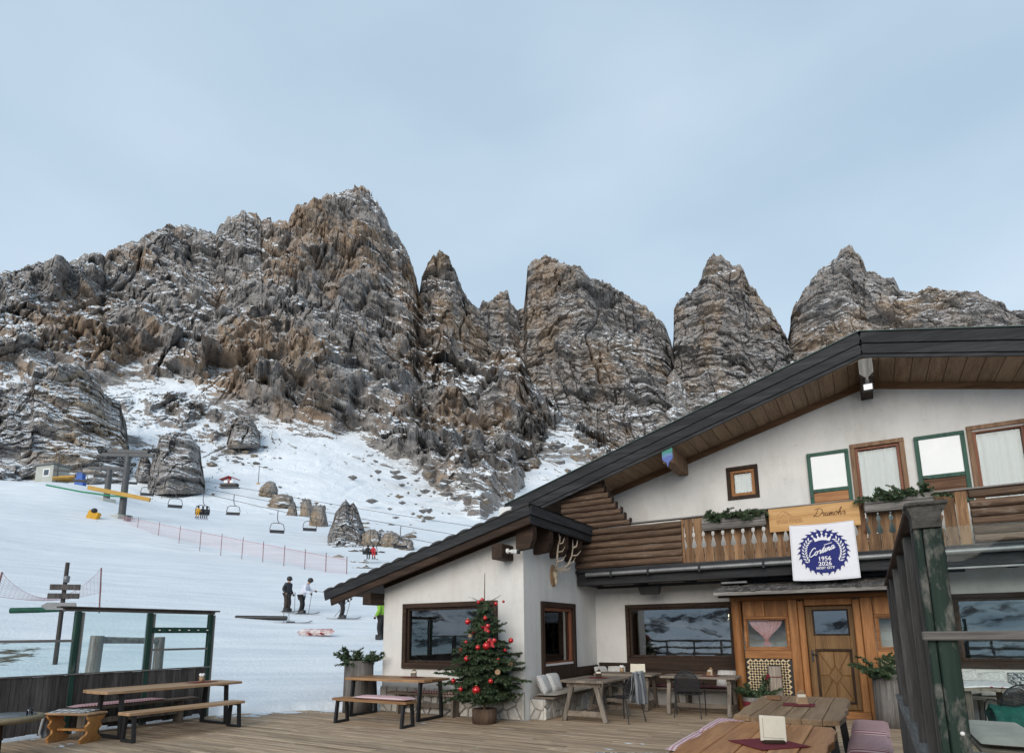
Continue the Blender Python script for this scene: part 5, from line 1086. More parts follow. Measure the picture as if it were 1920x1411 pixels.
wrb(MB().box(6.0, 8.6, -7.95, -7.915, 1.585, 1.615, bev=.004), 'mid_rail', M_greyx); wrb(MB().box(6.02, 8.6, -7.91, -7.86, 1.19, 1.215, bev=.004), 'bottom_rail', M_greyx)
wrb(MB().box(6.105, 8.6, -7.893, -7.887, 1.215, 1.98), 'pane', M_clear); wrb(MB().box(8.55, 8.65, -7.95, -7.85, 0, 2, bev=.006), 'post', M_grnB)
for k in range(16): wrb(MB().box(6.11+.155*k, 6.26+.155*k, -7.9, -7.88, .04, 1.188, bev=.003), 'plank', M_wgz)
wrb(MB().lathe([(.0, .004), (.006, .003), (.007, 0)], 12), 'screw', M_white).matrix_local = Matrix.Translation((6.078-6.05, -7.931+7.88, 1.28)) @ Matrix.Rotation(PI/2, 4, 'X')
# seats and table behind that windbreak
o = empty('cloth_table', (7.3, 1.9, 0)); tag(o, 'table under a white and red embroidered cloth behind the right windbreak', 'table')
planked_top(o, 1.7, .7, .76, M_old, 3); o.rotation_euler.z = PI/2
for sx in (-1, 1):
    for sy in (-1, 1): MB().box(sx*.7-.04, sx*.7+.04, sy*.28-.04, sy*.28+.04, 0, .714).build('leg', M_oldz, o)
def embroid():
    m, t, b = new_mat('embroidered_cloth'); v = t.nodes.new('ShaderNodeTexVoronoi'); v.inputs['Scale'].default_value = 11; t.links.new(coords(t, rnd=False), v.inputs[0])
    n = noise_n(t, coords(t, rnd=False), 26, 3); t.links.new(ramp(t, math_n(t, 'ADD', v.outputs['Distance'], math_n(t, 'MULTIPLY', n, .5)), [(.42, (.45, .05, .07)), (.47, (.75, .72, .7))]), b.inputs['Base Color']); b.inputs['Roughness'].default_value = .9; return m
M_emb = embroid()
drape('tablecloth', 'white cloth with red embroidery on the table behind the right windbreak', [(-.42, .5), (-.40, .7), (-.37, .772), (-.2, .776), (0, .777), (.2, .776), (.37, .772), (.40, .7), (.42, .5)], 1.6, M_emb, (7.3, 1.9, 0), 0, .012, 3, 16, .008)['category'] = 'tablecloth'
mesh_chair('black chair with a green blanket behind the right windbreak', (7.45, .45, 0), .2)
drape('blanket', 'dark green blanket over a chair behind the right windbreak', [(-.40, .1), (-.38, .4), (-.3, .58), (-.1, .62), (.1, .6), (.28, .45), (.36, .2)], .75, plain('green_wool', (.01, .10, .075), .95, (.006, .05, .04), 14, bump=.4, bscale=120), (7.5, .35, 0), PI/2, .03, 6, 14, .02)
o = empty('low_stool', (7.0, -1.55, 0)); tag(o, 'low wooden seat under a beige pad behind the right windbreak', 'stool'); planked_top(o, .62, 1.9, .42, M_old, 3)
for sx in (-1, 1):
    for sy in (-1, 1): MB().box(sx*.24-.03, sx*.24+.03, sy*.8-.03, sy*.8+.03, 0, .374).build('leg', M_oldz, o)
cushion('seat_cushion', 'beige ribbed pad on the low seat behind the right windbreak', 'cushion', None, (7.0, -1.55, .47), PI/2, 1.85, .6, .1, M_beige)
o = empty('bench', (8.6, 3.38, 0)); tag(o, 'plank bench below the right window carrying a row of pillows', 'bench'); planked_top(o, 3.0, .42, .45, M_old, 2, name='seat_plank')
for x in (-1.2, 0, 1.2): MB().box(x-.03, x+.03, -.16, .16, 0, .404).build('leg', M_oldz, o)
for k, (x, mt, lb) in enumerate(((7.25, M_pilw, 'white pillow below the right window, nearest the green post'), (7.62, M_pilw, 'tall white pillow below the right window, second from the post'), (8.05, M_pilg, 'grey pillow with bands below the right window, third from the post'), (8.45, M_pilg, 'grey pillow with bands below the right window, fourth from the post'))):
    cushion('pillow', lb, 'pillow', 'pillows below the right window', (x, 3.38, .68), .1*(-1)**k, .42, .42, .15, mt, 1.2, .1*k-.2, .6)
drape('blanket', 'rolled grey patterned blanket at the bottom edge of the picture', [(-.45, .40), (-.44, .5), (-.36, .57), (-.1, .575), (.2, .565), (.38, .56), (.45, .49), (.45, .4)], .3, M_pilg, (3.98, -5.15, 0), .5, .02, 8, 12, .02)
o = empty('low_stool', (3.98, -5.15, 0), .5); tag(o, 'low stool under the rolled blanket at the bottom edge', 'stool'); planked_top(o, .86, .3, .54, M_old, 2)
for sx in (-1, 1): MB().box(sx*.33-.03, sx*.33+.03, -.12, .12, 0, .494).build('leg', M_oldz, o)
# ================================================================== ON THE WALLS AND BALCONY
def flower_box(label, x0, x1, z0, z1, sd):
    o = empty('flower_box', ((x0+x1)/2, BY-.14, z0)); tag(o, label, 'flower box', 'fir filled boxes on the balcony'); l = x1-x0; h = z1-z0; rg = random.Random(sd)
    MB().box(-l/2, l/2, -.1, .1, 0, .02).build('base_board', M_greyx, o)
    for y0, y1 in ((-.115, -.09), (.09, .115)):
        for k in range(2): MB().box(-l/2, l/2, y0, y1, .022+k*(h-.02)/2, .02+(k+1)*(h-.02)/2-.006, bev=.004).build('side_board', M_greyx, o)
    for s in (-1, 1): MB().box(s*l/2-.012, s*l/2+.012, -.088, .088, .022, h).build('end_board', M_greyz, o)
    nd, tw = MB(), MB()
    for k in range(44):
        a = rg.uniform(0, 2*PI); spray(nd, tw, (rg.uniform(-l/2, l/2), rg.uniform(-.07, .05), h-.05), (math.cos(a)*.9, math.sin(a)*.5-.25, rg.uniform(.15, 1.0)), rg.uniform(.18, .36), rg, True, .06, .019, 100, .7)
    nd.build('foliage', M_fir, o, fix=False); tw.build('twigs', M_bark, o, fix=False)
flower_box('grey box of fir twigs on the balcony, left of the wooden sign', 3.0, 4.22, 3.70, 3.95, 1); flower_box('grey box of fir twigs on the balcony, right of the wooden sign', 5.96, 7.02, 3.77, 4.03, 2)
def text_mesh(body, size, mat, ext=.002, shear=0., sx=1., off=0.):
    c = bpy.data.curves.new('t', 'FONT'); c.body = body; c.size = size; c.extrude = ext; c.shear = shear; c.align_x = 'CENTER'; c.offset = off; c.resolution_u = 3
    t = bpy.data.objects.new('t', c); COL.objects.link(t); dg = bpy.context.evaluated_depsgraph_get(); dg.update(); me = bpy.data.meshes.new_from_object(t.evaluated_get(dg)); bpy.data.objects.remove(t)
    me.transform(Matrix.Diagonal((sx, 1, 1, 1))); me.materials.clear(); me.materials.append(mat); return me
R90 = (PI/2, 0, 0)
M_burn = plain('burnt_lettering', (.14, .06, .022), .8, (.10, .04, .015), 20); M_burn2 = plain('pale_burnt_lettering', (.30, .15, .06), .8, (.26, .12, .05), 20)
sg = empty('sign_board', (5.08, BY-.12, 3.79), 0); tag(sg, 'light wooden sign board with burnt lettering hung on the balcony', 'sign'); sg.rotation_euler = (-.04, 0, 0)
MB().box(-.79, .79, -.014, .014, -.235, .235, bev=.004).build('board', M_sign, sg)
link('lettering', text_mesh('RIFUGIO POMEDES', .115, M_burn2, .001, 0, .48), sg, (-.42, -.0165, -.08), R90)
def stroke(mb, pts, w, y, n=6):
    """flat brush stroke through pts (x,z) with round joints"""
    P_ = [np.array(p, float) for p in pts]; Q = []
    for i in range(len(P_)-1):
        p0, p1, p2, p3 = P_[max(i-1, 0)], P_[i], P_[i+1], P_[min(i+2, len(P_)-1)]
        for k in range(n):
            t = k/n; Q.append(.5*((2*p1)+(-p0+p2)*t+(2*p0-5*p1+4*p2-p3)*t*t+(-p0+3*p1-3*p2+p3)*t**3))
    Q.append(P_[-1]); L_, R_ = [], []
    for i, q in enumerate(Q):
        d = Q[min(i+1, len(Q)-1)]-Q[max(i-1, 0)]; d = d/(np.hypot(*d)+1e-9); nn = np.array((-d[1], d[0]))*w/2; L_.append(q+nn); R_.append(q-nn)
    m = len(Q); vs = [(p[0], y, p[1]) for p in L_]+[(p[0], y, p[1]) for p in R_]; mb.add(vs, [(i, i+1, m+i+1, m+i) for i in range(m-1)])
def script(mb, word, x, z, s, w, y, slope=0.):
    G = {'C': [[(.62, .8), (.5, .98), (.28, .9), (.08, .5), (.1, .12), (.3, .0), (.55, .12), (.72, .3)]],
         'o': [[(.0, .3), (.16, .46), (.04, .34), (.02, .1), (.16, .0), (.3, .14), (.3, .36), (.18, .46), (.24, .36), (.46, .36)]],
         'r': [[(.0, .3), (.12, .46), (.14, .38), (.26, .38), (.2, .1), (.26, .0), (.42, .2)]],
         't': [[(.0, .3), (.2, .7), (.1, .15), (.16, .0), (.34, .2)]],
         'i': [[(.0, .2), (.1, .44), (.06, .1), (.12, .0), (.26, .2)]],
         'n': [[(.0, .24), (.08, .44), (.04, .0), (.14, .34), (.24, .42), (.26, .1), (.32, .0), (.44, .2)]],
         'a': [[(.32, .4), (.16, .46), (.02, .2), (.1, .0), (.26, .16), (.34, .42), (.3, .1), (.36, .0), (.5, .18)]],
         'D': [[(.26, .9), (.2, .4), (.06, .04), (-.06, .1), (.1, .14), (.4, .0), (.72, .2), (.82, .6), (.6, .92), (.2, .98), (-.1, .8)]],
         'u': [[(.0, .3), (.08, .42), (.04, .1), (.14, .0), (.28, .2), (.3, .42), (.28, .08), (.36, .0), (.46, .2)]],
         'm': [[(.0, .24), (.08, .42), (.05, .0), (.14, .34), (.22, .4), (.22, .0), (.32, .34), (.4, .4), (.42, .08), (.48, .0), (.58, .2)]],
         'h': [[(.0, .2), (.2, .7), (.2, .95), (.1, .8), (.04, .0), (.14, .34), (.26, .4), (.28, .08), (.34, .0), (.46, .2)]]}
    ADV = {'C': .66, 'o': .42, 'r': .38, 't': .3, 'i': .24, 'n': .42, 'a': .48, 'D': .84, 'u': .44, 'm': .56, 'h': .44}
    for ch_ in word:
        for st_ in G[ch_]: stroke(mb, [(x+(px+.28*pz)*s, z+pz*s+(x+(px)*s)*slope) for px, pz in st_], w, y)
        x += ADV[ch_]*s
m_ = MB(); script(m_, 'Drumohr', .02, .0, .155, .012, -.0165); m_.build('lettering', M_burn, sg, fix=False)
m_ = MB()
for pl_ in ([(-.62, .04), (-.62, .1), (-.52, .17), (-.42, .1), (-.34, .04)], [(-.56, .05), (-.47, .16), (-.38, .07)], [(-.58, .03), (-.53, .09), (-.48, .05), (-.44, .1), (-.38, .03)]):
    for a, b in zip(pl_, pl_[1:]): stroke(m_, [a, b], .006, -.0165, 1)
m_.build('emblem', M_burn2, sg, fix=False)
# towel banner
bn = empty('banner', (5.205, BY-.2, 3.64)); tag(bn, 'white towel banner with blue laurel emblem hanging from the balcony sign', 'banner')
M_tow = plain('white_towel', (.76, .76, .80), .95, (.70, .70, .75), 3, bump=.3, bscale=200, bd=.003); M_navy = plain('navy_print', (.025, .032, .17), .95, (.02, .026, .14), 30); M_prt = plain('white_print', (.74, .74, .78), .95, (.7, .7, .74), 30)
BW, BH = 1.09, 1.06
def bwave(x, z): return .012*math.sin(x*5+z*3)*min(1, -z*2)+.003*math.sin(x*13+1.)
def cloth_pt(x, z): return (x, bwave(x, z), z)
n = 26; m_ = MB(); m_.add([(lambda x, z: (x*(1+.03*(-z/BH)), bwave(x, z), z-.018*(1-(x/BW*2)**2)*(1 if z > -.02 else 1)))(-BW/2+BW*i/n, -BH*j/n) for i in range(n+1) for j in range(n+1)], [(i*(n+1)+j, (i+1)*(n+1)+j, (i+1)*(n+1)+j+1, i*(n+1)+j+1) for i in range(n) for j in range(n)], True)
o = m_.build('towel', M_tow, bn, fix=False); md = o.modifiers.new('thick', 'SOLIDIFY'); md.thickness = .006; md.offset = 1
hem = MB(); 
for a, b in (((-BW/2, 0), (BW/2, 0)), ((BW/2, 0), (BW/2*1.03, -BH)), ((BW/2*1.03, -BH), (-BW/2*1.03, -BH)), ((-BW/2*1.03, -BH), (-BW/2, 0))):
    hem.tube([(a[0]+(b[0]-a[0])*k/20, bwave(a[0]+(b[0]-a[0])*k/20, a[1]+(b[1]-a[1])*k/20), a[1]+(b[1]-a[1])*k/20-.018*(1-((a[0]+(b[0]-a[0])*k/20)/BW*2)**2)) for k in range(21)], .009, 6)
hem.build('hem', M_prt, bn)
def on_cloth(mb, dy): mb.v = [(x, bwave(x, z)-dy, z) for x, y_, z in mb.v]; return mb
EC, ER = (0.0, -.545), .40
m_ = MB(); rings = 10; N = 96; vs = []     # blue disc with leafy edge
for k in range(rings+1):
    for i in range(N):
        a = 2*PI*i/N; r = ER*k/rings
        vs.append((EC[0]+r*math.sin(a), 0, EC[1]+r*math.cos(a)))
m_.add(vs, [(k*N+i, k*N+(i+1) % N, (k+1)*N+(i+1) % N, (k+1)*N+i) for k in range(rings) for i in range(N)])
for i in range(26):
    s = 1 if i < 13 else -1; a = s*(.12+(i % 13)*.235); lf = []
    for (dr, da) in ((-.02, -.09), (.018, -.02), (.055, .11), (.02, .07), (-.02, .1)): r = ER+dr; lf.append((EC[0]+r*math.sin(a+s*da), 0, EC[1]+r*math.cos(a+s*da)))
    m_.add(lf, [tuple(range(5))])
on_cloth(m_, .0105).build('emblem_disc', M_navy, bn, fix=False)
m_ = MB()
for s in (-1, 1):     # laurel leaves
    for k in range(9):
        a = s*(.85+k*.17); r = ER*.80; c0 = np.array((EC[0]+r*math.sin(a), EC[1]+r*math.cos(a))); tg = np.array((-s*math.cos(a), s*math.sin(a)))*1.0
        for side in (-1, 1):
            rad = np.array((math.sin(a), math.cos(a))); d = tg*.8+rad*side*.6; d /= np.hypot(*d); q = np.array((-d[1], d[0])); l = .085
            m_.add([(p[0], 0, p[1]) for p in (c0, c0+d*l*.45+q*.014, c0+d*l, c0+d*l*.55-q*.014)], [(0, 1, 2, 3)])
cr = [(-.125, .0), (-.165, .105), (-.085, .055), (-.075, .125), (-.03, .07), (0, .155), (.03, .07), (.075, .125), (.085, .055), (.165, .105), (.125, .0), (.06, .022), (0, .028), (-.06, .022)]
cz = EC[1]+.195
for tri in ((0, 1, 2, 13), (13, 2, 3, 4), (13, 4, 12), (12, 4, 5, 6), (12, 6, 11), (11, 6, 7, 8), (11, 8, 9, 10)): m_.add([(cr[i][0], 0, cz+cr[i][1]) for i in tri], [tuple(range(len(tri)))])
for x_, z_ in ((-.165, .115), (-.077, .138), (0, .17), (.077, .138), (.165, .115)): m_.add([(x_+.02*math.cos(2*PI*i/10), 0, cz+z_+.02*math.sin(2*PI*i/10)) for i in range(10)], [tuple(range(10))])
on_cloth(m_, .0155).build('emblem_wreath_and_crown', M_prt, bn, fix=False)['kind'] = 'stuff'
m_ = MB(); script(m_, 'Cortina', -.26, EC[1]-.012, .156, .017, 0, .34); stroke(m_, [(.02, EC[1]+.125), (.16, EC[1]+.165)], .012, 0, 2); on_cloth(m_, .0165).build('lettering', M_prt, bn, fix=False)['kind'] = 'stuff'
for tx, sz, z_ in (('1956', .108, -.165), ('2026', .108, -.262), ('HOST CITY', .058, -.325)):
    me = text_mesh(tx, sz, M_prt, .0, 0, 1.05, .0025)
    for v_ in me.vertices: x_, z2 = v_.co.x+.01, v_.co.y+EC[1]+z_; v_.co = (x_, bwave(x_, z2)-.0165, z2)
    link('lettering', me, bn)
# antler trophy on the annex side wall
an_o = empty('antler_trophy', (.0, 1.3, 2.85)); tag(an_o, 'deer antlers on an oval wooden shield on the annex side wall', 'trophy')
M_bone = plain('bone', (.55, .47, .36), .6, (.42, .33, .23), 14); M_ant = plain('antler', (.42, .33, .24), .6, (.62, .54, .44), 9, bump=.4, bscale=60)
MB().lathe([(.0, .02), (.13, .02), (.16, .01), (.16, 0)], 24).build('shield', M_topT, an_o).matrix_local = Matrix.Translation((.003, 0, 0)) @ Matrix.Rotation(PI/2, 4, 'Y') @ Matrix.Diagonal((1.5, .95, 1, 1))
MB().sphere((.06, 0, .02), .075, 12, 8, (.8, .9, 1.5)).sphere((.075, 0, -.12), .045, 10, 8, (.8, .8, 2.0)).build('skull', M_bone, an_o)
for s in (-1, 1):
    b = [(.08, s*.05, .1), (.16, s*.16, .13), (.25, s*.28, .26), (.30, s*.36, .45), (.33, s*.36, .62), (.36, s*.30, .8)]
    m_ = MB().tube(b, [.026, .024, .022, .02, .015, .005], 8)
    for base_, tip in ((0, (.3, s*.1, .12)), (1, (.36, s*.2, .2)), (2, (.44, s*.24, .4)), (3, (.5, s*.40, .55)), (4, (.40, s*.48, .82)), (4, (.46, s*.34, .74))):
        p = Vector(b[base_]); q = Vector(tip); md_ = p.lerp(q, .5)+Vector((.03, 0, -.04)); m_.tube([p, md_, q], [.016, .012, .003], 7)
    m_.build('antler', M_ant, an_o)
# cameras, speaker, flood light
sc = empty('security_camera', (-.2, -.3, 3.2), 0); tag(sc, 'white bullet security camera on the beam end below the annex roof', 'camera')
MB().lathe([(.0, 0), (.055, 0), (.055, .03), (.03, .045), (.0, .05)], 14).build('mount', M_white, sc).matrix_local = Matrix.Translation((.002, 0, .02)) @ Matrix.Rotation(PI/2, 4, 'Y')
MB().tube([(.05, 0, .02), (.1, 0, .0), (.12, -.02, .0)], .02, 8).build('arm', M_white, sc); MB().beam((.08, .05, .012), (.32, -.12, -.03), .085, .085, bev=.02).build('body', M_white, sc); MB().beam((.321, -.121, -.03), (.345, -.137, -.034), .08, .08, bev=.01).build('lens_hood', M_blk, sc)
o = empty('roof_box', (-.15, -.1, 4.02)); tag(o, 'small white and black device on top of the annex roof ridge', 'device'); MB().box(-.3, -.02, -.1, .1, -.08, .12, bev=.02).build('white_case', M_white, o); MB().box(0, .3, -.11, .11, -.04, .1, bev=.02).build('black_case', M_blk, o)
o = empty('loudspeaker', (1.6, BY+.45, 2.64)); tag(o, 'black loudspeaker box hanging under the balcony above the long window', 'loudspeaker')
MB().add([(-.24, -.1, 0), (.24, -.1, 0), (.24, .12, 0), (-.24, .12, 0), (-.2, -.07, -.17), (.2, -.07, -.17), (.2, .09, -.17), (-.2, .09, -.17)], [(0, 1, 2, 3), (4, 5, 6, 7), (0, 1, 5, 4), (1, 2, 6, 5), (2, 3, 7, 6), (3, 0, 4, 7)]).build('case', M_blk, o); MB().box(-.03, .03, -.02, .02, 0, .01).build('bracket', M_metal, o)
o = empty('flood_light', (6.24, YF+.1, 6.2)); tag(o, 'small black flood light below the carved ridge shield', 'lamp'); MB().box(-.09, .09, -.05, .02, -.12, .03, bev=.01).build('case', M_blk, o); MB().box(-.07, .07, -.056, -.051, -.1, .01).build('pane', M_panel, o); MB().box(-.03, .03, -.02, .02, .031, .14).build('bracket', M_metal, o)
o = empty('awning_lamp', (3.42, BY+.2, 2.63)); tag(o, 'pale strip lamp under the balcony at the left end of the porch roof', 'lamp'); MB().box(-.2, .32, -.05, .05, -.03, .02, bev=.01).build('case', M_zinc, o)
# ---- things behind the panes
for x, y, z, lb in ((1.3, L+.2, 1.03, 'white flowers at the left end of the long window sill'), (2.0, L+.2, 1.03, 'white flowers in the middle of the long window sill'), (2.75, L+.2, 1.03, 'white flowers at the right end of the long window sill'), (-2.45, .22, .99, 'white flowers behind the annex window'), (7.75, L+.2, 1.03, 'white flowers at the left of the right window sill'), (8.6, L+.2, 1.03, 'white flowers further right in the right window')):
    o = empty('flower_pot', (x, y, z)); tag(o, lb, 'flowers', 'white flowers behind the panes'); MB().lathe([(.0, 0), (.07, 0), (.09, .13), (.0, .12)], 14).build('pot', M_topT, o); rg = random.Random(x); m_ = MB(); lv = MB()
    for k in range(26):
        a = rg.uniform(0, 2*PI); r = .2*math.sqrt(rg.random()); zz = .24+.1*rg.random()*(1-r*3); m_.sphere((r*math.cos(a), r*math.sin(a)*.5, zz), rg.uniform(.02, .04), 6, 4); lv.tube([(0, 0, .1), (r*.6*math.cos(a), r*.3*math.sin(a), zz*.8)], .006, 4)
    q = m_.build('blossoms', M_white, o); q['kind'] = 'stuff'; lv.build('stems', M_fir, o)['kind'] = 'stuff'
for p, r, lb in (((-.62, 1.2, 2.06), .035, 'lowest lit bulb behind the annex side window'), ((-.8, 1.4, 2.14), .035, 'middle lit bulb behind the annex side window'), ((-.95, 1.62, 2.2), .038, 'topmost lit bulb behind the annex side window'), ((3.0, L+.9, 2.0), .035, 'white pendant lamp behind the long window'), ((-1.3, .9, 2.05), .035, 'lit lamp behind the annex window')):
    o = empty('pendant_lamp', p); tag(o, lb, 'lamp', 'lit lamps behind the windows'); MB().sphere((0, 0, 0), r, 12, 8).build('bulb', M_bulb, o); MB().tube([(0, 0, r*.8), (0, 0, 2.55-p[2])], .006, 6).build('cord', M_blk, o); ld = bpy.data.lights.new('bulb_light', 'POINT'); ld.energy = 14; ld.color = (1, .8, .55); ld.shadow_soft_size = .05; lo = link('bulb_light', ld, o, (0, -.0, -r-.06))
for x, h in ((-1.98, .26), (-1.78, .2)):
    tag(MB().prism([(0, 0), (.02, 0), (.02, .04), (.1, .04), (.055, .12), (.075, .12), (.03, .2), (.045, .2), (.0, .3), (-.045, .2), (-.03, .2), (-.075, .12), (-.055, .12), (-.1, .04), (-.02, .04), (-.02, 0)], -.008, .008).build('wooden_tree', M_topT, None, (x, .2, .985)), 'little wooden fir tree ornament behind the annex window, the %s one' % ('left' if h > .22 else 'right'), 'ornament')

# terrace railing behind the viewer (seen only in the panes)
tf = empty('terrace_railing', (3, -17.6, 0)); tag(tf, 'wooden terrace railing behind the viewer, mirrored in the panes', 'railing')
for k in range(13): MB().box(-9+1.5*k, -8.9+1.5*k, -.05, .05, 0, 1.1).build('post', M_greyz, tf)
for z in (.35, .7, 1.08): MB().box(-9, 9.1, -.08, -.051, z, z+.12).build('rail', M_greyx, tf)
# ================================================================== RANGE ACROSS THE VALLEY (seen in the window panes)
def far_range():
    nx, ny = 420, 90; a = np.radians(np.linspace(95, 265, nx))[:, None]; v = np.linspace(0, 1, ny)[None, :]; r = 900+3300*v
    dx = np.cos(YAW)*np.sin(a)-np.sin(YAW)*np.cos(a); dy = np.sin(YAW)*np.sin(a)+np.cos(YAW)*np.cos(a)
    X = CAM[0]+dx*r; Y = CAM[1]+dy*r
    env = np.interp(v, [0, .25, .55, .8, 1], [-160, -40, 110, 260, 120]); Z = env+ridged(X/1100, Y/1100, 0*X, 5, 77, .52)*(60+190*v)+fbm(X/300, Y/300, 0*X, 4, 78)*40
    m, t, b = new_mat('far_snowy_rock'); ge = t.nodes.new('ShaderNodeNewGeometry'); sp = t.nodes.new('ShaderNodeSeparateXYZ'); t.links.new(ge.outputs['Normal'], sp.inputs[0])
    n = noise_n(t, coords(t, (.006, .006, .012), rnd=False), 1, 6, .7); k = math_n(t, 'MULTIPLY', math_n(t, 'SUBTRACT', math_n(t, 'ADD', sp.outputs['Z'], math_n(t, 'MULTIPLY_ADD', n, 1.5, -.75)), .8), 8, clamp=True)
    t.links.new(mixc(t, k, (.035, .04, .05), (.66, .71, .76)), b.inputs['Base Color']); b.inputs['Roughness'].default_value = .9
    me = np_mesh('far_range', np.stack([X, Y, Z], -1).reshape(-1, 3), grid_faces(nx, ny), m, True); tag(link('far_range', me), kind='structure')
far_range()
# ================================================================== ROCKS
def rock_obj(name, px, py, d, size, seed, mat=None, n=40, kind=None, label=None, sink=.25, group=None, blocky=1., ground=True, rough=1.):
    """blocky boulder; (px,py) is its middle in the photo, size = (across, deep, high) in metres"""
    u = np.linspace(0, 2*PI, n, endpoint=False)[:, None]; v = np.linspace(.02, PI-.02, n//2+4)[None, :]
    x, y, z = np.cos(u)*np.sin(v), np.sin(u)*np.sin(v), -np.cos(v)+0*u
    e = .72; sg = lambda q: np.sign(q)*np.abs(q)**e; x, y, z = sg(x)*.85, sg(y)*.85, sg(z)*.85     # box-ish
    s0 = seed*31+5; sx, sy, sz = (s/2 for s in size)
    R_ = 1+.30*ridged(x*1.1+seed, y*1.1, z*.7, 3, s0)+.3*ridged(x*2.6+seed, y*2.6, z*1.6, 3, s0+3)*rough+.1*np.round(vn(x*3.3, y*3.3, z*2.2+seed, s0+9)*3)/3*blocky+.15*ridged(x*7, y*7, z*4+seed, 3, s0+6)*rough
    tp_ = 1-.42*np.clip((z+.85)/1.7, 0, 1)*(.6+.8*((seed*37) % 10)/10); X, Y, Z = x*R_*sx*tp_+.2*sx*z*((seed % 3)-1), y*R_*sy*tp_, z*R_*sz
    c, s = math.cos(YAW), math.sin(YAW); P_ = at(px, py, d)
    V = np.stack([c*X-s*Y, s*X+c*Y, Z], -1).reshape(-1, 3); V0 = V.copy()
    F = grid_faces(n, V.shape[0]//n, True); k = V.shape[0]//n
    top = len(V); V = np.concatenate([V, [[0, 0, V[:, 2].min()]], [[0, 0, V[:, 2].max()*.98]]])
    me = np_mesh(name, V, F, mat or M_rockB, False)
    o = link(name, me, None, P_); return tag(o, label, None, group, kind)
def snow_d(px, py):
    """distance at which the line of sight through a photo pixel meets the snow"""
    if py < 984: return 150+.95*(985-py)
    for d in np.arange(20, 150, .5):
        P_ = at(px, py, d)
        if gz(P_.x, P_.y) >= P_.z: return float(d)
    return 150.
for i, (px, py, wp_, hp_, lb) in enumerate(((530, 952, 48, 26, 'brown boulder left of a row below the lamp post'), (548, 970, 20, 28, 'small upright boulder second in the row'), (575, 974, 24, 40, 'slanting boulder third in the row'), (598, 986, 30, 40, 'pale slab boulder at the right end of the row'),
                                             (504, 926, 34, 24, 'boulder at the foot of the slope lamp'), (700, 1022, 42, 30, 'rough boulder above the lower lift chair'), (735, 1024, 46, 28, 'dark boulder pile right of the tall boulder'), (763, 1030, 30, 20, 'small dark boulder nearest the annex roof'), (118, 964, 30, 11, 'flat stone left of the yellow snow cannon'), (146, 968, 22, 13, 'stone beside the yellow snow cannon'), (203, 961, 26, 20, 'stone between the two lift pylons'))):
    d = snow_d(px, py); k = d/F_PX; o = rock_obj('boulder', px, py-hp_*.36, d, (wp_*k, wp_*k*.9, hp_*k), 40+i, M_rockB, 64, None, lb, group='boulders on the snow slope'); o['category'] = 'boulder'
o = rock_layer('boulder', M_rockB, [(612, 1016), (622, 985), (628, 962), (640, 942), (648, 934), (655, 946), (663, 940), (672, 962), (680, 985), (690, 1016)], [(612, 1030), (690, 1030)], [(612, 93), (690, 93)], [(612, 84), (690, 84)], 612, 690, 110, 100, .3, 41, .9, None, 7, 4, fs=.11)
del o['kind']; tag(o, 'tall jagged boulder standing alone on the snow slope', 'boulder', 'boulders on the snow slope')
# loose stones: past counting
def loose():
    rg = np.random.default_rng(9); V, F = [], []; base = []
    ico = np.array([(1, 0, 0), (-1, 0, 0), (0, 1, 0), (0, -1, 0), (0, 0, 1), (0, 0, -1), (.6, .6, .4), (-.6, .6, .5), (.6, -.6, .45), (-.6, -.6, .4)]); fc = np.array([(4, 6, 8), (4, 7, 6), (4, 9, 7), (4, 8, 9), (6, 0, 8), (6, 2, 0), (6, 7, 2), (7, 1, 2), (7, 9, 1), (9, 3, 1), (9, 8, 3), (8, 0, 3), (0, 2, 5), (2, 1, 5), (1, 3, 5), (3, 0, 5)])
    for (px, py, sx, sy, n, s0) in ((330, 840, 110, 70, 70, .9), (460, 850, 60, 30, 60, .8), (610, 880, 70, 50, 16, .8), (700, 850, 60, 40, 24, 1.), (780, 910, 60, 50, 40, 1.2), (860, 900, 60, 40, 50, 1.4), (90, 920, 70, 25, 90, .6), (560, 950, 60, 25, 40, .6), (700, 1010, 60, 25, 60, .6), (20, 900, 30, 20, 40, 1.), (1060, 840, 70, 40, 60, 1.5), (680, 1068, 25, 8, 18, .25), (250, 790, 120, 50, 40, 1.2)):
        for _ in range(n):
            x, y = px+rg.normal()*sx*.6, py+rg.normal()*sy*.6
            if y < 984: best = at(x, y, 150+.95*(985-y)+rg.uniform(-1, 2))
            else:
                best = None
                for d in (60, 66, 72, 80, 88, 96, 104, 112, 122, 135, 148):
                    P_ = at(x, y, d)
                    if float(np.interp(d, FR[:, 0], FR[:, 1])) >= P_.z: best = Vector((P_.x, P_.y, gz(P_.x, P_.y))); break
            if best is None: continue
            s = s0*(.3+rg.random()**3*1.6); M_ = np.array((s*rg.uniform(.8, 1.8), s*rg.uniform(.8, 1.6), s*rg.uniform(.4, .9))); a = rg.uniform(0, 2*PI); c, q = math.cos(a), math.sin(a)
            p = ico*M_*(1+rg.uniform(-.25, .25, (10, 3))); p = np.stack([p[:, 0]*c-p[:, 1]*q, p[:, 0]*q+p[:, 1]*c, p[:, 2]], -1)+np.array(best)
            F.append(fc+len(V)*10); V.append(p)
    tag(link('loose_stones', np_mesh('loose_stones', np.concatenate(V), np.concatenate(F), M_rockB)), kind='stuff')
loose()
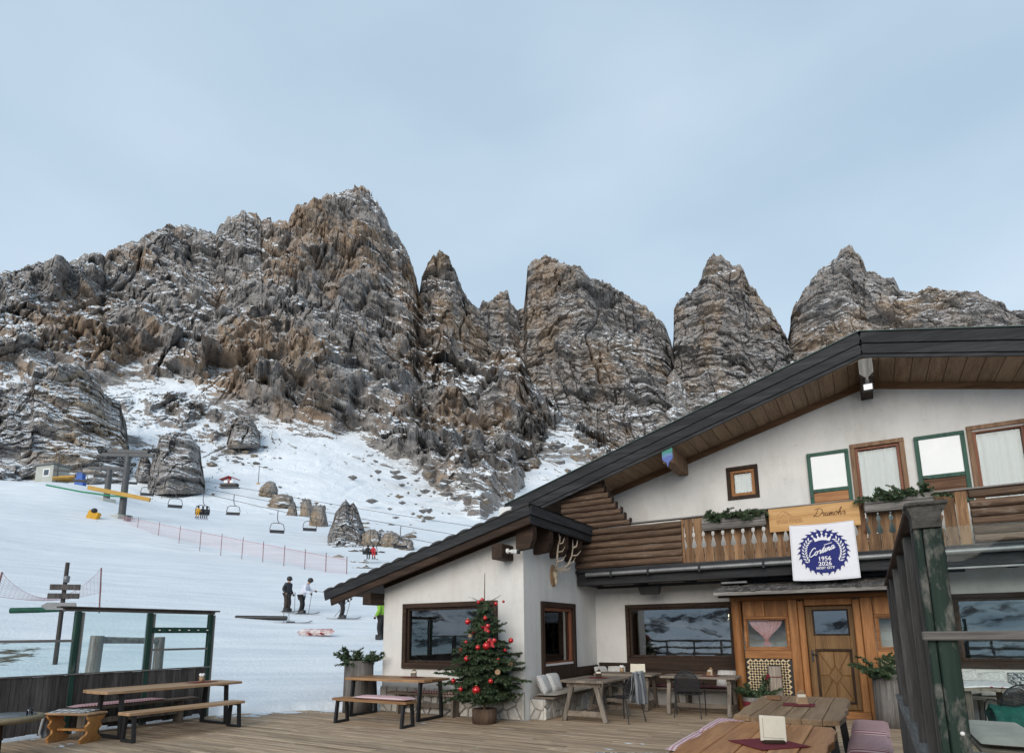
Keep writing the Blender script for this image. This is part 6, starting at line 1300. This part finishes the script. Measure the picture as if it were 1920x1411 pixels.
# ================================================================== LIFT
M_pyl = plain('pylon_steel', (.075, .077, .08), .6, (.11, .11, .112), 2, metal=.3); M_yel = plain('yellow_pad', (.62, .33, .02), .7, (.5, .26, .015), 2); M_blue = plain('blue_paint', (.03, .11, .42), .5, (.025, .09, .34), 2); M_hut = plain('hut_panel', (.45, .46, .42), .7, (.36, .37, .33), 1); M_redr = plain('red_roof', (.33, .035, .03), .6, (.25, .025, .02), 2); M_ora = plain('ochre_paint', (.5, .3, .06), .6, (.42, .24, .05), 2)
M_cable = plain('steel_cable', (.05, .05, .055), .5, (.07, .07, .075), 3)
C1a, C1b = at(170, 868, 100), at(960, 1019, 64); C2a, C2b = at(150, 866, 96), at(960, 1046, 60); C3a, C3b = at(190, 862, 106), at(960, 997, 72)
def cable(a, b, lb):
    n = 24; pts = [a.lerp(b, i/n)-Vector((0, 0, .5*4*(i/n)*(1-i/n))) for i in range(n+1)]; tag(MB().tube(pts, .03, 5, smooth=True).build('lift_cable', M_cable), lb, 'cable', 'chairlift cables'); return lambda t: a.lerp(b, t)-Vector((0, 0, .5*4*t*(1-t)))
k1 = cable(C1a, C1b, 'middle lift cable crossing the slope above the chairs'); k2 = cable(C2a, C2b, 'lower lift cable crossing the slope with most chairs'); k3 = cable(C3a, C3b, 'upper lift cable crossing the slope')
def lift_chair(root_lb, loc, rz=0.):
    o = empty('lift_chair', loc, rz); o.scale = (.82,)*3; tag(o, root_lb, 'lift chair', 'chairs of the chairlift')        # hangs below its cable; local x = across the seat
    MB().tube([(0, 0, 0), (-.05, .1, -.6), (0, .25, -1.3), (.25, .2, -1.75)], .06, 6).build('hanger', M_pyl, o)
    MB().tube([(-.85, .2, -3.1), (-.95, .2, -2.6), (-.8, .2, -1.9), (-.4, .2, -1.75), (.4, .2, -1.75), (.8, .2, -1.9), (.95, .2, -2.6), (.85, .2, -3.1)], .055, 6).build('frame', M_pyl, o)
    MB().box(-.95, .95, -.45, .15, -3.2, -3.08, bev=.03).build('seat', M_metal, o); MB().box(-.95, .95, .13, .2, -3.0, -2.72, bev=.02).build('backrest', M_metal, o); MB().tube([(-.9, -.5, -3.12), (.9, -.5, -3.12)], .04, 6).build('foot_bar', M_pyl, o); return o
def t_of(k, px):     # where on the cable a photo column falls
    lo, hi = 0., 1.
    f = lambda t: (lambda p: CX+F_PX*((math.cos(YAW)*(p.x-CAM[0])+math.sin(YAW)*(p.y-CAM[1]))/((-math.sin(YAW)*(p.x-CAM[0])+math.cos(YAW)*(p.y-CAM[1]))*math.cos(PITCH)+math.sin(PITCH)*(p.z-CAM[2]))))(k(t))
    for _ in range(30):
        m = (lo+hi)/2
        if f(m) < px: lo = m
        else: hi = m
    return lo
for px, k, lb in ((383, k2, 'lift chair carrying riders, third from the right pylon'), (440, k1, 'empty lift chair right of the riders'), (522, k2, 'empty lift chair hanging lowest in the middle'), (583, k1, 'empty lift chair just left of the tall boulder'), (695, k2, 'lift chair with a red rider right of the tall boulder'), (752, k1, 'empty lift chair nearest the annex roof'), (332, k2, 'empty lift chair below the rounded outcrop'), (280, k1, 'empty lift chair right of the pylons'), (250, k3, 'empty lift chair touching the right pylon'), (192, k3, 'lift chair in front of the left pylon'), (155, k2, 'lift chair just right of the blue drive')):
    lift_chair(lb, k(t_of(k, px)), YAW+.35+random.uniform(-.15, .15))
def pylon(lb, base_px, base_py, d, h, arms, r=.55):
    b = on_snow(base_px, d); o = empty('lift_pylon', b); tag(o, lb, 'pylon', 'chairlift pylons'); MB().tube([(0, 0, -1), (0, 0, h*.5), (0, 0, h)], [r*1.1, r, r*.8], 14).build('mast', M_pyl, o)
    MB().box(-1.0, 1.0, -1., 1., -1, .25, bev=.05).build('footing', M_hut, o); c, s = math.cos(YAW), math.sin(YAW)
    for z, l in arms: MB().beam((-c*l, -s*l, h+z), (c*l, s*l, h+z-.2), .5, .45).build('cross_arm', M_pyl, o)
    for x in (-1, 1):
        for j in range(4): q = x*(2.2+.6*j); MB().lathe([(.0, -.1), (.32, -.1), (.32, .1), (.0, .1)], 12).build('sheave', M_blk, o, (c*q, s*q, h+.5), (PI/2, 0, YAW))
    for x in (-1, 1): MB().beam((x*c*3.2, x*s*3.2, h+.3), (x*c*3.4, x*s*3.4, h+1.4), .08, .08).build('rail_post', M_pyl, o)
    MB().beam((-c*3.4, -s*3.4, h+1.4), (c*3.4, s*3.4, h+1.3), .08, .08).build('hand_rail', M_pyl, o); return o
pylon('tall grey lift pylon beside the yellow snow cannon', 214, 980, 98, 9.0, ((0, 3.6), (.5, 2.8)), .42); pylon('shorter grey lift pylon behind the ochre beam', 181, 930, 118, 5.6, ((0, 3.6),), .45)
o = empty('barrier_beam', at(222, 925, 97)); tag(o, 'ochre beam across the two lift pylons with a green net', 'beam'); c_, s_ = math.cos(YAW), math.sin(YAW)
MB().beam((-4.2*c_, -4.2*s_, .9), (4.4*c_, 4.4*s_, -.9), .35, .55).build('beam', M_ora, o); MB().tube([(-10*c_, -10*s_, 1.3), (-5*c_, -5*s_, .3), (-1*c_, -1*s_, -.3), (2*c_, 2*s_, -.5)], .12, 6).build('net_rope', plain('green_net', (.03, .25, .12), .8), o)
o = empty('snow_cannon_cover', at(170, 978, 96)); tag(o, 'yellow padded cover beside the tall lift pylon', 'padding'); o.scale = (.66,)*3
Mx = Matrix.Rotation(YAW, 4, 'Z') @ Matrix.Rotation(.35, 4, 'Y'); MB().box(-1.1, 1.1, -.5, .5, -.6, 2.2, Mx, bev=.12).build('pad', M_yel, o); MB().sphere((.9, 0, 2.2), .55, 12, 8, (1.2, 1, .9)).build('black_drum', M_blk, o); MB().box(1.0, 2.8, -.3, .3, -.4, -.1).build('frame', M_pyl, o)
o = empty('control_box', at(238, 982, 96)); tag(o, 'small grey control box right of the tall pylon', 'box'); MB().box(-.35, .35, -.3, .3, -.4, 1.1, bev=.04).build('case', M_zinc, o); MB().box(-.4, .4, -.35, .35, 1.11, 1.16).build('lid', M_pyl, o)
hb = on_snow(72, 146); o = empty('lift_hut', hb, YAW-.3); tag(o, 'small pale lift operator hut at the upper left', 'hut'); MB().box(-2.4, 2.2, -1.6, 1.6, -1, 3.2).build('wall', M_hut, o); MB().box(-2.7, 2.6, -2, 1.9, 3.2, 3.45, bev=.05).build('roof', M_zinc, o)
q = MB(); ring(q, -.4, 1.4, .9, 2.5, .25, -1.66, -1.6, bev=.02); q = q.build('window', M_white, o); MB().box(-.16, 1.16, -1.63, -1.61, 1.14, 2.26).build('pane', M_glass, q); MB().tube([(2.6, -1, -1), (2.6, -1, 6)], .1, 6).build('mast', M_pyl, o)
bb_ = on_snow(127, 140); o = empty('lift_drive', bb_, YAW); tag(o, 'blue lift drive frame with a long boom beside the hut', 'lift drive'); o.scale = (.62,)*3
MB().prism([(-1.6, -1), (1.6, -1), (.9, 2.6), (.9, 4), (-.9, 4), (-.9, 2.6)], -.8, .8).build('stand', M_blue, o); MB().beam((-8.5, 0, 5.1), (6.5, 0, 3.4), .6, .5).build('boom', M_blk, o); MB().lathe([(.0, -.2), (3.0, -.2), (3.1, 0), (3.0, .2), (.0, .2)], 24).build('bull_wheel', M_ora, o, (-5.2, 0, 2.0)); MB().box(-6.5, -1.6, -.4, .4, 2.6, 3.1).build('arm', M_ora, o)
o = empty('covered_carrier', at(430, 912, 86), YAW); tag(o, 'little red pitched roof over a dark carrier on the lift line', 'shelter'); o.scale = (.52,)*3
for s in (-1, 1): MB().beam((0, 0, 2.6), (s*2.3, 0, 1.75), 1.8, .12).build('roof_half', M_redr, o)
MB().box(-2.2, 2.2, -.7, .7, .1, .8, bev=.15).build('padded_body', M_blk, o); MB().box(-2.3, 2.4, -.85, .85, -.35, -.1, bev=.05).build('platform', M_pyl, o); MB().box(-.25, .25, -.3, .3, .8, 2.5).build('centre_post', M_redr, o); MB().box(-1.1, -.3, -.75, -.68, .8, 1.5).build('white_board', M_white, o); MB().box(.35, 1.1, -.75, -.68, .8, 1.5).build('white_board', M_white, o)
lp = at(484, 910, 225); o = empty('slope_lamp', lp); tag(o, 'lone lamp post on the snow slope with a yellow pad at its foot', 'lamp post'); MB().tube([(0, 0, -1), (0, 0, 7.2)], .11, 8).build('post', M_pyl, o); MB().beam((-.6*c_, -.6*s_, 7.1), (1.1*c_, 1.1*s_, 6.7), .5, .2).build('lamp_head', M_zinc, o); MB().box(-.45, .45, -.45, .45, -1.2, .9, bev=.08).build('pad', M_yel, o)
# ================================================================== NETS, SIGNPOST, RAIL FENCE
M_pole = plain('red_pole', (.22, .10, .10), .7, (.16, .08, .08), 3)
def net_mat():
    m, t, b = new_mat('pink_net'); b.inputs['Base Color'].default_value = (.62, .26, .28, 1); b.inputs['Roughness'].default_value = .8; b.inputs['Alpha'].default_value = .13; return m
M_net = net_mat(); M_netc = plain('pink_cord', (.5, .22, .24), .8, (.42, .18, .2), 3)
o = empty('safety_fence', on_snow(215, 98)); tag(o, 'long pink safety net fence climbing across the slope', 'fence'); b0 = o.location.copy(); fp = []
n = 11
for i in range(n+1):
    t = i/n; px = 218+(650-218)*t; py = 985+(1082-985)*t**.95; d = 1/((1-t)/98+t/52); g = at(px, py, d); fp.append(g-b0)
    MB().tube([fp[-1]-Vector((0, 0, .6)), fp[-1]+Vector((random.uniform(-.06, .06), 0, 1.75))], .035, 6).build('pole', M_pole, o)
for a, b in zip(fp, fp[1:]): MB().quad(a+Vector((0, 0, .1)), b+Vector((0, 0, .1)), b+Vector((0, 0, 1.45)), a+Vector((0, 0, 1.45))).build('net', M_net, o); MB().tube([a+Vector((0, 0, 1.45)), b+Vector((0, 0, 1.45))], .02, 4).build('cord', M_netc, o)
o = empty('safety_net', at(188, 1130, 30)); tag(o, 'sagging pink safety net between two poles behind the signpost', 'net'); b0 = o.location.copy(); A = at(188, 1130, 30)-b0; Bq = at(-12, 1122, 27)-b0; At_ = at(190, 1064, 30)-b0; Bt = at(4, 1072, 27)-b0
MB().tube([A-Vector((0, 0, .4)), At_], .03, 6).build('pole', M_pole, o); MB().tube([Bq-Vector((0, 0, .4)), Bt], .03, 6).build('pole', M_pole, o)
nt = MB(); U, W_ = 26, 8
def npnt(u, v): lo = A.lerp(Bq, u)+Vector((0, 0, .45-.35*u-.5*math.sin(PI*u)*.5)); hi = At_.lerp(Bt, u)-Vector((0, 0, 1.05*math.sin(PI*u)**.8)); return lo.lerp(hi, v)
for i in range(U+1): nt.tube([npnt(i/U, v/6) for v in range(7)], .0035, 3, caps=False)
for j in range(W_+1): nt.tube([npnt(u/U, j/W_) for u in range(U+1)], .008 if j in (0, W_) else .0035, 3, caps=False)
nt.build('net', M_netc, o, fix=False)
o = empty('signpost', at(107, 1212, 21.5)); tag(o, 'wooden hiking signpost with three boards behind the windbreak', 'signpost'); tp = at(127, 1054, 21.5)-o.location
MB().tube([(0, 0, -.5), tp*.5, tp], [.06, .057, .053], 10).build('post', M_plk, o); c_, s_ = math.cos(YAW+.3), math.sin(YAW+.3)
for f, l0, l1, h, mt, arrow in ((.70, -.32, .42, .16, M_plk, 0), (.595, -.35, .42, .15, M_plk, 0), (.475, -.48, .36, .2, M_zinc, 1)):
    p = tp*f; poly = [(l0, -h/2), (l1, -h/2), (l1, h/2), (l0, h/2)] if not arrow else [(l0, 0), (l0+.14, -h/2), (l1, -h/2), (l1+.02, 0), (l1, h/2), (l0+.14, h/2)]
    MB().prism(poly, -.11, -.085, Matrix.Translation(p) @ Matrix.Rotation(YAW+.3, 4, 'Z')).build('sign_board', mt, o)
MB().lathe([(.0, -.1), (.07, -.1), (.08, .08), (.0, .1)], 12).build('marker_cap', M_zinc, o, tp*.8+Vector((.06, 0, 0)))
o = empty('log_rail_fence', at(170, 1262, 17.5)); tag(o, 'short grey log rail fence seen through the left windbreak glass', 'fence'); b0 = o.location.copy(); tp = at(183, 1191, 17.5)-b0; MB().tube([(0, 0, -.9), tp], [.15, .14], 12).build('post', M_greyz, o); e = at(300, 1197, 18.6)-b0
MB().tube([tp+Vector((0, 0, -.1)), e+Vector((0, 0, -.05))], [.085, .075], 10).build('rail', M_greyx, o); MB().tube([e+Vector((0, 0, -1.7)), e+Vector((0, 0, .05))], .12, 10).build('post', M_greyz, o)
o = at(70, 1143, 24); tag(MB().tube([(-.7*c_, -.7*s_, -.02), (0, 0, .0), (.75*c_, .75*s_, .04)], .085, 8).build('hose_roll', plain('green_hose', (.01, .09, .055), .7, (.006, .05, .03), 5), None, o), 'rolled green mat on the thin grass bank at left', 'mat')
# ================================================================== PEOPLE
M_skin = plain('skin', (.45, .27, .19), .6, (.4, .23, .16), 6)
def skin_obj(name, verts, edges, radii, mat, parent, root=0, sub=1):
    me = bpy.data.meshes.new(name); me.from_pydata(verts, edges, []); o = link(name, me, parent); me.materials.append(mat)
    md = o.modifiers.new('skin', 'SKIN'); md.use_smooth_shade = True; sv_ = me.skin_vertices[0].data if me.skin_vertices else None
    if sv_ is None:
        import bmesh
        bm = bmesh.new(); bm.from_mesh(me); bm.verts.layers.skin.verify(); bm.to_mesh(me); bm.free(); sv_ = me.skin_vertices[0].data
    for i, r in enumerate(radii): sv_[i].radius = (r, r) if not isinstance(r, tuple) else r; sv_[i].use_root = (i == root)
    if sub: s2 = o.modifiers.new('sub', 'SUBSURF'); s2.levels = sub; s2.render_levels = sub
    return o
def person(label, loc, rz, jacket, trousers, helmet, lean=.1, armL=((-.30, -.05, 1.15), (-.28, .12, .92)), armR=((.30, -.05, 1.15), (.28, .15, .92)), legs=.12, sc=1.):
    """faces local +y; heights in metres for a 1.78 m figure"""
    hip = .92; f = lambda z: lean*(z-hip)*1.2
    V = [(0, 0, hip), (0, f(1.15), 1.15), (0, f(1.38), 1.38), (0, f(1.5), 1.5), (0, f(1.62)+.03, 1.63), (0, f(1.7)+.03, 1.73),
         (-.19, f(1.40), 1.42), armL[0], armL[1], (armL[1][0], armL[1][1]+.05, armL[1][2]-.09), (.19, f(1.40), 1.42), armR[0], armR[1], (armR[1][0], armR[1][1]+.05, armR[1][2]-.09),
         (-.10, -.01, .86), (-.12, .07, .48), (-.13, -.02, .08), (-.13, .16, .05), (.10, -.01, .86), (.12, .07, .48), (.13, -.02, .08), (.13, .16, .05)]
    E = [(0, 1), (1, 2), (2, 3), (3, 4), (4, 5), (2, 6), (6, 7), (7, 8), (8, 9), (2, 10), (10, 11), (11, 12), (12, 13), (0, 14), (14, 15), (15, 16), (16, 17), (0, 18), (18, 19), (19, 20), (20, 21)]
    R_ = [.13, .12, .14, .06, .095, .08, .07, .05, .036, .032, .07, .05, .036, .032, .09, .062, .045, .04, .09, .062, .045, .04]
    o = skin_obj('person', V, E, R_, M_skin, None); o.location = loc; o.rotation_euler = (0, 0, rz); o.scale = (sc,)*3; tag(o, label, 'person', 'people on the snow')
    j = [0, 1, 2, 3, 6, 7, 8, 10, 11, 12]; mp = {v: i for i, v in enumerate(j)}
    skin_obj('jacket', [V[i] if i else (0, 0, .86) for i in j], [(mp[a], mp[b]) for a, b in E if a in mp and b in mp], [.185, .175, .18, .085, .09, .075, .062, .09, .075, .062], jacket, o)
    g = [0, 14, 15, 16, 18, 19, 20]; mp = {v: i for i, v in enumerate(g)}
    skin_obj('trousers', [V[i] for i in g], [(mp[a], mp[b]) for a, b in E if a in mp and b in mp], [.155, .115, .092, .082, .115, .092, .082], trousers, o)
    MB().sphere((0, f(1.7)+.02, 1.70), .135, 14, 10, (.95, 1.08, 1)).build('helmet', helmet, o); MB().box(-.1, .1, f(1.68)+.10, f(1.68)+.155, 1.63, 1.70, bev=.015).build('goggles', M_blk, o)
    for s, a in ((-1, armL), (1, armR)): MB().sphere((a[1][0], a[1][1]+.04, a[1][2]-.06), .055, 8, 6).build('glove', M_blk, o)
    for s in (-1, 1): MB().box(s*.13-.055, s*.13+.055, -.1, .2, .0, .2, bev=.03).build('boot', M_metal, o)
    return o
M_jblk = plain('dark_jacket', (.02, .024, .03), .8, (.03, .034, .042), 7); M_jwht = plain('white_jacket', (.66, .68, .76), .8, (.58, .6, .68), 7); M_pant = plain('black_trousers', (.016, .016, .018), .85, (.026, .024, .024), 7); M_pbrn = plain('brown_trousers', (.06, .038, .028), .85, (.045, .03, .022), 7); M_jgrn = plain('lime_jacket', (.26, .50, .05), .7, (.2, .4, .04), 7); M_jkh = plain('khaki_jacket', (.09, .085, .065), .8, (.07, .066, .05), 7)
def skis(label, loc, rz, mat, l=1.65, gap=.26):
    o = empty('skis', loc, rz); tag(o, label, 'skis', 'skis on the snow')
    for s in (-1, 1):
        m_ = MB(); pr = [(-l*.42, .02), (-l*.3, .006), (0, .005), (l*.42, .006), (l*.52, .03), (l*.57, .09)]
        for (a, za), (b, zb) in zip(pr, pr[1:]): m_.add([(s*gap/2-.045, a, za), (s*gap/2+.045, a, za), (s*gap/2+.045, b, zb), (s*gap/2-.045, b, zb), (s*gap/2-.045, a, za+.015), (s*gap/2+.045, a, za+.015), (s*gap/2+.045, b, zb+.015), (s*gap/2-.045, b, zb+.015)], [(0, 1, 2, 3), (4, 5, 6, 7), (0, 1, 5, 4), (1, 2, 6, 5), (2, 3, 7, 6), (3, 0, 4, 7)])
        q = m_.build('ski', mat, o); MB().box(s*gap/2-.04, s*gap/2+.04, -.16, .16, .022, .07, bev=.01).build('binding', M_blk, q)
    return o
def poles(label, a0, a1, b0=None, b1=None):
    o = empty('ski_poles', a1); tag(o, label, 'ski poles', 'ski poles')
    for p, q in ((a0, a1), (b0, b1)):
        if p is None: continue
        p, q = Vector(p)-Vector(a1), Vector(q)-Vector(a1); r = MB().tube([p, q], .012, 6).build('pole', M_metal, o); MB().tube([p, p+(p-q).normalized()*.12], .02, 6).build('grip', M_blk, r)
M_ski1 = plain('ski_top_red', (.4, .08, .06), .4, (.5, .5, .5), 3); M_ski2 = plain('ski_top_dark', (.05, .05, .06), .4, (.1, .09, .08), 3)
def stand(px, py, d): p = at(px, py, d); g = gz(p.x, p.y); return Vector((p.x, p.y, g))
def loc2w(loc, rz, p): c, s = math.cos(rz), math.sin(rz); return (loc.x+c*p[0]-s*p[1], loc.y+s*p[0]+c*p[1], loc.z+p[2])
for px, py, d, rz, J, T, Hm, lb, kw, pd in (
        (537, 1149, 33.5, YAW-1.9, M_jblk, M_pbrn, M_blk, 'skier in a dark jacket standing left of the group, seen from the side', dict(lean=.06), (((-.34, .2, .9), (-.5, .1, 0)), ((.3, .22, .9), (.55, .3, 0)))),
        (564, 1151, 33.0, YAW-1.6, M_jwht, M_pant, M_blk, 'skier in a white jacket leaning forward and pointing with a pole', dict(lean=.42, armL=((-.28, .3, 1.22), (-.2, .62, 1.2)), armR=((.3, .25, 1.12), (.26, .55, 1.02))), (((-.2, .66, 1.15), (-.15, 1.75, 1.05)), ((.26, .6, .98), (.3, .5, 0)))),
        (640, 1158, 31.5, YAW-1.5, M_jkh, M_pant, M_blk, 'skier in dark clothes half hidden by the annex eave', dict(lean=.2, armL=((-.3, .05, 1.15), (-.36, .2, .95)), armR=((.32, .2, 1.15), (.4, .48, 1.0))), (((-.36, .2, .9), (-.75, -.6, 0)), ((.4, .5, .95), (.45, .3, 0)))),
        (715, 1212, 25.5, YAW+1.2, M_jgrn, M_pant, M_jkh, 'person in a lime green vest half hidden behind the annex', dict(lean=.05), None)):
    p = stand(px, py, d); person(lb, p, rz, J, T, Hm, **kw); skis('skis worn by the '+lb[:lb.find(' ', 12)]+' '+('left of the group' if px < 550 else 'pointing with a pole' if px < 600 else 'by the annex eave') if pd else 'skis beside the person behind the annex', p, rz, M_ski2) if pd else None
    if pd: poles('ski poles of the skier '+('in a dark jacket left of the group' if px < 550 else 'in a white jacket' if px < 600 else 'half hidden by the annex eave'), loc2w(p, rz, pd[0][0]), loc2w(p, rz, pd[0][1]), loc2w(p, rz, pd[1][0]), loc2w(p, rz, pd[1][1]))
o = skis('skis lying loose on the snow below the skiers', stand(545, 1165, 30), YAW-1.5, M_ski2); p = o.location
poles('two ski poles stuck upright in the snow beside loose skis', (p.x-.4, p.y-.1, p.z+1.15), (p.x-.35, p.y-.1, p.z-.1), (p.x-.15, p.y-.05, p.z+1.15), (p.x-.1, p.y, p.z-.1))
p = stand(490, 1157, 31); tag(MB().tube([(-1.2*math.cos(YAW), -1.2*math.sin(YAW), .1), (1.2*math.cos(YAW), 1.2*math.sin(YAW), .05)], .1, 8).build('black_tube', M_blk, None, p), 'black padded tube lying on the snow left of the skiers', 'tube')
M_brd = plain('snowboard_print', (.66, .63, .62), .4, (.30, .12, .12), 5, detail=1)
for i, (px, py, rx, lb) in enumerate(((590, 1192, 0, 'snowboard lying flat on the snow below the skiers'), (595, 1187, 1.25, 'printed snowboard with red bindings tipped on its edge'))):
    o = empty('snowboard', stand(px, py, 26.6-.25*i)+Vector((0, 0, .0 if not i else .15))); o.rotation_euler = (rx, 0, YAW-.12); tag(o, lb, 'snowboard')
    pl_ = [(.78*math.cos(a)*1., .145*math.sin(a)*(1-.12*math.cos(a)**2)) for a in [2*PI*k/28 for k in range(28)]]; pl_ = [(x if abs(x) < .6 else x, y if abs(x) > .62 else (.135 if y > 0 else -.135)) for x, y in pl_]; k = len(pl_)
    zz = lambda x: .03+(.09*(abs(x)-.55)/.23 if abs(x) > .55 else 0); MB().add([(x, y, zz(x)) for x, y in pl_]+[(x, y, zz(x)+.012) for x, y in pl_], [tuple(range(k))[::-1], tuple(range(k, 2*k))]+[(q, (q+1) % k, k+(q+1) % k, k+q) for q in range(k)]).build('board', M_brd, o)
    for s in (-1, 1): MB().box(s*.25-.07, s*.25+.07, -.12, .12, .043, .075, bev=.01).build('binding_plate', M_redr, o); MB().box(s*.25-.06, s*.25+.06, -.12, -.08, .076, .24, bev=.015).build('highback', M_redr if i else M_blk, o)
# riders on the lift
def rider(lb, loc, rz, J):
    V = [(0, 0, 0), (0, -.02, .28), (0, 0, .5), (0, .02, .62), (0, .03, .74), (-.2, .0, .48), (-.24, .12, .22), (-.1, .4, .05), (.2, 0, .48), (.24, .12, .22), (.1, .4, .05), (-.1, .02, -.02), (-.11, .45, 0), (-.11, .5, -.45), (.1, .02, -.02), (.11, .45, 0), (.11, .5, -.45)]
    E = [(0, 1), (1, 2), (2, 3), (3, 4), (2, 5), (5, 6), (6, 7), (2, 8), (8, 9), (9, 10), (0, 11), (11, 12), (12, 13), (0, 14), (14, 15), (15, 16)]
    o = skin_obj('person', V, E, [.15, .15, .16, .07, .1, .08, .06, .05, .08, .06, .05, .1, .08, .07, .1, .08, .07], J, None); o.location = loc; o.rotation_euler = (0, 0, rz); tag(o, lb, 'person', 'riders on the chairlift')
    MB().sphere((0, .03, .8), .14, 10, 8).build('helmet', M_blk, o)
    for s in (-1, 1): MB().box(s*.11-.05, s*.11+.05, .42, .68, -.62, -.45, bev=.02).build('boot', M_blk, o)
    for s in (-1, 1): MB().box(s*.11-.05, s*.11+.05, -.3, 1.2, -.65, -.625).build('ski', M_ski2, o)
for px, k, lst in ((383, k2, ((-.55, M_yel, 'rider in a yellow jacket on the occupied lift chair'), (.05, M_pant, 'middle dark rider on the occupied lift chair'), (.6, M_jblk, 'right hand dark rider on the occupied lift chair'))), (695, k2, ((.4, plain('red_jacket', (.5, .03, .04), .8), 'rider in a red jacket right of the tall boulder'), (-.3, M_pant, 'dark rider beside the one in red')))):
   
    p = k(t_of(k, px)); rz = YAW+.35
    for dx, J, lb in lst: rider(lb, Vector(loc2w(p, rz, (dx*.8, -.1, -2.5))), rz+PI, J)
